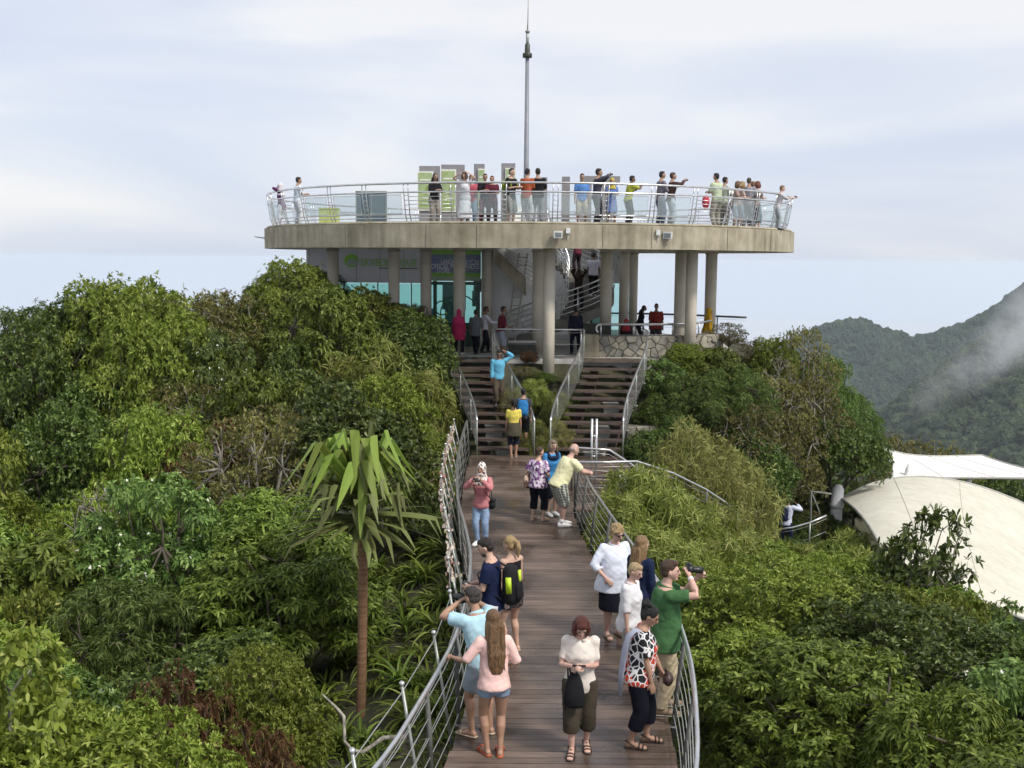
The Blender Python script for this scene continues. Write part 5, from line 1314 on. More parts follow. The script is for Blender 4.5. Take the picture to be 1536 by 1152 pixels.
# ================================================================ PEOPLE
SKINS = {'fair': (.52, .33, .245), 'pink': (.55, .34, .27), 'tan': (.36, .21, .14), 'brown': (.20, .115, .075), 'dark': (.085, .05, .036)}
def skin_mat(k):
    c = SKINS[k]; n = 'skin_' + k
    if n in MATS: return MATS[n]
    m = mat(n, c, rough=.5, var=.10, scale=7, spec=.4); b = m.node_tree.nodes['Principled BSDF']
    b.inputs['Subsurface Weight'].default_value = .08; b.inputs['Subsurface Radius'].default_value = (.02, .008, .005); return m
def cloth_mat(col, rough=.85, name=None):
    col = srgb(col) if isinstance(col, str) else col
    return mat(name or 'cloth_%02x%02x%02x' % tuple(int(c * 255) for c in col), col, rough=rough, var=.10, scale=9, bump=.55, bscale=11, spec=.2)
def hair_mat(name, col):
    if name in MATS: return MATS[name]
    col = srgb(col) if isinstance(col, str) else col
    m = mat(name, col, rough=.45, var=.55, scale=18, stretch=(6, 6, .8), bump=.9, bscale=26, spec=.4); return m
def pattern(name, kind, cols, sc):
    if name in MATS: return MATS[name]
    m, t, b = _bsdf(name); tc = t.nodes.new('ShaderNodeTexCoord'); b.inputs['Roughness'].default_value = .85; b.inputs['Specular IOR Level'].default_value = .2
    cols = [srgb(c) if isinstance(c, str) else c for c in cols]
    cr = t.nodes.new('ShaderNodeValToRGB'); cr.color_ramp.interpolation = 'CONSTANT'
    while len(cr.color_ramp.elements) < len(cols): cr.color_ramp.elements.new(.5)
    for i, c in enumerate(cols): cr.color_ramp.elements[i].position = i / len(cols); cr.color_ramp.elements[i].color = (*c, 1)
    L = t.links.new
    if kind == 'floral':
        v = t.nodes.new('ShaderNodeTexVoronoi'); v.inputs['Scale'].default_value = sc; L(tc.outputs['Object'], v.inputs['Vector'])
        sep = t.nodes.new('ShaderNodeSeparateColor'); L(v.outputs['Color'], sep.inputs[0]); L(sep.outputs[0], cr.inputs[0]); L(cr.outputs[0], b.inputs['Base Color'])
    elif kind == 'veins':
        v = t.nodes.new('ShaderNodeTexVoronoi'); v.feature = 'DISTANCE_TO_EDGE'; v.inputs['Scale'].default_value = sc; L(tc.outputs['Object'], v.inputs['Vector'])
        mr = t.nodes.new('ShaderNodeMath'); mr.operation = 'LESS_THAN'; mr.inputs[1].default_value = .075; L(v.outputs['Distance'], mr.inputs[0])
        nz = t.nodes.new('ShaderNodeTexNoise'); nz.inputs['Scale'].default_value = 3.6; L(tc.outputs['Object'], nz.inputs['Vector'])
        cr.color_ramp.elements[0].color = (*cols[0], 1); cr.color_ramp.elements[1].position = .49; cr.color_ramp.elements[1].color = (*cols[1], 1); L(nz.outputs['Fac'], cr.inputs[0])
        mm = t.nodes.new('ShaderNodeMix'); mm.data_type = 'RGBA'; L(mr.outputs[0], mm.inputs['Factor']); L(cr.outputs[0], mm.inputs['A']); mm.inputs['B'].default_value = (*cols[2], 1); L(mm.outputs['Result'], b.inputs['Base Color'])
        if len(cols) > 2: cr.color_ramp.elements[2].position = 1.0
    elif kind in ('plaid', 'stripe'):
        ws = []
        for ax in (('X', 'Z') if kind == 'plaid' else ('Z',)):
            w = t.nodes.new('ShaderNodeTexWave'); w.bands_direction = ax; w.inputs['Scale'].default_value = sc; L(tc.outputs['Object'], w.inputs['Vector'])
            g = t.nodes.new('ShaderNodeMath'); g.operation = 'GREATER_THAN'; g.inputs[1].default_value = .55; L(w.outputs['Fac'], g.inputs[0]); ws.append(g)
        if kind == 'plaid':
            a = t.nodes.new('ShaderNodeMath'); a.operation = 'ADD'; L(ws[0].outputs[0], a.inputs[0]); L(ws[1].outputs[0], a.inputs[1])
            h = t.nodes.new('ShaderNodeMath'); h.operation = 'MULTIPLY'; h.inputs[1].default_value = .49; L(a.outputs[0], h.inputs[0]); L(h.outputs[0], cr.inputs[0])
        else: L(ws[0].outputs[0], cr.inputs[0])
        L(cr.outputs[0], b.inputs['Base Color'])
    MATS[name] = m; return m
eye_m = mat('eye_dark', (.02, .015, .012), rough=.2); eye_w = mat('eye_white', (.55, .52, .5), rough=.3); lip_m = mat('lip', (.33, .12, .10), rough=.5)
BAKE = []
def remesh(mb, name, m, parent, voxel, smooth=0, wrinkle=0.0):
    o = mb.build(name, m, parent, True)
    md = o.modifiers.new('remesh', 'REMESH'); md.mode = 'VOXEL'; md.voxel_size = voxel; md.use_smooth_shade = True
    if smooth:
        s = o.modifiers.new('smooth', 'SMOOTH'); s.factor = .5; s.iterations = smooth
    BAKE.append((o, wrinkle)); return o
def bake_all():
    dg = bpy.context.evaluated_depsgraph_get()
    for o, wr in BAKE:
        me = bpy.data.meshes.new_from_object(o.evaluated_get(dg)); old = o.data; o.modifiers.clear(); o.data = me
        if wr:
            n = len(me.vertices); v = np.empty(n * 3, np.float32); nr = np.empty(n * 3, np.float32)
            me.vertices.foreach_get('co', v); me.vertices.foreach_get('normal', nr); v = v.reshape(-1, 3); nr = nr.reshape(-1, 3)
            d = noise2(v[:, 0] * 12 + v[:, 2] * 7, v[:, 1] * 12 - v[:, 2] * 10, 1.0, 1) * .55 + noise2(v[:, 0] * 24 - v[:, 2] * 30, v[:, 1] * 22 + v[:, 2] * 16, 1.0, 4) * .4
            v = v + nr * (d * wr)[:, None]; me.vertices.foreach_set('co', v.ravel()); me.update()
        bpy.data.meshes.remove(old)
def ik(a, c, l1, l2, pole):
    v = c - a; d = min(v.length, (l1 + l2) * .999); u = v.normalized(); c = a + u * d
    x = (l1 * l1 - l2 * l2 + d * d) / (2 * d); h = math.sqrt(max(0, l1 * l1 - x * x))
    p = Vector(pole) - u * Vector(pole).dot(u); p = p.normalized() if p.length > 1e-6 else Vector((0, 1, 0))
    return a + u * x + p * h, c
TM = [(-.06, .070, .058, 0), (-.02, .088, .066, 0), (.03, .092, .066, 0), (.09, .085, .060, .002), (.16, .092, .064, .004), (.23, .106, .068, .004), (.285, .102, .058, -.002), (.315, .075, .048, -.005), (.335, .042, .040, -.004), (.35, .032, .034, 0)]
TF = [(-.06, .074, .062, 0), (-.02, .094, .072, -.003), (.03, .092, .068, 0), (.09, .074, .056, .002), (.15, .080, .062, .008), (.205, .090, .075, .012), (.25, .090, .060, .004), (.29, .086, .050, -.002), (.315, .064, .042, -.005), (.335, .037, .036, -.004), (.35, .028, .031, 0)]
def person(label, x, y, z, head_deg, H=1.7, sex='m', build=1.0, skin='fair', lod=0, lean=0, side=0, twist=0, look=(0, 0), feet=None, hands=(None, None), curl=(.35, .35), top=None, bottom=None, shoes=None, hair=('short', 'hair_black', (.015, .012, .010)), belly=0, group=None, extras=None, sit=0, pole=(None, None), hat=None, glasses=False):
    """faces +Y locally; head_deg: 0 = away from the viewer, 90 = to the right, 180 = towards the viewer"""
    vox = (.0105, .0135, .019)[lod]; cv = (.017, .02, .028)[lod]
    root = empty('person', (x, y, z), -R(head_deg), label, 'person', group); sk = skin_mat(skin)
    Rl = Matrix.Rotation(-R(lean), 3, 'X') @ Matrix.Rotation(R(side), 3, 'Y')
    u = Rl @ Vector((0, 0, 1)); Rt = Rl @ Matrix.Rotation(-R(twist), 3, 'Z'); r = Rt @ Vector((1, 0, 0)); f = Rt @ Vector((0, 1, 0))
    feet = feet or ((-.075 * H, 0, -8), (.075 * H, .02 * H, 8))
    spread = max((Vector((feet[0][0], feet[0][1], 0)) - Vector((feet[1][0], feet[1][1], 0))).length - .16 * H, 0)
    hz = H * .50 - spread * .18 - sit
    mx_ = (feet[0][0] + feet[1][0]) / 2; my_ = (feet[0][1] + feet[1][1]) / 2
    Pv = Vector((mx_, my_ - math.sin(R(lean)) * .10 * H, hz))
    T = TM if sex == 'm' else TF; bw = build
    def ring(t, rx, ry, yo, e=0, Rm=None):
        k = min(1, max(0, t / .3)); rr_ = (Rl @ Vector((1, 0, 0))).lerp(r, k); ff = (Rl @ Vector((0, 1, 0))).lerp(f, k)
        wgt = 1 + (bw - 1) * (1 if t < .26 else max(0, .34 - t) / .08)
        by = belly * H * max(0, 1 - abs(t - .09) / .13)
        return (Pv + u * (t * H) + ff * (yo * H + by * .7), rr_ * (rx * H * wgt + e), ff * (ry * H * wgt + e + by * .6))
    bd = MB(); bd.loft([ring(*q) for q in T], 20)
    # neck and head
    nb = Pv + u * (.335 * H); hp, hy = R(look[1]), R(look[0])
    Hm = Rt @ Matrix.Rotation(R(lean) * .6, 3, 'X') @ Matrix.Rotation(-hy, 3, 'Z') @ Matrix.Rotation(-hp, 3, 'X')
    hu, hf = Hm @ Vector((0, 0, 1)), Hm @ Vector((0, 1, 0))
    hc = nb + (u * .45 + hu * .55) * (.098 * H) + hf * (.014 * H)
    bd.tube([nb - u * (.02 * H), nb + (hc - nb) * .5, hc - hf * .01 * H], [.034 * H if sex == 'm' else .029 * H, .030 * H if sex == 'm' else .026 * H, .03 * H], 12)
    def headfn(v, w):
        w = w.copy()
        if v.z < 0: w.x *= 1 - .30 * v.z * v.z; w.y = w.y * (1 - .18 * v.z * v.z) + (.008 * H * -v.z)
        if v.y > .6: w.y -= .004 * H * (v.y - .6) / .4
        return w
    bd.ell(hc, (.0445 * H, .056 * H, .066 * H), Hm, 22, 14, headfn)
    hl = lambda a, b, c: hc + Hm @ Vector((a * H, b * H, c * H))
    bd.tube([hl(0, .050, .012), hl(0, .060, -.006), hl(0, .066, -.016), hl(0, .052, -.021)], [.006 * H, .008 * H, .0105 * H, .007 * H], 8)
    bd.ell(hl(0, .046, -.052), (.016 * H, .012 * H, .011 * H), Hm, 8, 6); bd.ell(hl(0, .046, .016), (.030 * H, .010 * H, .006 * H), Hm, 10, 6); bd.ell(hl(0, .050, -.034), (.014 * H, .009 * H, .006 * H), Hm, 8, 6)
    for s in (-1, 1): bd.ell(hl(s * .0455, -.004, -.008), (.006 * H, .011 * H, .0175 * H), Hm, 8, 6)
    # legs
    ab = .5 + .5 * bw; legs = []
    for s, (fx, fy, fa) in zip((-1, 1), feet):
        hip = Pv + Rl @ Vector((s * .050 * H * ab, 0, -.005 * H)); fa = R(fa); fz = 0
        if isinstance((fx, fy, fa), tuple) and len(feet) == 2: pass
        ank = Vector((fx, fy, .045 * H)); toe = Vector((math.sin(fa), math.cos(fa), 0))
        kn, ank = ik(hip, ank, .238 * H, .225 * H, toe + Vector((s * .08, 0, 0)))
        legs.append((hip, kn, ank, toe))
        cf = kn.lerp(ank, .3) - toe * (.010 * H)
        bd.tube([hip + Vector((0, 0, .02 * H)), hip.lerp(kn, .3), hip.lerp(kn, .7), kn, cf, kn.lerp(ank, .65), ank, ank - Vector((0, 0, .02 * H))], [.056 * H * ab, .052 * H * ab, .040 * H * ab, .032 * H * ab, .034 * H * ab, .024 * H * ab, .0185 * H, .02 * H], 14)
        sd = Vector((toe.y, -toe.x, 0)); g0 = ank.z - .045 * H
        def F(a, b_, c): return Vector((ank.x, ank.y, g0)) + toe * (a * H) + sd * (b_ * H) + Vector((0, 0, c * H))
        bd.loft([(F(-.032, 0, .016), sd * .014 * H, Vector((0, 0, .014 * H))), (F(-.02, 0, .022), sd * .020 * H, Vector((0, 0, .020 * H))), (F(.02, 0, .026), sd * .021 * H, Vector((0, 0, .024 * H))), (F(.06, 0, .018), sd * .026 * H, Vector((0, 0, .016 * H))), (F(.095, 0, .012), sd * .027 * H, Vector((0, 0, .010 * H))), (F(.115, 0, .010), sd * .018 * H, Vector((0, 0, .007 * H)))], 12)
    # arms
    arms = []
    for i, s in enumerate((-1, 1)):
        sh = Pv + u * (.292 * H) + r * (s * (.104 if sex == 'm' else .092) * H * (.6 + .4 * bw))
        tgt = hands[i]
        if tgt is None: ha = sh + Vector((0, 0, -1)) * (.315 * H) + r * (s * .035 * H * bw) + f * (.03 * H)
        else: ha = Vector(tgt) * H
        pl_ = pole[i] if pole[i] else (Vector((s * .6, 0, 0)) + Vector((0, -.8, -.5)))
        el, wr = ik(sh, ha, .168 * H, .148 * H, pl_)
        arms.append((sh, el, wr)); am = .6 + .4 * bw; mw = 1.0 if sex == 'm' else .86
        bd.ell(sh, (.034 * H * am, .034 * H * am, .034 * H * am), None, 10, 7)
        bd.tube([sh, sh.lerp(el, .45), el, el.lerp(wr, .3), el.lerp(wr, .7), wr], [.033 * H * am * mw, .028 * H * am * mw, .0225 * H * am * mw, .0235 * H * am * mw, .0185 * H * am * mw, .0150 * H * mw], 12)
        d = (wr - el).normalized(); pn = r * (-s) * .8 + f * .2 if tgt is None else Vector((0, 0, -1)) * .6 + r * (-s) * .6 - f * .2
        pn = (pn - d * pn.dot(d)).normalized(); sdv = d.cross(pn).normalized() * s
        def Hn(a, b_, c): return wr + d * (a * H) + sdv * (b_ * H) + pn * (c * H)
        bd.loft([(Hn(-.006, 0, 0), sdv * .013 * H, pn * .010 * H), (Hn(.02, 0, 0), sdv * .021 * H, pn * .0095 * H), (Hn(.048, 0, .002), sdv * .023 * H, pn * .009 * H), (Hn(.056, 0, .003), sdv * .019 * H, pn * .007 * H)], 10)
        cu = curl[i]
        for k_, (off, ln) in enumerate(((-.0165, .042), (-.0055, .047), (.0055, .044), (.0165, .035))):
            p = Hn(.052, off, .002); dd = d.copy(); pts_ = [p]
            for seg, q in ((.42, .35), (.33, 1.1), (.25, .9)):
                ang_ = cu * q * 1.5; dd = (dd * math.cos(ang_) + pn * math.sin(ang_)).normalized() if seg == .42 else (Matrix.Rotation(ang_, 3, d.cross(pn).normalized()) @ dd)
                p = p + dd * (ln * seg * H); pts_.append(p)
            bd.tube(pts_, [.0058 * H, .0056 * H, .0052 * H, .0044 * H], 7)
        th = (d * .75 - sdv * .75 + pn * .35).normalized(); p0 = Hn(.014, -.016, .004); bd.tube([p0, p0 + th * .022 * H, p0 + (th * .7 + d * .5 + pn * .3 * cu).normalized() * .044 * H], [.0075 * H, .0065 * H, .005 * H], 7)
    remesh(bd, 'body', sk, root, vox)
    # face pieces
    if lod <= 1 or True:
        if not glasses:
            for s in (-1, 1):
                MB().ell(hl(s * .0175, .0505, .002), (.0075 * H, .0045 * H, .0042 * H), Hm, 8, 6).build('eye', eye_m, root, True)
                MB().ell(hl(s * .018, .0525, .0135), (.011 * H, .004 * H, .0026 * H), Hm, 8, 5).build('eyebrow', hair_mat(hair[1], hair[2]) if hair[0] not in ('hijab', 'bald') else mat('brow', (.05, .035, .025)), root, True)
        else:
            g_ = MB().tube([hl(-.045, .01, .006), hl(-.042, .045, .006), hl(0, .062, .008), hl(.042, .045, .006), hl(.045, .01, .006)], .0028 * H, 6)
            for s in (-1, 1): g_.ell(hl(s * .020, .0575, .001), (.0165 * H, .006 * H, .0125 * H), Hm, 10, 6)
            g_.build('sunglasses', eye_m, root, True)
        MB().ell(hl(0, .0565, -.0345), (.0135 * H, .004 * H, .0042 * H), Hm, 10, 6).build('lips', lip_m, root, True)
    # ---- clothing
    def torso_cloth(kind, m, hem=-.03, sleeve=.5, loose=.012, flare=0.0, collar=.318, name='shirt', sl_loose=.011, belt=False):
        mb = MB(); rings = []
        for t in np.linspace(hem, collar, 14):
            t = float(t); rx = float(np.interp(t, [q[0] for q in T], [q[1] for q in T])); ry = float(np.interp(t, [q[0] for q in T], [q[2] for q in T])); yo = float(np.interp(t, [q[0] for q in T], [q[3] for q in T]))
            if kind == 'loose' and t < .2: rx = max(rx, .088 + flare * (.2 - t)); ry = max(ry, .068 + flare * .8 * (.2 - t))
            rings.append(ring(t, rx, ry, yo, loose * H * (1 if t < .29 else .8) + .014 * H * min(1, max(0, (.05 - t) / .07))))
        mb.loft(rings, 22)
        for (sh, el, wr) in arms:
            if sleeve <= 0: continue
            am = .6 + .4 * bw; mw = 1.0 if sex == 'm' else .86
            n_ = max(3, int(sleeve * 10)); pts_, rs__ = [], []
            for k in range(n_ + 1):
                q = sleeve * k / n_; p = sh.lerp(el, q / .53) if q < .53 else el.lerp(wr, (q - .53) / .47)
                rad_ = float(np.interp(q, [0, .25, .53, .68, 1.0], [.034, .030, .025, .025, .018])) * H * am * mw + sl_loose * H * (1 if sleeve > .6 else (.8 + .9 * q))
                pts_.append(p); rs__.append(rad_)
            mb.tube(pts_, rs__, 14); mb.ell(sh, (.0405 * H * am,) * 3, None, 10, 7)
        return remesh(mb, name, m, root, cv, 2, .006 * (H / 1.7))
    def trousers(m, length=1.0, loose=.010, name='trousers', waist=.10, flare=0.0):
        mb = MB(); mb.loft([ring(t, float(np.interp(t, [q[0] for q in T], [q[1] for q in T])), float(np.interp(t, [q[0] for q in T], [q[2] for q in T])), 0, loose * H * k_) for t, k_ in ((-.058, 1), (-.03, 1), (0, .7), (.04, .3), (min(waist, .075), .1))], 20)
        for hip, kn, ank, toe in legs:
            n_ = max(4, int(length * 12)); pts_, rs__ = [], []
            for k in range(n_ + 1):
                q = length * k / n_; p = hip.lerp(kn, q / .515) if q < .515 else kn.lerp(ank, (q - .515) / .485)
                rs__.append((float(np.interp(q, [0, .15, .35, .515, .66, .83, 1.0], [.056, .053, .042, .034, .036, .029, .024])) * ab + loose * (1 + flare * q * 2)) * H); pts_.append(p)
            pts_[0] = pts_[0] + Vector((0, 0, .015 * H)); mb.tube(pts_, rs__, 16)
        return remesh(mb, name, m, root, cv, 2, .006 * (H / 1.7))
    def skirt(m, length=.5, flare=.03, name='skirt', waist=.10, loose=.012):
        mb = MB(); rg_ = [ring(t, float(np.interp(t, [q[0] for q in T], [q[1] for q in T])), float(np.interp(t, [q[0] for q in T], [q[2] for q in T])), 0, loose * H) for t in (waist, .05, 0, -.03)]
        kc = (legs[0][1] + legs[1][1]) / 2; half = abs((legs[1][1] - legs[0][1]).x) / 2
        for k in range(1, 6):
            q = length * k / 5; c = Pv.lerp(Vector((kc.x, kc.y, kc.z)), q / .515); wx = max((.1 + flare * q * 2) * H * bw, half + .05 * H)
            rg_.append((c - Vector((0, 0, .01 * H)), Vector((wx, 0, 0)), Vector((0, (.085 + flare * q * 2) * H * bw, 0))))
        mb.loft(rg_, 24); return remesh(mb, name, m, root, cv, 2, .004)
    def shoe(m, kind='shoe'):
        for hip, kn, ank, toe in legs:
            sd = Vector((toe.y, -toe.x, 0)); g0 = ank.z - .045 * H
            def F(a, b_, c): return Vector((ank.x, ank.y, g0)) + toe * (a * H) + sd * (b_ * H) + Vector((0, 0, c * H))
            mb = MB(); Z = Vector((0, 0, H))
            if kind in ('sandal', 'slipper'):
                mb.loft([(F(-.04, 0, .004), sd * .017 * H, Z * .006), (F(-.02, 0, .004), sd * .024 * H, Z * .006), (F(.05, 0, .004), sd * .027 * H, Z * .006), (F(.10, 0, .004), sd * .030 * H, Z * .006), (F(.125, 0, .004), sd * .018 * H, Z * .005)], 12)
                for a, hgt in (((.065, .036), (.09, .026)) if kind == 'sandal' else ((.075, .034),)):
                    mb.tube([F(a, -.029, .004), F(a, -.022, hgt * .85), F(a, 0, hgt), F(a, .022, hgt * .85), F(a, .029, .004)], .0055 * H if kind == 'sandal' else .009 * H, 6)
                if kind == 'sandal': mb.tube([F(.03, -.022, .02), F(-.005, -.026, .045), F(-.034, 0, .045), F(-.005, .026, .045), F(.03, .022, .02), F(.035, 0, .05)], .005 * H, 6, closed=True)
                mb.build('sandal', m, root, True)
            else:
                mb.loft([(F(-.042, 0, .022), sd * .015 * H, Z * .020), (F(-.03, 0, .026), sd * .024 * H, Z * .026), (F(.01, 0, .028), sd * .026 * H, Z * .030), (F(.055, 0, .022), sd * .030 * H, Z * .023), (F(.10, 0, .017), sd * .031 * H, Z * .018), (F(.13, 0, .013), sd * .020 * H, Z * .012)], 14)
                if kind == 'boot': mb.tube([F(0, 0, .03), ank + Vector((0, 0, .02 * H))], [.026 * H, .026 * H], 12)
                mb.build('shoe', m, root, True)
                MB().loft([(F(-.046, 0, .004), sd * .016 * H, Z * .0055), (F(-.02, 0, .004), sd * .027 * H, Z * .0055), (F(.1, 0, .004), sd * .034 * H, Z * .0055), (F(.136, 0, .004), sd * .02 * H, Z * .005)], 12).build('sole', mat('shoe_sole', (.25, .24, .22), rough=.8), root, True)
                if kind == 'sock': MB().tube([ank - Vector((0, 0, .005 * H)), ank.lerp(kn, .22)], [.023 * H, .025 * H], 12).build('sock', m, root, True)
    if top:
        k = dict(top); m = k.pop('m'); kd = k.pop('kind', 'fit'); torso_cloth(kd, m, **k)
    if top and top.get('name') in ('polo_shirt', 'blouse', 'shirt', 'jacket'):
        cb_ = MB(); nn_ = nb - u * (.012 * H)
        cb_.tube([nn_ + r * (.046 * H * math.cos(q)) + f * (.046 * H * math.sin(q) + .004 * H) - u * (.012 * H * math.sin(q)) for q in np.linspace(math.pi / 2 + .35, math.pi * 2.5 - .35, 16)], [(.014 * H, .006 * H)] * 16, 8, up=tuple(u)); cb_.build('collar', top['m'], root, True)
    if bottom:
        k = dict(bottom); m = k.pop('m'); kd = k.pop('kind', 'trousers'); (skirt if kd == 'skirt' else trousers)(m, **k)
    if shoes: shoe(*shoes)
    # ---- hair / headgear
    hk = hair[0]; hm_ = hair_mat(hair[1], hair[2]) if hk != 'hijab' else hair[1]
    E = lambda mb, c, rr_: mb.ell(hl(*c), tuple(q * H for q in rr_), Hm, 18, 12)
    hv = (.009, .012, .017)[lod]
    if hk != 'none':
        mb = MB()
        if hk in ('short', 'crop'):
            e_ = .0 if hk == 'short' else -.002
            E(mb, (0, -.012, .018), (.0475 + e_, .0545 + e_, .0545 + e_)); E(mb, (0, -.026, -.012), (.044 + e_, .036, .036)); E(mb, (0, .018, .047), (.034, .030, .022))
        elif hk == 'bald':
            for s in (-1, 1): E(mb, (s * .036, -.018, -.004), (.0115, .030, .018))
            E(mb, (0, -.044, -.008), (.036, .016, .020))
        elif hk == 'curly':
            E(mb, (0, -.010, .018), (.056, .060, .062)); E(mb, (0, -.026, -.014), (.053, .044, .042))
            rg_ = random.Random(int(x * 100)); 
            for _ in range(46):
                a, b_ = rg_.uniform(0, 6.28), rg_.uniform(-.2, 1.4); v = Vector((math.cos(a) * math.cos(b_) * .055, math.sin(a) * math.cos(b_) * .058 - .012, .014 + math.sin(b_) * .062))
                if v.y > .035 and v.z < .03: continue
                E(mb, v, (.014, .014, .013))
        elif hk == 'bob':
            E(mb, (0, -.010, .018), (.054, .059, .059)); E(mb, (0, -.024, -.022), (.064, .050, .068))
            for s in (-1, 1): E(mb, (s * .046, .012, -.028), (.022, .034, .056))
            E(mb, (0, .034, .046), (.036, .026, .022))
        elif hk in ('long', 'ponytail', 'bun'):
            E(mb, (0, -.010, .016), (.0505, .0575, .0565)); E(mb, (0, -.028, -.014), (.046, .036, .04))
            if hk == 'long':
                bk = Rt @ Vector((0, -1, 0)); Lh = hair[3] if len(hair) > 3 else .2
                rings = []
                for k in range(7):
                    t = k / 6; c = hl(0, -.030, -.0).lerp(hl(0, -.035, -.05), min(1, t * 2)) + (-u * (max(0, t - .25) * Lh / .75 * H) + bk * (.028 * H * min(1, t * 1.6)) + bk * (.02 * H * bw * (t > .5)))
                    w = (.048 + .016 * math.sin(t * 3.0)) * (1 if t < .9 else .7); rings.append((c, r * (w * H), f * ((.028 - .012 * t) * H)))
                mb.loft(rings, 16)
                rq = random.Random(int(x * 77) + 5)
                for _ in range(22):
                    o_ = r * (rq.uniform(-.058, .058) * H); st_ = hl(0, -.05, -.03) + o_ * .8 + bk * (rq.uniform(.0, .02) * H); en_ = st_ - u * (Lh * rq.uniform(.65, 1.08) * H) + bk * (rq.uniform(.01, .045) * H) + o_ * rq.uniform(-.1, .4)
                    mb.tube([st_, st_.lerp(en_, .5) + r * (rq.uniform(-.008, .008) * H), st_.lerp(en_, .8) + r * (rq.uniform(-.012, .012) * H), en_], [.010 * H, .011 * H, .008 * H, .003 * H], 6)
                for s in (-1, 1): mb.tube([hl(s * .044, -.004, .0), hl(s * .050, -.010, -.05), hl(s * .052, -.02, -.05) - u * (Lh * .35 * H), hl(s * .044, -.045, -.05) - u * (Lh * .7 * H)], [.014 * H, .019 * H, .018 * H, .01 * H], 8)
            elif hk == 'ponytail':
                E(mb, (0, -.064, .028), (.016, .016, .016)); mb.tube([hl(0, -.06, .028), hl(0, -.088, .016), hl(0, -.094, -.03), hl(0, -.082, -.085) - u * (.03 * H)], [.013 * H, .021 * H, .022 * H, .008 * H], 10)
            else:
                rg_ = random.Random(4)
                for _ in range(12): E(mb, (rg_.uniform(-.03, .03), -.058 + rg_.uniform(-.02, .02), .045 + rg_.uniform(-.025, .03)), (.019, .018, .017))
        elif hk == 'hijab':
            E(mb, (0, -.012, .008), (.054, .063, .070)); E(mb, (0, -.016, -.035), (.052, .054, .056)); mb.tube([hl(-.03, .048, -.052), hl(0, .052, -.066), hl(.03, .048, -.052)], .016 * H, 8)
            Lh = hair[3] if len(hair) > 3 else .06
            mb.loft([(hl(0, -.008, -.05), r * .05 * H, f * .05 * H), (nb, r * .064 * H, f * .060 * H), (nb - u * (.05 * H), r * .108 * H * bw, f * .078 * H * bw), (nb - u * ((.05 + Lh) * H), r * .118 * H * bw, f * .092 * H * bw)], 18)
        remesh(mb, 'headscarf' if hk == 'hijab' else 'hair', hm_, root, hv, 1, .0025 if hk == 'hijab' else .003)
    if hat:
        mb = MB(); mb.ell(hl(0, -.008, .036), (.052 * H, .060 * H, .046 * H), Hm, 18, 10); mb.ell(hl(0, .0, .030), (.085 * H, .09 * H, .006 * H), Hm, 20, 6); mb.build('sun_hat', hat, root, True)
    root['_'] = 0; del root['_']
    info = dict(root=root, arms=arms, legs=legs, hc=hc, Hm=Hm, nb=nb, u=u, r=r, f=f, P=Pv, H=H, T=T, hl=hl)
    return info
def held(info, name, label, cat, parts):
    """thing carried by a person: top-level, placed in the person's frame"""
    o = empty(name, info['root'].location, 0, label, cat); o.rotation_euler = info['root'].rotation_euler
    for nm, mb, m in parts: mb.build(nm, m, o, True)
    return o
blackp = mat('black_plastic', (.014, .014, .015), rough=.4); blackf = cloth_mat((.012, .012, .014), name='black_fabric')
def add_camera(info, at, d, name='camera_in_hands', label='black camera', big=True):
    at = Vector(at) * info['H']; d = Vector(d).normalized(); q = d.to_track_quat('Y', 'Z').to_matrix()
    s = .72 if not big else 1.0
    b = MB().box(at, (.135 * s, .06 * s, .095 * s), M=q).box(at + q @ Vector((0, 0, .058 * s)), (.05 * s, .05 * s, .03 * s), M=q)
    l = MB().tube([at + d * .025 * s, at + d * .06 * s, at + d * .09 * s, at + d * (.17 if big else .10) * s], [.036 * s, .036 * s, .04 * s, .042 * s], 14)
    return held(info, 'camera', label, 'camera', [('camera_body', b, blackp), ('lens', l, blackp)])
def add_phone(info, at, n, label, m=None):
    at = Vector(at) * info['H']; q = Vector(n).normalized().to_track_quat('Y', 'Z').to_matrix()
    return held(info, 'phone', label, 'phone', [('case', MB().box(at, (.15, .012, .075), M=q), m or blackp), ('screen', MB().box(at + q @ Vector((0, .008, 0)), (.135, .004, .065), M=q), mat('phone_screen', (.03, .035, .04), rough=.1))])
def add_backpack(info, label, m, m2=None, size=(.30, .18, .44), drop=.20, m3=None):
    H, u, r, f, nb = info['H'], info['u'], info['r'], info['f'], info['nb']
    c = nb - u * (drop * H) - f * ((.075) * H + size[1] * .55); M = Matrix((r, f, u)).transposed()
    def bag(c, sx, sy, sz):
        mb = MB(); mb.loft([(c + u * (sz * (t - .5)), r * (sx * .5 * w), f * (sy * .5 * (w * .9 + .1))) for t, w in ((0, .62), (.05, .9), (.2, 1.0), (.6, 1.0), (.85, .9), (.97, .6), (1.0, .3))], 18); return mb
    parts = [('pack_body', bag(c, *size), m), ('pocket', bag(c - f * size[1] * .42 - u * size[2] * .14, size[0] * .8, size[1] * .45, size[2] * .5), m)]
    if m2: parts.append(('panel', MB().box(c - f * size[1] * .50 + u * .09, (.075, .03, .20), M=M), m2)); parts.append(('side_panel', MB().box(c - r * size[0] * .49 + u * .02, (.012, .075, .22), M=M), m2))
    for s in (-1, 1):
        p = [c + r * (s * .07) + u * size[2] * .42 + f * size[1] * .3, nb - u * .05 * H + r * (s * .075 * H) + u * .035 * H, nb - u * (.10 * H) + r * (s * .08 * H) + f * (.085 * H), nb - u * (.20 * H) + r * (s * .085 * H) + f * .06 * H, c + r * (s * .12) - u * size[2] * .35 + f * size[1] * .45]
        parts.append(('strap', MB().tube(p, [(.008, .022)] * 5, 8), m))
    return held(info, 'backpack', label, 'backpack', parts)
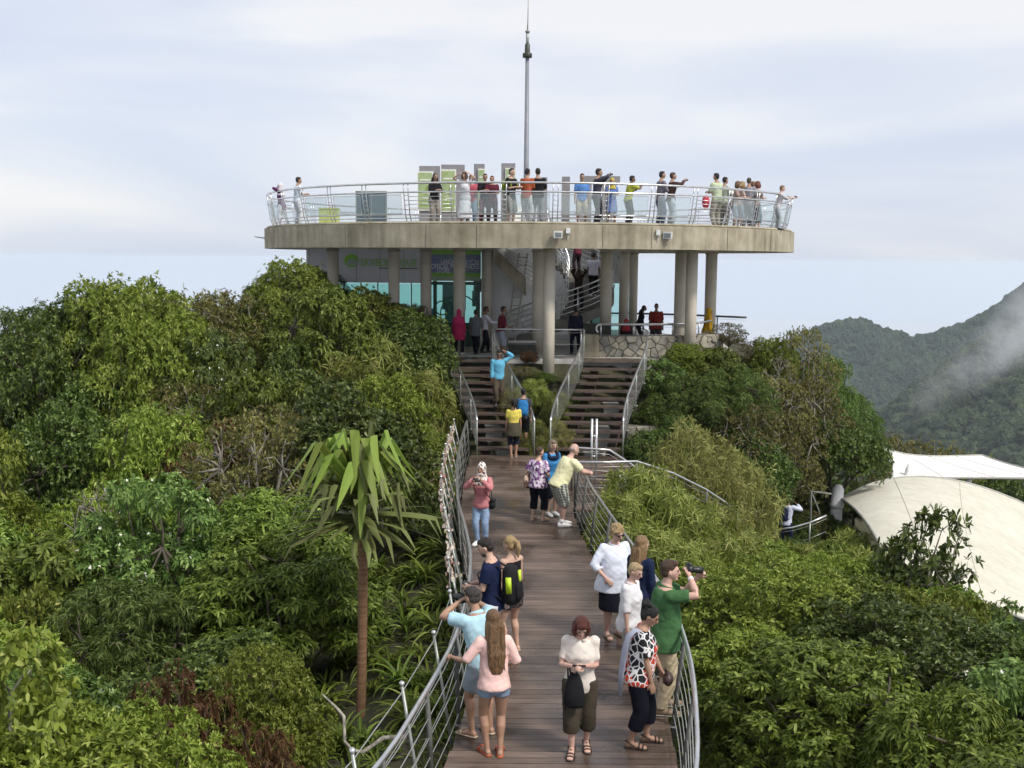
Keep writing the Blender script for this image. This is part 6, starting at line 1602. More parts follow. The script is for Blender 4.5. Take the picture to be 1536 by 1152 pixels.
# ---------------------------------------------------------------- the crowd
HB = ('hair_black', (.012, .010, .009)); HBR = ('hair_brown', (.060, .033, .018)); HAU = ('hair_auburn', (.085, .020, .012)); HBL = ('hair_blonde', (.36, .25, .12)); HLB = ('hair_light_brown', (.15, .085, .040)); HG = ('hair_grey', (.22, .20, .18)); HRE = ('hair_red', (.16, .05, .025))
C = cloth_mat
def T_(m, **k): return dict(m=m if not isinstance(m, str) else C(m), **k)
sand_dk = mat('sandal_dark', (.035, .022, .016), rough=.5); sand_or = mat('sandal_orange', (.40, .085, .03), rough=.5); sand_be = mat('sandal_beige', (.42, .33, .24), rough=.6); shoe_w = mat('shoe_white', (.70, .69, .67), rough=.6); shoe_br = mat('shoe_brown', (.20, .14, .085), rough=.6); shoe_bk = mat('shoe_black', (.02, .02, .02), rough=.5)
def W(px, py): p = G(px, py); return p.x, p.y, 0.004
def ph(**k): return k

# 1 woman looking at her phone
x, y, z = W(867, 1124)
a = person('woman with auburn bob looking down at her phone in cream blouse', x, y, z, 184, 1.62, 'f', 1.08, 'pink', 0, 4, look=(-6, 36), feet=((-.09, -.07, -6), (.07, .13, 6)), hands=((-.035, .165, .665), (.045, .17, .66)), curl=(.6, .7),
           top=T_('#d9cfc4', kind='loose', hem=-.055, sleeve=.40, loose=.006, sl_loose=.004, name='blouse'), bottom=T_('#40392f', length=.74, loose=.016, flare=.3, name='capri_trousers'), shoes=(sand_dk, 'sandal'), hair=('bob', *HAU))
add_phone(a, (.0, .195, .675), (0, -.5, 1), 'dark phone held by the auburn woman')
bg = MB(); H = 1.62; bc = Vector((.03, .175, .50)) * H
bg.loft([(bc + Vector((0, 0, .20 - .4 * t)), Vector((w * .12, 0, 0)), Vector((0, w * .06, 0))) for t, w in ((0, .25), (.1, .5), (.3, .75), (.6, .95), (.9, 1.0), (1, .7))], 14)
held(a, 'shoulder_bag', 'slouchy black bag hanging from the forearm of the auburn woman', 'bag', [('bag_body', bg, blackf), ('strap', MB().tube([bc + Vector((.04, .02, .18)), Vector((.07, .13, .655)) * H, Vector((.08, .10, .66)) * H, bc + Vector((.07, -.03, .1)), bc + Vector((.1, -.02, -.25))], .010, 6), blackf)])
# 2 girl in pink
x, y, z = W(739, 1133)
person('girl with long brown hair in pink top and denim shorts', x, y, z, 352, 1.66, 'f', .93, 'tan', 0, 2, look=(-22, 8), feet=((-.06, .02, -20), (.08, -.02, 6)), hands=((-.265, .13, .645), (.135, .13, .585)), curl=(.8, .3),
       top=T_('#e3bdb4', kind='loose', hem=-.03, sleeve=.54, loose=.010, sl_loose=.011, flare=.06, name='top'), bottom=T_('#7f93a8', length=.16, loose=.010, name='denim_shorts'), shoes=(sand_or, 'slipper'), hair=('long', *HLB, .30), pole=((-.3, -.6, -.8), (.5, -.8, -.5)))
# 3 man in light blue polo with camera
x, y, z = W(727, 1101)
a = person('man in pale blue polo leaning over the rail with a camera', x, y, z, 318, 1.76, 'm', 1.02, 'tan', 0, 14, look=(0, 12), feet=((-.16, .04, -15), (.07, -.02, 10)), hands=((-.075, .19, .865), (.055, .17, .86)), curl=(.7, .7), pole=((-1, -.1, -.6), (.8, 0, -.7)),
           top=T_('#a9cbd6', hem=-.05, sleeve=.34, sl_loose=.016, loose=.012, name='polo_shirt'), bottom=T_('#8f9aa3', length=.40, loose=.015, flare=.3, name='shorts'), shoes=(sand_be, 'slipper'), hair=('short', 'hair_dark_grey', (.045, .038, .032)))
add_camera(a, (-.01, .21, .875), (0, 1, -.1), label='camera with big lens raised by the man in the pale blue polo')
# 4 navy man with backpack
x, y, z = W(737, 1001)
a = person('bearded man in navy T-shirt and white shorts looking at his hands', x, y, z, 282, 1.81, 'm', .98, 'fair', 0, 3, look=(0, 26), feet=((-.1, .03, -8), (.09, -.04, 10)), hands=((-.045, .17, .625), (.05, .175, .615)), curl=(.7, .7),
           top=T_('#18203f', hem=-.045, sleeve=.36, loose=.012, sl_loose=.014, name='t_shirt'), bottom=T_('#d2d0d4', length=.5, loose=.017, name='shorts'), shoes=(shoe_w, 'shoe'), hair=('short', 'hair_dark', (.022, .015, .011)))
bb = MB().ell(a['hl'](0, .030, -.048), (.034 * 1.81, .026 * 1.81, .020 * 1.81), a['Hm'], 12, 8); bb.build('beard', hair_mat('hair_dark', (.022, .015, .011)), a['root'], True)
add_phone(a, (.0, .20, .635), (0, -.5, 1), 'small phone held by the bearded man')
add_backpack(a, 'black backpack with neon yellow panel worn by the bearded man', blackf, mat('neon_yellow', (.52, .72, .03), rough=.5), (.33, .24, .52), .19)
# 5 blonde
x, y, z = W(768, 979)
person('blonde woman with ponytail in black vest and patterned shorts', x, y, z, 318, 1.67, 'f', .98, 'fair', 0, 2, look=(-10, 6), top=T_('#17171a', hem=-.02, sleeve=0, collar=.292, loose=.008, name='vest_top'), bottom=dict(m=pattern('shorts_print', 'floral', ['#5a4a48', '#2c2a33', '#8c7f7c', '#3b4250'], 26), length=.22, loose=.014, name='shorts'), shoes=(sand_be, 'slipper'), hair=('ponytail', *HBL))
# 6 woman in white blouse
x, y, z = W(918, 953)
person('woman with curly blonde hair, sunglasses, white blouse and navy skirt', x, y, z, 158, 1.69, 'f', 1.28, 'pink', 0, 2, look=(-12, 18), belly=.02, hands=(None, (.125, .10, .555)), curl=(.3, .3), feet=((-.10, .0, -12), (.10, .02, 8)),
       top=T_('#d8dde8', kind='loose', hem=-.085, sleeve=.74, loose=.010, sl_loose=.012, flare=.10, name='blouse'), bottom=T_('#0e101c', kind='skirt', length=.50, flare=.02), shoes=(shoe_br, 'slipper'), hair=('curly', *HBL), glasses=True, pole=(None, (1.2, -.6, -.1)))
# 7 long blonde hair in navy jacket
person('woman with long fair hair and navy jacket seen from behind', 1.80, 14.95, .004, 48, 1.70, 'f', 1.0, 'fair', 0, 0, look=(10, 0), top=T_('#1a2440', hem=-.06, sleeve=.98, loose=.016, sl_loose=.013, name='jacket'), bottom=T_('#1c2030', length=.98, loose=.010), shoes=(shoe_bk, 'shoe'), hair=('long', 'hair_dark_blonde', (.24, .15, .07), .26))
# 8 older woman in white shirt
person('older woman with cropped blonde hair in white shirt behind the photographer', 1.55, 14.02, .004, 118, 1.60, 'f', 1.08, 'pink', 0, 2, look=(0, 22), top=T_('#d8d6d8', kind='loose', hem=-.07, sleeve=.6, loose=.014, name='shirt'), bottom=T_('#9a958c', length=.95, loose=.012), shoes=(sand_be, 'slipper'), hair=('short', 'hair_pale_blonde', (.42, .31, .17)))
# 9 photographer in green polo
x, y, z = W(986, 1066)
a = person('tall man in green polo photographing over the curved rail', x + .06, y, z, 84, 1.90, 'm', 1.16, 'pink', 0, 3, look=(6, 4), belly=.015, feet=((-.13, .04, -6), (.13, -.06, 10)), hands=((-.055, .225, .865), (.045, .145, .905)), curl=(.75, .75), pole=((-.6, .3, -1), (.9, .15, -.8)),
           top=T_('#41663f', kind='loose', hem=-.075, sleeve=.38, loose=.013, sl_loose=.011, flare=.05, name='polo_shirt'), bottom=T_('#b9a98c', length=1.0, loose=.013, name='trousers'), shoes=(shoe_br, 'shoe'), hair=('short', *HBR))
add_camera(a, (-.005, .155, .935), (0, 1, -.12), label='black camera with long lens held to the eye by the man in green')
wb = MB(); sh_, el_, wr_ = a['arms'][1]; wb.tube([wr_.lerp(el_, .10), wr_.lerp(el_, .22)], .036, 12); wb.build('wristband', mat('white_band', (.75, .74, .72)), a['root'], True)
# 10 bun woman
x, y, z = W(953, 1117)
a = person('woman with black hair bun in red, black and white print top', x, y, z, 97, 1.67, 'f', 1.2, 'tan', 0, 5, look=(4, 30), feet=((-.1, .12, -4), (.09, -.06, 8)), hands=((-.06, .17, .50), (.10, .10, .475)), curl=(.6, .4), belly=.012,
           top=dict(m=pattern('branch_print', 'veins', [(.018, .018, .022), (.50, .055, .03), (.72, .70, .68)], 13), kind='loose', hem=-.05, sleeve=.42, loose=.014, sl_loose=.018, name='print_top'), bottom=T_('#131216', length=.80, loose=.014, flare=.2, name='capri_trousers'), shoes=(sand_dk, 'sandal'), hair=('bun', *HB))
H = 1.67; sc_ = MB(); sc_.tube([Vector((.06, .05, .80)) * H, Vector((.075, -.01, .835)) * H, Vector((.075, -.060, .79)) * H, Vector((.07, -.085, .68)) * H, Vector((.07, -.105, .52)) * H, Vector((.075, -.11, .37)) * H], [(.007, .03), (.008, .035), (.008, .04), (.008, .045), (.008, .04), (.006, .03)], 10, up=(0, 1, 0))
sc_.build('scarf', pattern('scarf_stripe', 'stripe', ['#6d7488', '#c3c6d2'], 34), a['root'], True)
hb = MB().ell(Vector((.03, .21, .49)) * H, (.10, .06, .08), None, 14, 9); held(a, 'hand_bag', 'small dark bag held in front by the woman with the bun', 'bag', [('bag_body', hb, mat('brown_leather', (.045, .022, .018), rough=.5)), ('handle', MB().tube([Vector((-.01, .2, .53)) * H, Vector((.03, .19, .56)) * H, Vector((.07, .2, .53)) * H], .008, 6), blackf)])

# 11 pink sweater
x, y, z = W(723, 816)
a = person('woman in pink sweater and printed headscarf holding up a phone', x, y, z, 196, 1.61, 'f', .98, 'tan', 0, 0, look=(4, 4), feet=((-.07, .0, -6), (.07, .05, 8)), hands=((-.05, .16, .81), (.075, .16, .805)), curl=(.7, .7), pole=((-1, 0, -1), (1, 0, -1)),
           top=T_('#b9787a', hem=-.05, sleeve=.98, loose=.015, sl_loose=.013, name='sweater'), bottom=T_('#8fa6c4', length=1.0, loose=.007, name='jeans'), shoes=(shoe_w, 'shoe'), hair=('hijab', pattern('scarf_print', 'floral', ['#d9cfc6', '#c9b8ae', '#54484a', '#e6e0da'], 30), None, .05))
add_phone(a, (.01, .185, .82), (0, 1, 0), 'phone raised in both hands by the woman in the pink sweater')
hb = MB().box((-.215, .02, .80), (.07, .16, .15)); hb.box((-.22, .02, .88), (.075, .17, .03)); held(a, 'hip_bag', 'small black camera bag at the hip of the pink sweater', 'bag', [('bag_body', hb, blackf), ('strap', MB().tube([(-.21, .02, .88), (-.16, -.05, 1.1), (.02, -.14, 1.34), (.1, -.02, 1.40), (.05, .12, 1.25), (-.15, .14, 1.0), (-.21, .04, .88)], .008, 6), blackf)])
# 12 floral top
x, y, z = W(806, 781)
a = person('woman in purple floral top and black capri trousers with her back turned', x, y, z, 28, 1.58, 'f', 1.14, 'fair', 0, 2, look=(25, 4), hands=((-.10, .08, .58), (.10, .13, .60)), top=dict(m=pattern('purple_floral', 'floral', ['#b9a3bf', '#5d3a63', '#d8cdd6', '#8a5f8f', '#e6dfe2'], 22), kind='loose', hem=-.05, sleeve=.42, loose=.014, sl_loose=.016, name='floral_top'), bottom=T_('#151417', length=.78, loose=.014, name='capri_trousers'), shoes=(sand_be, 'slipper'), hair=('short', *HBR))
tb_ = MB().ell((-.24, -.02, .84), (.07, .13, .17), None, 14, 10); held(a, 'tote_bag', 'beige patterned bag on the arm of the floral top', 'bag', [('bag_body', tb_, pattern('bag_print', 'floral', ['#8c6f5c', '#c2a894', '#5f4a44'], 24)), ('strap', MB().tube([(-.24, -.08, .98), (-.18, -.03, 1.28), (-.22, .05, .98)], .012, 6), sand_be)])
# 13 blue T-shirt
x, y, z = W(826, 773)
a = person('woman in bright blue T-shirt with navy scarf facing the man in yellow', x, y, z, 148, 1.66, 'f', 1.03, 'fair', 0, 2, look=(0, 4), feet=((-.07, .02, -6), (.07, -.02, 6)), top=T_('#3f86bd', hem=-.05, sleeve=.36, loose=.012, name='t_shirt'), bottom=T_('#14161f', length=.56, loose=.013, name='bermuda_shorts'), shoes=(shoe_w, 'shoe'), hair=('bob', 'hair_ash', (.20, .145, .10)))
sc_ = MB().tube([a['nb'] + Vector((.075 * math.cos(t), .085 * math.sin(t) + .01, -.02 - .05 * (math.sin(t) > .3))) * 1.5 for t in np.linspace(0, 6.28, 14)[:-1]], .045, 10, closed=True); sc_.build('scarf', C('#18233f'), a['root'], True)
# 14 yellow T-shirt
x, y, z = W(842, 789)
a = person('bald man in pale yellow T-shirt and plaid shorts leaning on the rail', x, y, z, 66, 1.80, 'm', 1.16, 'pink', 0, 27, look=(0, 2), belly=.012, feet=((-.09, .05, -6), (.09, -.05, 8)), hands=((-.04, .34, .615), (.05, .33, .61)), curl=(.5, .5), pole=((-.8, -.4, -.6), (.8, -.4, -.6)),
           top=T_('#e2deb2', kind='loose', hem=-.05, sleeve=.40, loose=.014, sl_loose=.018, name='t_shirt'), bottom=dict(m=pattern('plaid_check', 'plaid', [(.62, .62, .52), (.20, .21, .20), (.035, .036, .04)], 9), length=.56, loose=.020, flare=.3, name='plaid_shorts'), shoes=(shoe_w, 'sock'), hair=('bald', *HG))
# stairs
x, y, z = W(770, 686)
a = person('woman in yellow T-shirt with dark shirt tied at her waist climbing', x, y, z, 352, 1.63, 'f', 1.05, 'tan', 1, 4, feet=((-.06, .0, -6), (.08, .08, 8)), top=T_('#d3c25c', hem=.02, sleeve=.36, loose=.011, name='t_shirt'), bottom=T_('#1e2536', length=.66, loose=.008, name='shorts'), shoes=(sand_be, 'sandal'), hair=('ponytail', *HB))
tw = MB(); H = 1.63; Pv = a['P']
tw.loft([(Pv + Vector((0, -.015, q)), Vector((w, 0, 0)), Vector((0, w * .8, 0))) for q, w in ((.17, .15), (.1, .185), (-.02, .21), (-.14, .235), (-.22, .24))], 20); remesh(tw, 'tied_shirt', C('#4b4638'), a['root'], .022, 2, .006)
a = person('person in shorts carrying a blue backpack at the foot of the stairs', P(784, 680, 31.35).x, 31.33, .183, 4, 1.66, 'm', .95, 'tan', 1, 5, feet=((-.07, .04, -4), (.08, -.04, 6)), top=T_('#3b4046', hem=-.03, sleeve=.36), bottom=T_('#201f22', length=.6, loose=.015, name='shorts'), shoes=(sand_dk, 'sandal'), hair=('short', *HB))
add_backpack(a, 'blue backpack on the person at the foot of the stairs', C('#2c6ea3'), None, (.32, .2, .46), .17)
person('man in light blue shirt coming down the stairs hand to brow', P(748, 600, 33.4).x, 33.36, 1.104, 176, 1.70, 'm', 1.0, 'brown', 1, 3, look=(0, 20), hands=(( -.13, .06, .955), (.13, .05, .47)), feet=((-.07, -.04, -6), (.08, .07, 6)), top=T_('#62a9c6', hem=-.04, sleeve=.97, loose=.012), bottom=T_('#54493c', length=1.0, loose=.012), shoes=(shoe_bk, 'shoe'), hair=('short', *HB), pole=((-1, -.2, .3), None))
# terrace
def TR(px, Y): return P(px, 520, Y).x, Y, TZ + .004
person('woman in long crimson top and headscarf standing on the terrace', *TR(688, 38.2), 8, 1.58, 'f', 1.1, 'tan', 1, 0, top=T_('#a3244f', kind='loose', hem=-.18, sleeve=.97, loose=.016, flare=.05, name='tunic'), bottom=T_('#151518', length=1.0, loose=.012), shoes=(shoe_w, 'shoe'), hair=('hijab', C('#b0305c'), None, .10))
person('person in grey checked shirt walking on the terrace', *TR(713, 38.4), 20, 1.57, 'm', 1.05, 'brown', 1, 2, feet=((-.07, .12, 0), (.07, -.1, 0)), top=dict(m=pattern('grey_check', 'plaid', [(.16, .17, .18), (.09, .10, .11), (.05, .055, .06)], 14), kind='loose', hem=-.09, sleeve=.6, loose=.014, name='shirt'), bottom=T_('#141417', length=1.0, loose=.010), shoes=(shoe_bk, 'shoe'), hair=('short', *HB))
person('young man in white shirt walking past the checked shirt', *TR(727, 39.1), 75, 1.66, 'm', .9, 'brown', 1, 3, feet=((-.07, .14, 0), (.07, -.14, 0)), hands=(None, (.13, .25, .66)), top=T_('#c9c8d2', hem=-.03, sleeve=.97, loose=.012), bottom=T_('#121216', length=1.0, loose=.008), shoes=(shoe_bk, 'shoe'), hair=('short', *HB))
person('man in dark red shirt and pale shorts leaning on the terrace rail', *TR(751, 37.35), 82, 1.74, 'm', 1.05, 'brown', 1, 6, hands=((-.05, .17, .60), (.07, .19, .60)), top=T_('#571a24', hem=-.03, sleeve=.6, loose=.013), bottom=T_('#8d93a0', length=.6, loose=.016, name='shorts'), shoes=(shoe_bk, 'shoe'), hair=('crop', *HB))
person('person in dark patterned clothes beside the shop column and bushes', *TR(630, 39.0), 60, 1.66, 'f', 1.1, 'brown', 2, 4, hands=((-.1, .2, .75), (.1, .2, .78)), top=T_('#241c1b', kind='loose', hem=-.12, sleeve=.97, loose=.016, name='tunic'), bottom=T_('#5a1f1a', kind='skirt', length=.9, flare=.01), shoes=(shoe_bk, 'shoe'), hair=('long', *HB, .12))
person('person in dark navy clothes standing below the spiral stairs', *TR(863, 38.8), 0, 1.68, 'm', .95, 'brown', 1, 0, top=T_('#181729', hem=-.04, sleeve=.97, loose=.011), bottom=T_('#14142a', length=1.0, loose=.009), shoes=(shoe_bk, 'shoe'), hair=('short', *HB))
def ST(t, rr=1.4):
    th = th0 + turn * t; i = min(nst - 1, int(t * nst)); th = th0 + turn * (i + .5) / nst; return SCX + rr * math.cos(th), SCY + rr * math.sin(th), TZ + rise * (i + 1) / nst + .004
person('person in brown top lifting both arms on the spiral stairs', *ST(.30), 20, 1.62, 'f', 1.0, 'tan', 2, 0, hands=((-.08, .10, .98), (.1, .1, .98)), top=T_('#2e2018', hem=-.03, sleeve=.9), bottom=T_('#15151a', length=1.0), shoes=(shoe_bk, 'shoe'), hair=('long', *HBR, .12))
person('man in white T-shirt climbing the spiral stairs', *ST(.42), 15, 1.70, 'm', 1.05, 'brown', 1, 4, feet=((-.08, -.02, 0), (.08, .04, 0)), top=T_('#cfcdda', hem=-.03, sleeve=.4, loose=.013), bottom=T_('#101014', length=1.0, loose=.01), shoes=(shoe_w, 'shoe'), hair=('short', *HB))
person('person in maroon near the top of the spiral stairs', *ST(.60), 330, 1.62, 'f', 1.0, 'tan', 2, 4, hands=((-.1, .25, .7), (.12, .25, .72)), top=T_('#5a2030', hem=-.06, sleeve=.97), bottom=T_('#33262c', length=1.0), shoes=(shoe_bk, 'shoe'), hair=('short', *HB))
person('woman with red headscarf sitting behind the stone wall', *TR(940, 40.6), 190, 1.55, 'f', 1.05, 'brown', 2, 8, look=(0, 20), sit=.34, feet=((-.08, .3, 0), (.08, .3, 0)), top=T_('#2c1f22', hem=-.05, sleeve=.97), bottom=T_('#1d1b20', length=1.0), shoes=(shoe_bk, 'shoe'), hair=('hijab', C('#b2363c'), None, .08))
sb_ = MB().box((0, 0, .2), (.5, .4, .4)); sb_ = sb_.build('stone_seat', conc_grey); sb_.location = (*TR(940, 40.8)[:2], TZ); tag(sb_, 'low concrete seat under the woman with the red headscarf', 'seat')
person('man in rust red T-shirt behind the stone wall against the sky', *TR(983, 41.4), 178, 1.72, 'm', 1.15, 'brown', 1, 2, top=T_('#7c2a22', kind='loose', hem=-.06, sleeve=.5, loose=.016, flare=.04, name='t_shirt'), bottom=T_('#3f3a3f', length=.9, loose=.015), shoes=(shoe_bk, 'shoe'), hair=('crop', *HB))
person('dark-clad person half hidden beside the thin column', *TR(958, 43.2), 100, 1.60, 'f', 1.0, 'brown', 2, 18, top=T_('#1a1716', hem=-.05, sleeve=.97), bottom=T_('#1a1716', length=1.0), shoes=(shoe_bk, 'shoe'), hair=('long', *HB, .12))
person('person in grey mostly hidden behind the paired columns', *TR(1016, 40.6), 120, 1.62, 'm', 1.0, 'tan', 2, 12, top=T_('#37363c', hem=-.05, sleeve=.5), bottom=T_('#2b2b30', length=1.0), shoes=(shoe_bk, 'shoe'), hair=('short', *HG))
person('woman in long mustard yellow dress and headscarf by the outer column', *TR(1060, 40.4), 95, 1.60, 'f', 1.15, 'brown', 1, 4, top=T_('#b08a1c', kind='loose', hem=-.2, sleeve=.97, loose=.018, flare=.08, name='dress_top'), bottom=T_('#b08a1c', kind='skirt', length=.92, flare=.03), shoes=(shoe_bk, 'shoe'), hair=('hijab', C('#c39a22'), None, .14))
# lower path
a = person('man in white shirt with dark bag on the lower path', P(1180, 760, 33.2).x, 33.2, P(1166, 744, 33.2).z - 1.68, 40, 1.7, 'm', 1.0, 'brown', 1, 8, look=(0, 10), hands=((-.1, .2, .8), (.1, .2, .82)), top=T_('#c6cbdc', hem=-.05, sleeve=.95), bottom=T_('#1c2440', length=1.0), shoes=(shoe_bk, 'shoe'), hair=('short', *HB))
add_backpack(a, 'dark navy pack on the man on the lower path', C('#1c2340'), None, (.3, .16, .42), .18)
# ---- people on the round deck
def DK(px, inset):
    e = edge_at(px, 330); v = Vector((CX, CY, 0)) - Vector((e.x, e.y, 0)); v.normalize(); q = Vector((e.x, e.y, 0)) + v * (inset / max(.35, abs(v.y)) if abs(v.y) > .3 else inset)
    if abs(v.y) > .3: q = Vector((P(px, 330, e.y + inset).x, e.y + inset, 0))
    return q.x, q.y, ZT + .004
def deckp(label, px, inset, hd, H, sex, skin, hair, top, bot, hands=(None, None), **k):
    tp = dict(m=C(top[0]) if isinstance(top[0], str) else top[0], sleeve=top[1], hem=top[2] if len(top) > 2 else -.04, loose=.013)
    bt = dict(m=C(bot[0]), length=bot[1], loose=.012) if len(bot) == 2 else dict(m=C(bot[0]), kind='skirt', length=bot[1], flare=.02)
    return person(label + ' at the deck railing', *DK(px, inset), hd, H, sex, k.pop('build', 1.0), skin, 2, k.pop('lean', 3), hands=hands, top=tp, bottom=bt, shoes=(shoe_bk, 'shoe'), hair=hair, group=None, **k)
RAIL = ((-.06, .2, .66), (.06, .2, .66)); CAMH = ((-.05, .17, .89), (.05, .17, .89))
deckp('woman in purple with white headscarf', 423, 1.0, 275, 1.58, 'f', 'tan', ('hijab', C('#d5cdd0'), None, .07), ('#5b2356', .97, -.1), ('#d8d8de', 1.0), CAMH, pole=((-1, 0, 0), (1, 0, 0)))
deckp('man in white T-shirt', 446, .9, 60, 1.72, 'm', 'tan', ('short', *HB), ('#ccd6e0', .4), ('#cfd4da', 1.0), RAIL)
a = deckp('long-haired woman in black', 651, .8, 150, 1.62, 'f', 'tan', ('long', *HB, .18), ('#16151a', .97), ('#8d867c', 1.0), RAIL, lean=6)
deckp('woman in white dress with arms raised', 698, .9, 200, 1.66, 'f', 'fair', ('bob', *HLB), ('#d8d6da', .3, -.1), ('#dcdbe0', .85, 's'), ((-.1, .08, .97), (.1, .1, .95)), pole=((-1, .2, .2), (1, .2, .2)))
deckp('person in pink shirt and jeans', 706, 1.5, 170, 1.60, 'm', 'tan', ('short', *HB), ('#a8515f', .5), ('#7d93ad', 1.0), RAIL)
deckp('person in black top', 727, .9, 170, 1.60, 'm', 'tan', ('short', *HB), ('#1c1a22', .5), ('#6b3440', 1.0), RAIL)
deckp('child in maroon shirt', 738, .7, 185, 1.52, 'm', 'tan', ('short', *HRE), ('#5c2430', .5), ('#3b2530', 1.0), RAIL)
a = deckp('man in black shirt with lime bag', 765, .8, 130, 1.76, 'm', 'fair', ('short', *HB), ('#1b1a1a', .5), ('#8b8a86', .6), RAIL)
add_backpack(a, 'lime green pack on the man in black on the deck', C('#8f9f35'), None, (.3, .18, .42), .16)
deckp('man in orange shirt and white trousers', 789, .75, 35, 1.76, 'm', 'tan', ('short', *HB), ('#a9593a', .6), ('#cfcfcf', 1.0), RAIL)
deckp('man in black shirt and grey trousers', 806, .75, 5, 1.77, 'm', 'tan', ('short', *HB), ('#17161c', .5), ('#8f9196', 1.0), RAIL, build=1.08)
deckp('boy in blue and white T-shirt', 872, .8, 178, 1.62, 'm', 'tan', ('short', *HB), ('#5a86c2', .45), ('#b9b09c', .7), (None, None))
a = deckp('tall man in grey shirt lifting a camera', 894, .9, 80, 1.80, 'm', 'tan', ('short', *HB), ('#4a4854', .97), ('#3c3c42', 1.0), ((-.03, .22, .88), (.06, .2, .89)))
add_camera(a, (.01, .25, .90), (0, 1, 0), label='small camera held out by the tall man in grey on the deck', big=False)
deckp('girl in blue dress and yellow cap scarf', 917, .8, 185, 1.50, 'f', 'tan', ('hijab', C('#b9a64a'), None, .02), ('#5e78b4', .3, -.1), ('#6f86bd', .5, 's'), RAIL)
a = deckp('person in lime T-shirt aiming a camera', 942, .7, 75, 1.60, 'm', 'brown', ('short', *HB), ('#b3b74a', .45), ('#56565a', 1.0), ((-.03, .27, .80), (.06, .26, .81)), lean=10)
add_camera(a, (.01, .31, .82), (0, 1, .05), label='camera held out by the person in lime on the deck', big=False)
deckp('man in lavender shirt and jeans', 989, .9, 70, 1.78, 'm', 'tan', ('crop', *HB), ('#77727f', .6), ('#4d5f74', 1.0), RAIL)
a = deckp('woman in brown top and white trousers with camera', 1005, .7, 85, 1.74, 'f', 'tan', ('short', *HBR), ('#4c3834', .97), ('#c9d0d8', 1.0), ((-.03, .25, .84), (.06, .24, .85)))
add_camera(a, (.01, .28, .86), (0, 1, .05), label='camera held out by the woman in brown on the deck', big=False)
deckp('man in pale green shirt and khaki trousers', 1075, .8, 320, 1.82, 'm', 'tan', ('crop', *HB), ('#b9c5a4', .5), ('#a59f90', 1.0), RAIL, build=1.1)
a = deckp('person behind the pale green shirt', 1084, 1.3, 60, 1.74, 'm', 'tan', ('short', *HB), ('#b1b8a8', .5), ('#8b8880', 1.0), RAIL)
deckp('blonde woman leaning forward', 1100, .9, 100, 1.60, 'f', 'fair', ('bob', *HLB), ('#a38d84', .4), ('#8d97a6', .6), RAIL, lean=10)
deckp('fair woman beside the leaning blonde', 1108, 1.1, 80, 1.62, 'f', 'fair', ('bob', *HBL), ('#b8a69c', .4), ('#8e96a6', .6), RAIL, lean=8)
deckp('man in grey shirt and grey trousers', 1121, .9, 30, 1.76, 'm', 'tan', ('crop', 'hair_grey_dark', (.06, .055, .05)), ('#8f9096', .5), ('#7f858f', 1.0), RAIL)
deckp('red-haired woman', 1133, .9, 60, 1.66, 'f', 'fair', ('bob', *HRE), ('#b7a79d', .4), ('#6f7f8a', .8), RAIL)
deckp('woman next to the red-haired one', 1127, 1.5, 40, 1.68, 'f', 'fair', ('bob', *HLB), ('#9f8f88', .4), ('#6f7f8a', .8), RAIL)
a = deckp('person in white reaching over the rail with a camera', 1166, .5, 95, 1.60, 'm', 'fair', ('short', 'hair_sandy', (.20, .12, .07)), ('#c9c6ca', .6), ('#a9b0b4', 1.0), ((-.03, .33, .72), (.06, .32, .72)), lean=12)
add_camera(a, (.01, .37, .735), (0, 1, 0), label='camera held over the rail at the far end of the deck', big=False)
rb_ = MB().ell((0, 0, .0), (.13, .1, .24), None, 14, 10); rb_ = rb_.build('red_bag', C('#c24a55'), None, True); q = DK(1058, .9); rb_.location = (q[0], q[1], ZT + .85); tag(rb_, 'round pinkish red bag carried beside the pale green shirt', 'bag')
bake_all()

# ================================================================ HAZE
hz_ = MB().box((0, 0, (-656.5 + 22) / 2), (27500, 27500, 678.5)); hz_ = hz_.build('haze', None); hm = bpy.data.materials.new('haze_air'); hm.use_nodes = True
hz_.data.materials.append(hm); t = hm.node_tree
for nd in list(t.nodes):
    if nd.type == 'BSDF_PRINCIPLED': t.nodes.remove(nd)
vp = t.nodes.new('ShaderNodeVolumePrincipled'); vp.inputs['Color'].default_value = (.82, .91, .99, 1); vp.inputs['Density'].default_value = .00012; vp.inputs['Anisotropy'].default_value = 0.3
t.links.new(vp.outputs[0], t.nodes['Material Output'].inputs['Volume']); tag(hz_, 'thin bluish haze filling the air over the hills', 'haze', kind='stuff')

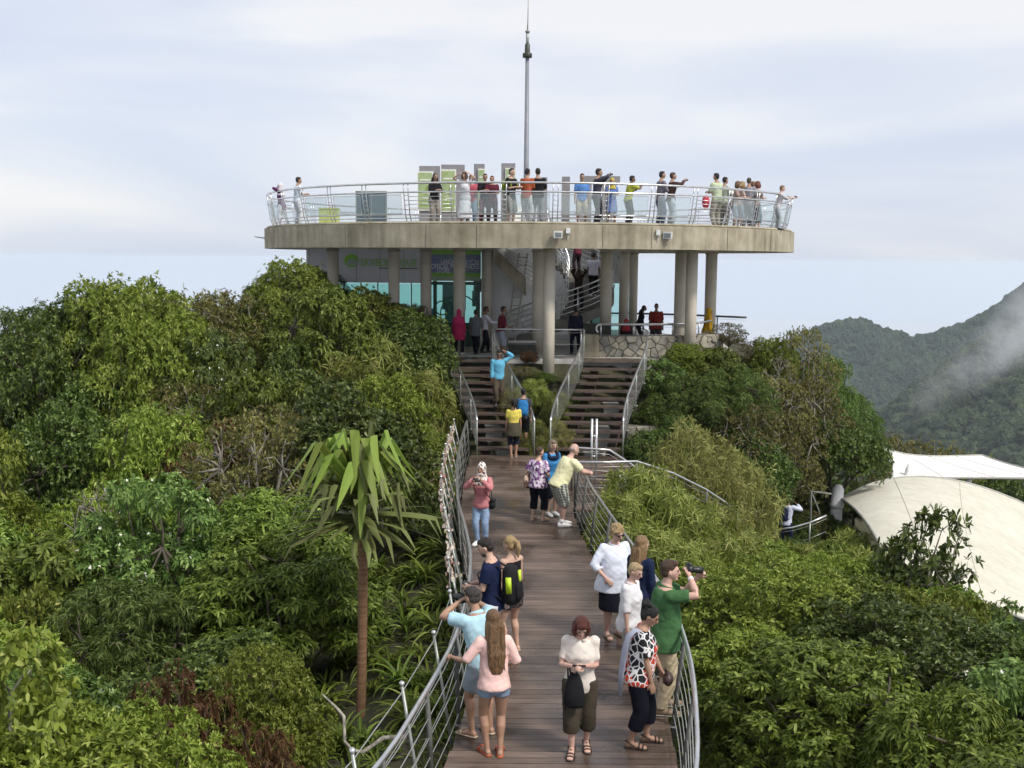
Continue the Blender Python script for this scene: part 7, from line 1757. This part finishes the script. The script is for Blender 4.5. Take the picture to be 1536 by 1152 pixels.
# wisps of mist clinging to the spur
def wisp(px, py, Y, size, rot, dens, lab):
    p = P(px, py, Y); mb = MB().ell((0, 0, 0), size, None, 20, 12); o = mb.build('mist_wisp', None); o.location = p; o.rotation_euler = rot
    m = bpy.data.materials.new('mist'); m.use_nodes = True; o.data.materials.append(m); t = m.node_tree
    for nd in list(t.nodes):
        if nd.type == 'BSDF_PRINCIPLED': t.nodes.remove(nd)
    v = t.nodes.new('ShaderNodeVolumePrincipled'); v.inputs['Color'].default_value = (.95, .96, .98, 1)
    tc_ = t.nodes.new('ShaderNodeTexCoord'); nz_ = t.nodes.new('ShaderNodeTexNoise'); nz_.inputs['Scale'].default_value = .035; nz_.inputs['Detail'].default_value = 4; t.links.new(tc_.outputs['Object'], nz_.inputs['Vector'])
    mr_ = t.nodes.new('ShaderNodeMapRange'); mr_.inputs['From Min'].default_value = .40; mr_.inputs['From Max'].default_value = .72; mr_.inputs['To Min'].default_value = 0; mr_.inputs['To Max'].default_value = dens
    dv = t.nodes.new('ShaderNodeVectorMath'); dv.operation = 'DIVIDE'; dv.inputs[1].default_value = size; t.links.new(tc_.outputs['Object'], dv.inputs[0]); ln = t.nodes.new('ShaderNodeVectorMath'); ln.operation = 'LENGTH'; t.links.new(dv.outputs[0], ln.inputs[0])
    fo_ = t.nodes.new('ShaderNodeMapRange'); fo_.inputs['From Min'].default_value = 1.0; fo_.inputs['From Max'].default_value = .15; fo_.interpolation_type = 'SMOOTHSTEP'; t.links.new(ln.outputs['Value'], fo_.inputs['Value']); ml_ = t.nodes.new('ShaderNodeMath'); ml_.operation = 'MULTIPLY'
    t.links.new(nz_.outputs['Fac'], mr_.inputs['Value']); t.links.new(mr_.outputs[0], ml_.inputs[0]); t.links.new(fo_.outputs[0], ml_.inputs[1]); t.links.new(ml_.outputs[0], v.inputs['Density']); t.links.new(v.outputs[0], t.nodes['Material Output'].inputs['Volume'])
    tag(o, lab, 'mist', kind='stuff')
wisp(1500, 520, 780, (95, 40, 22), (0, R(-38), 0), .024, 'white wisp of mist rising along the green spur')
wisp(1550, 475, 800, (65, 40, 28), (0, R(-50), 0), .04, 'white mist puff above the green spur')
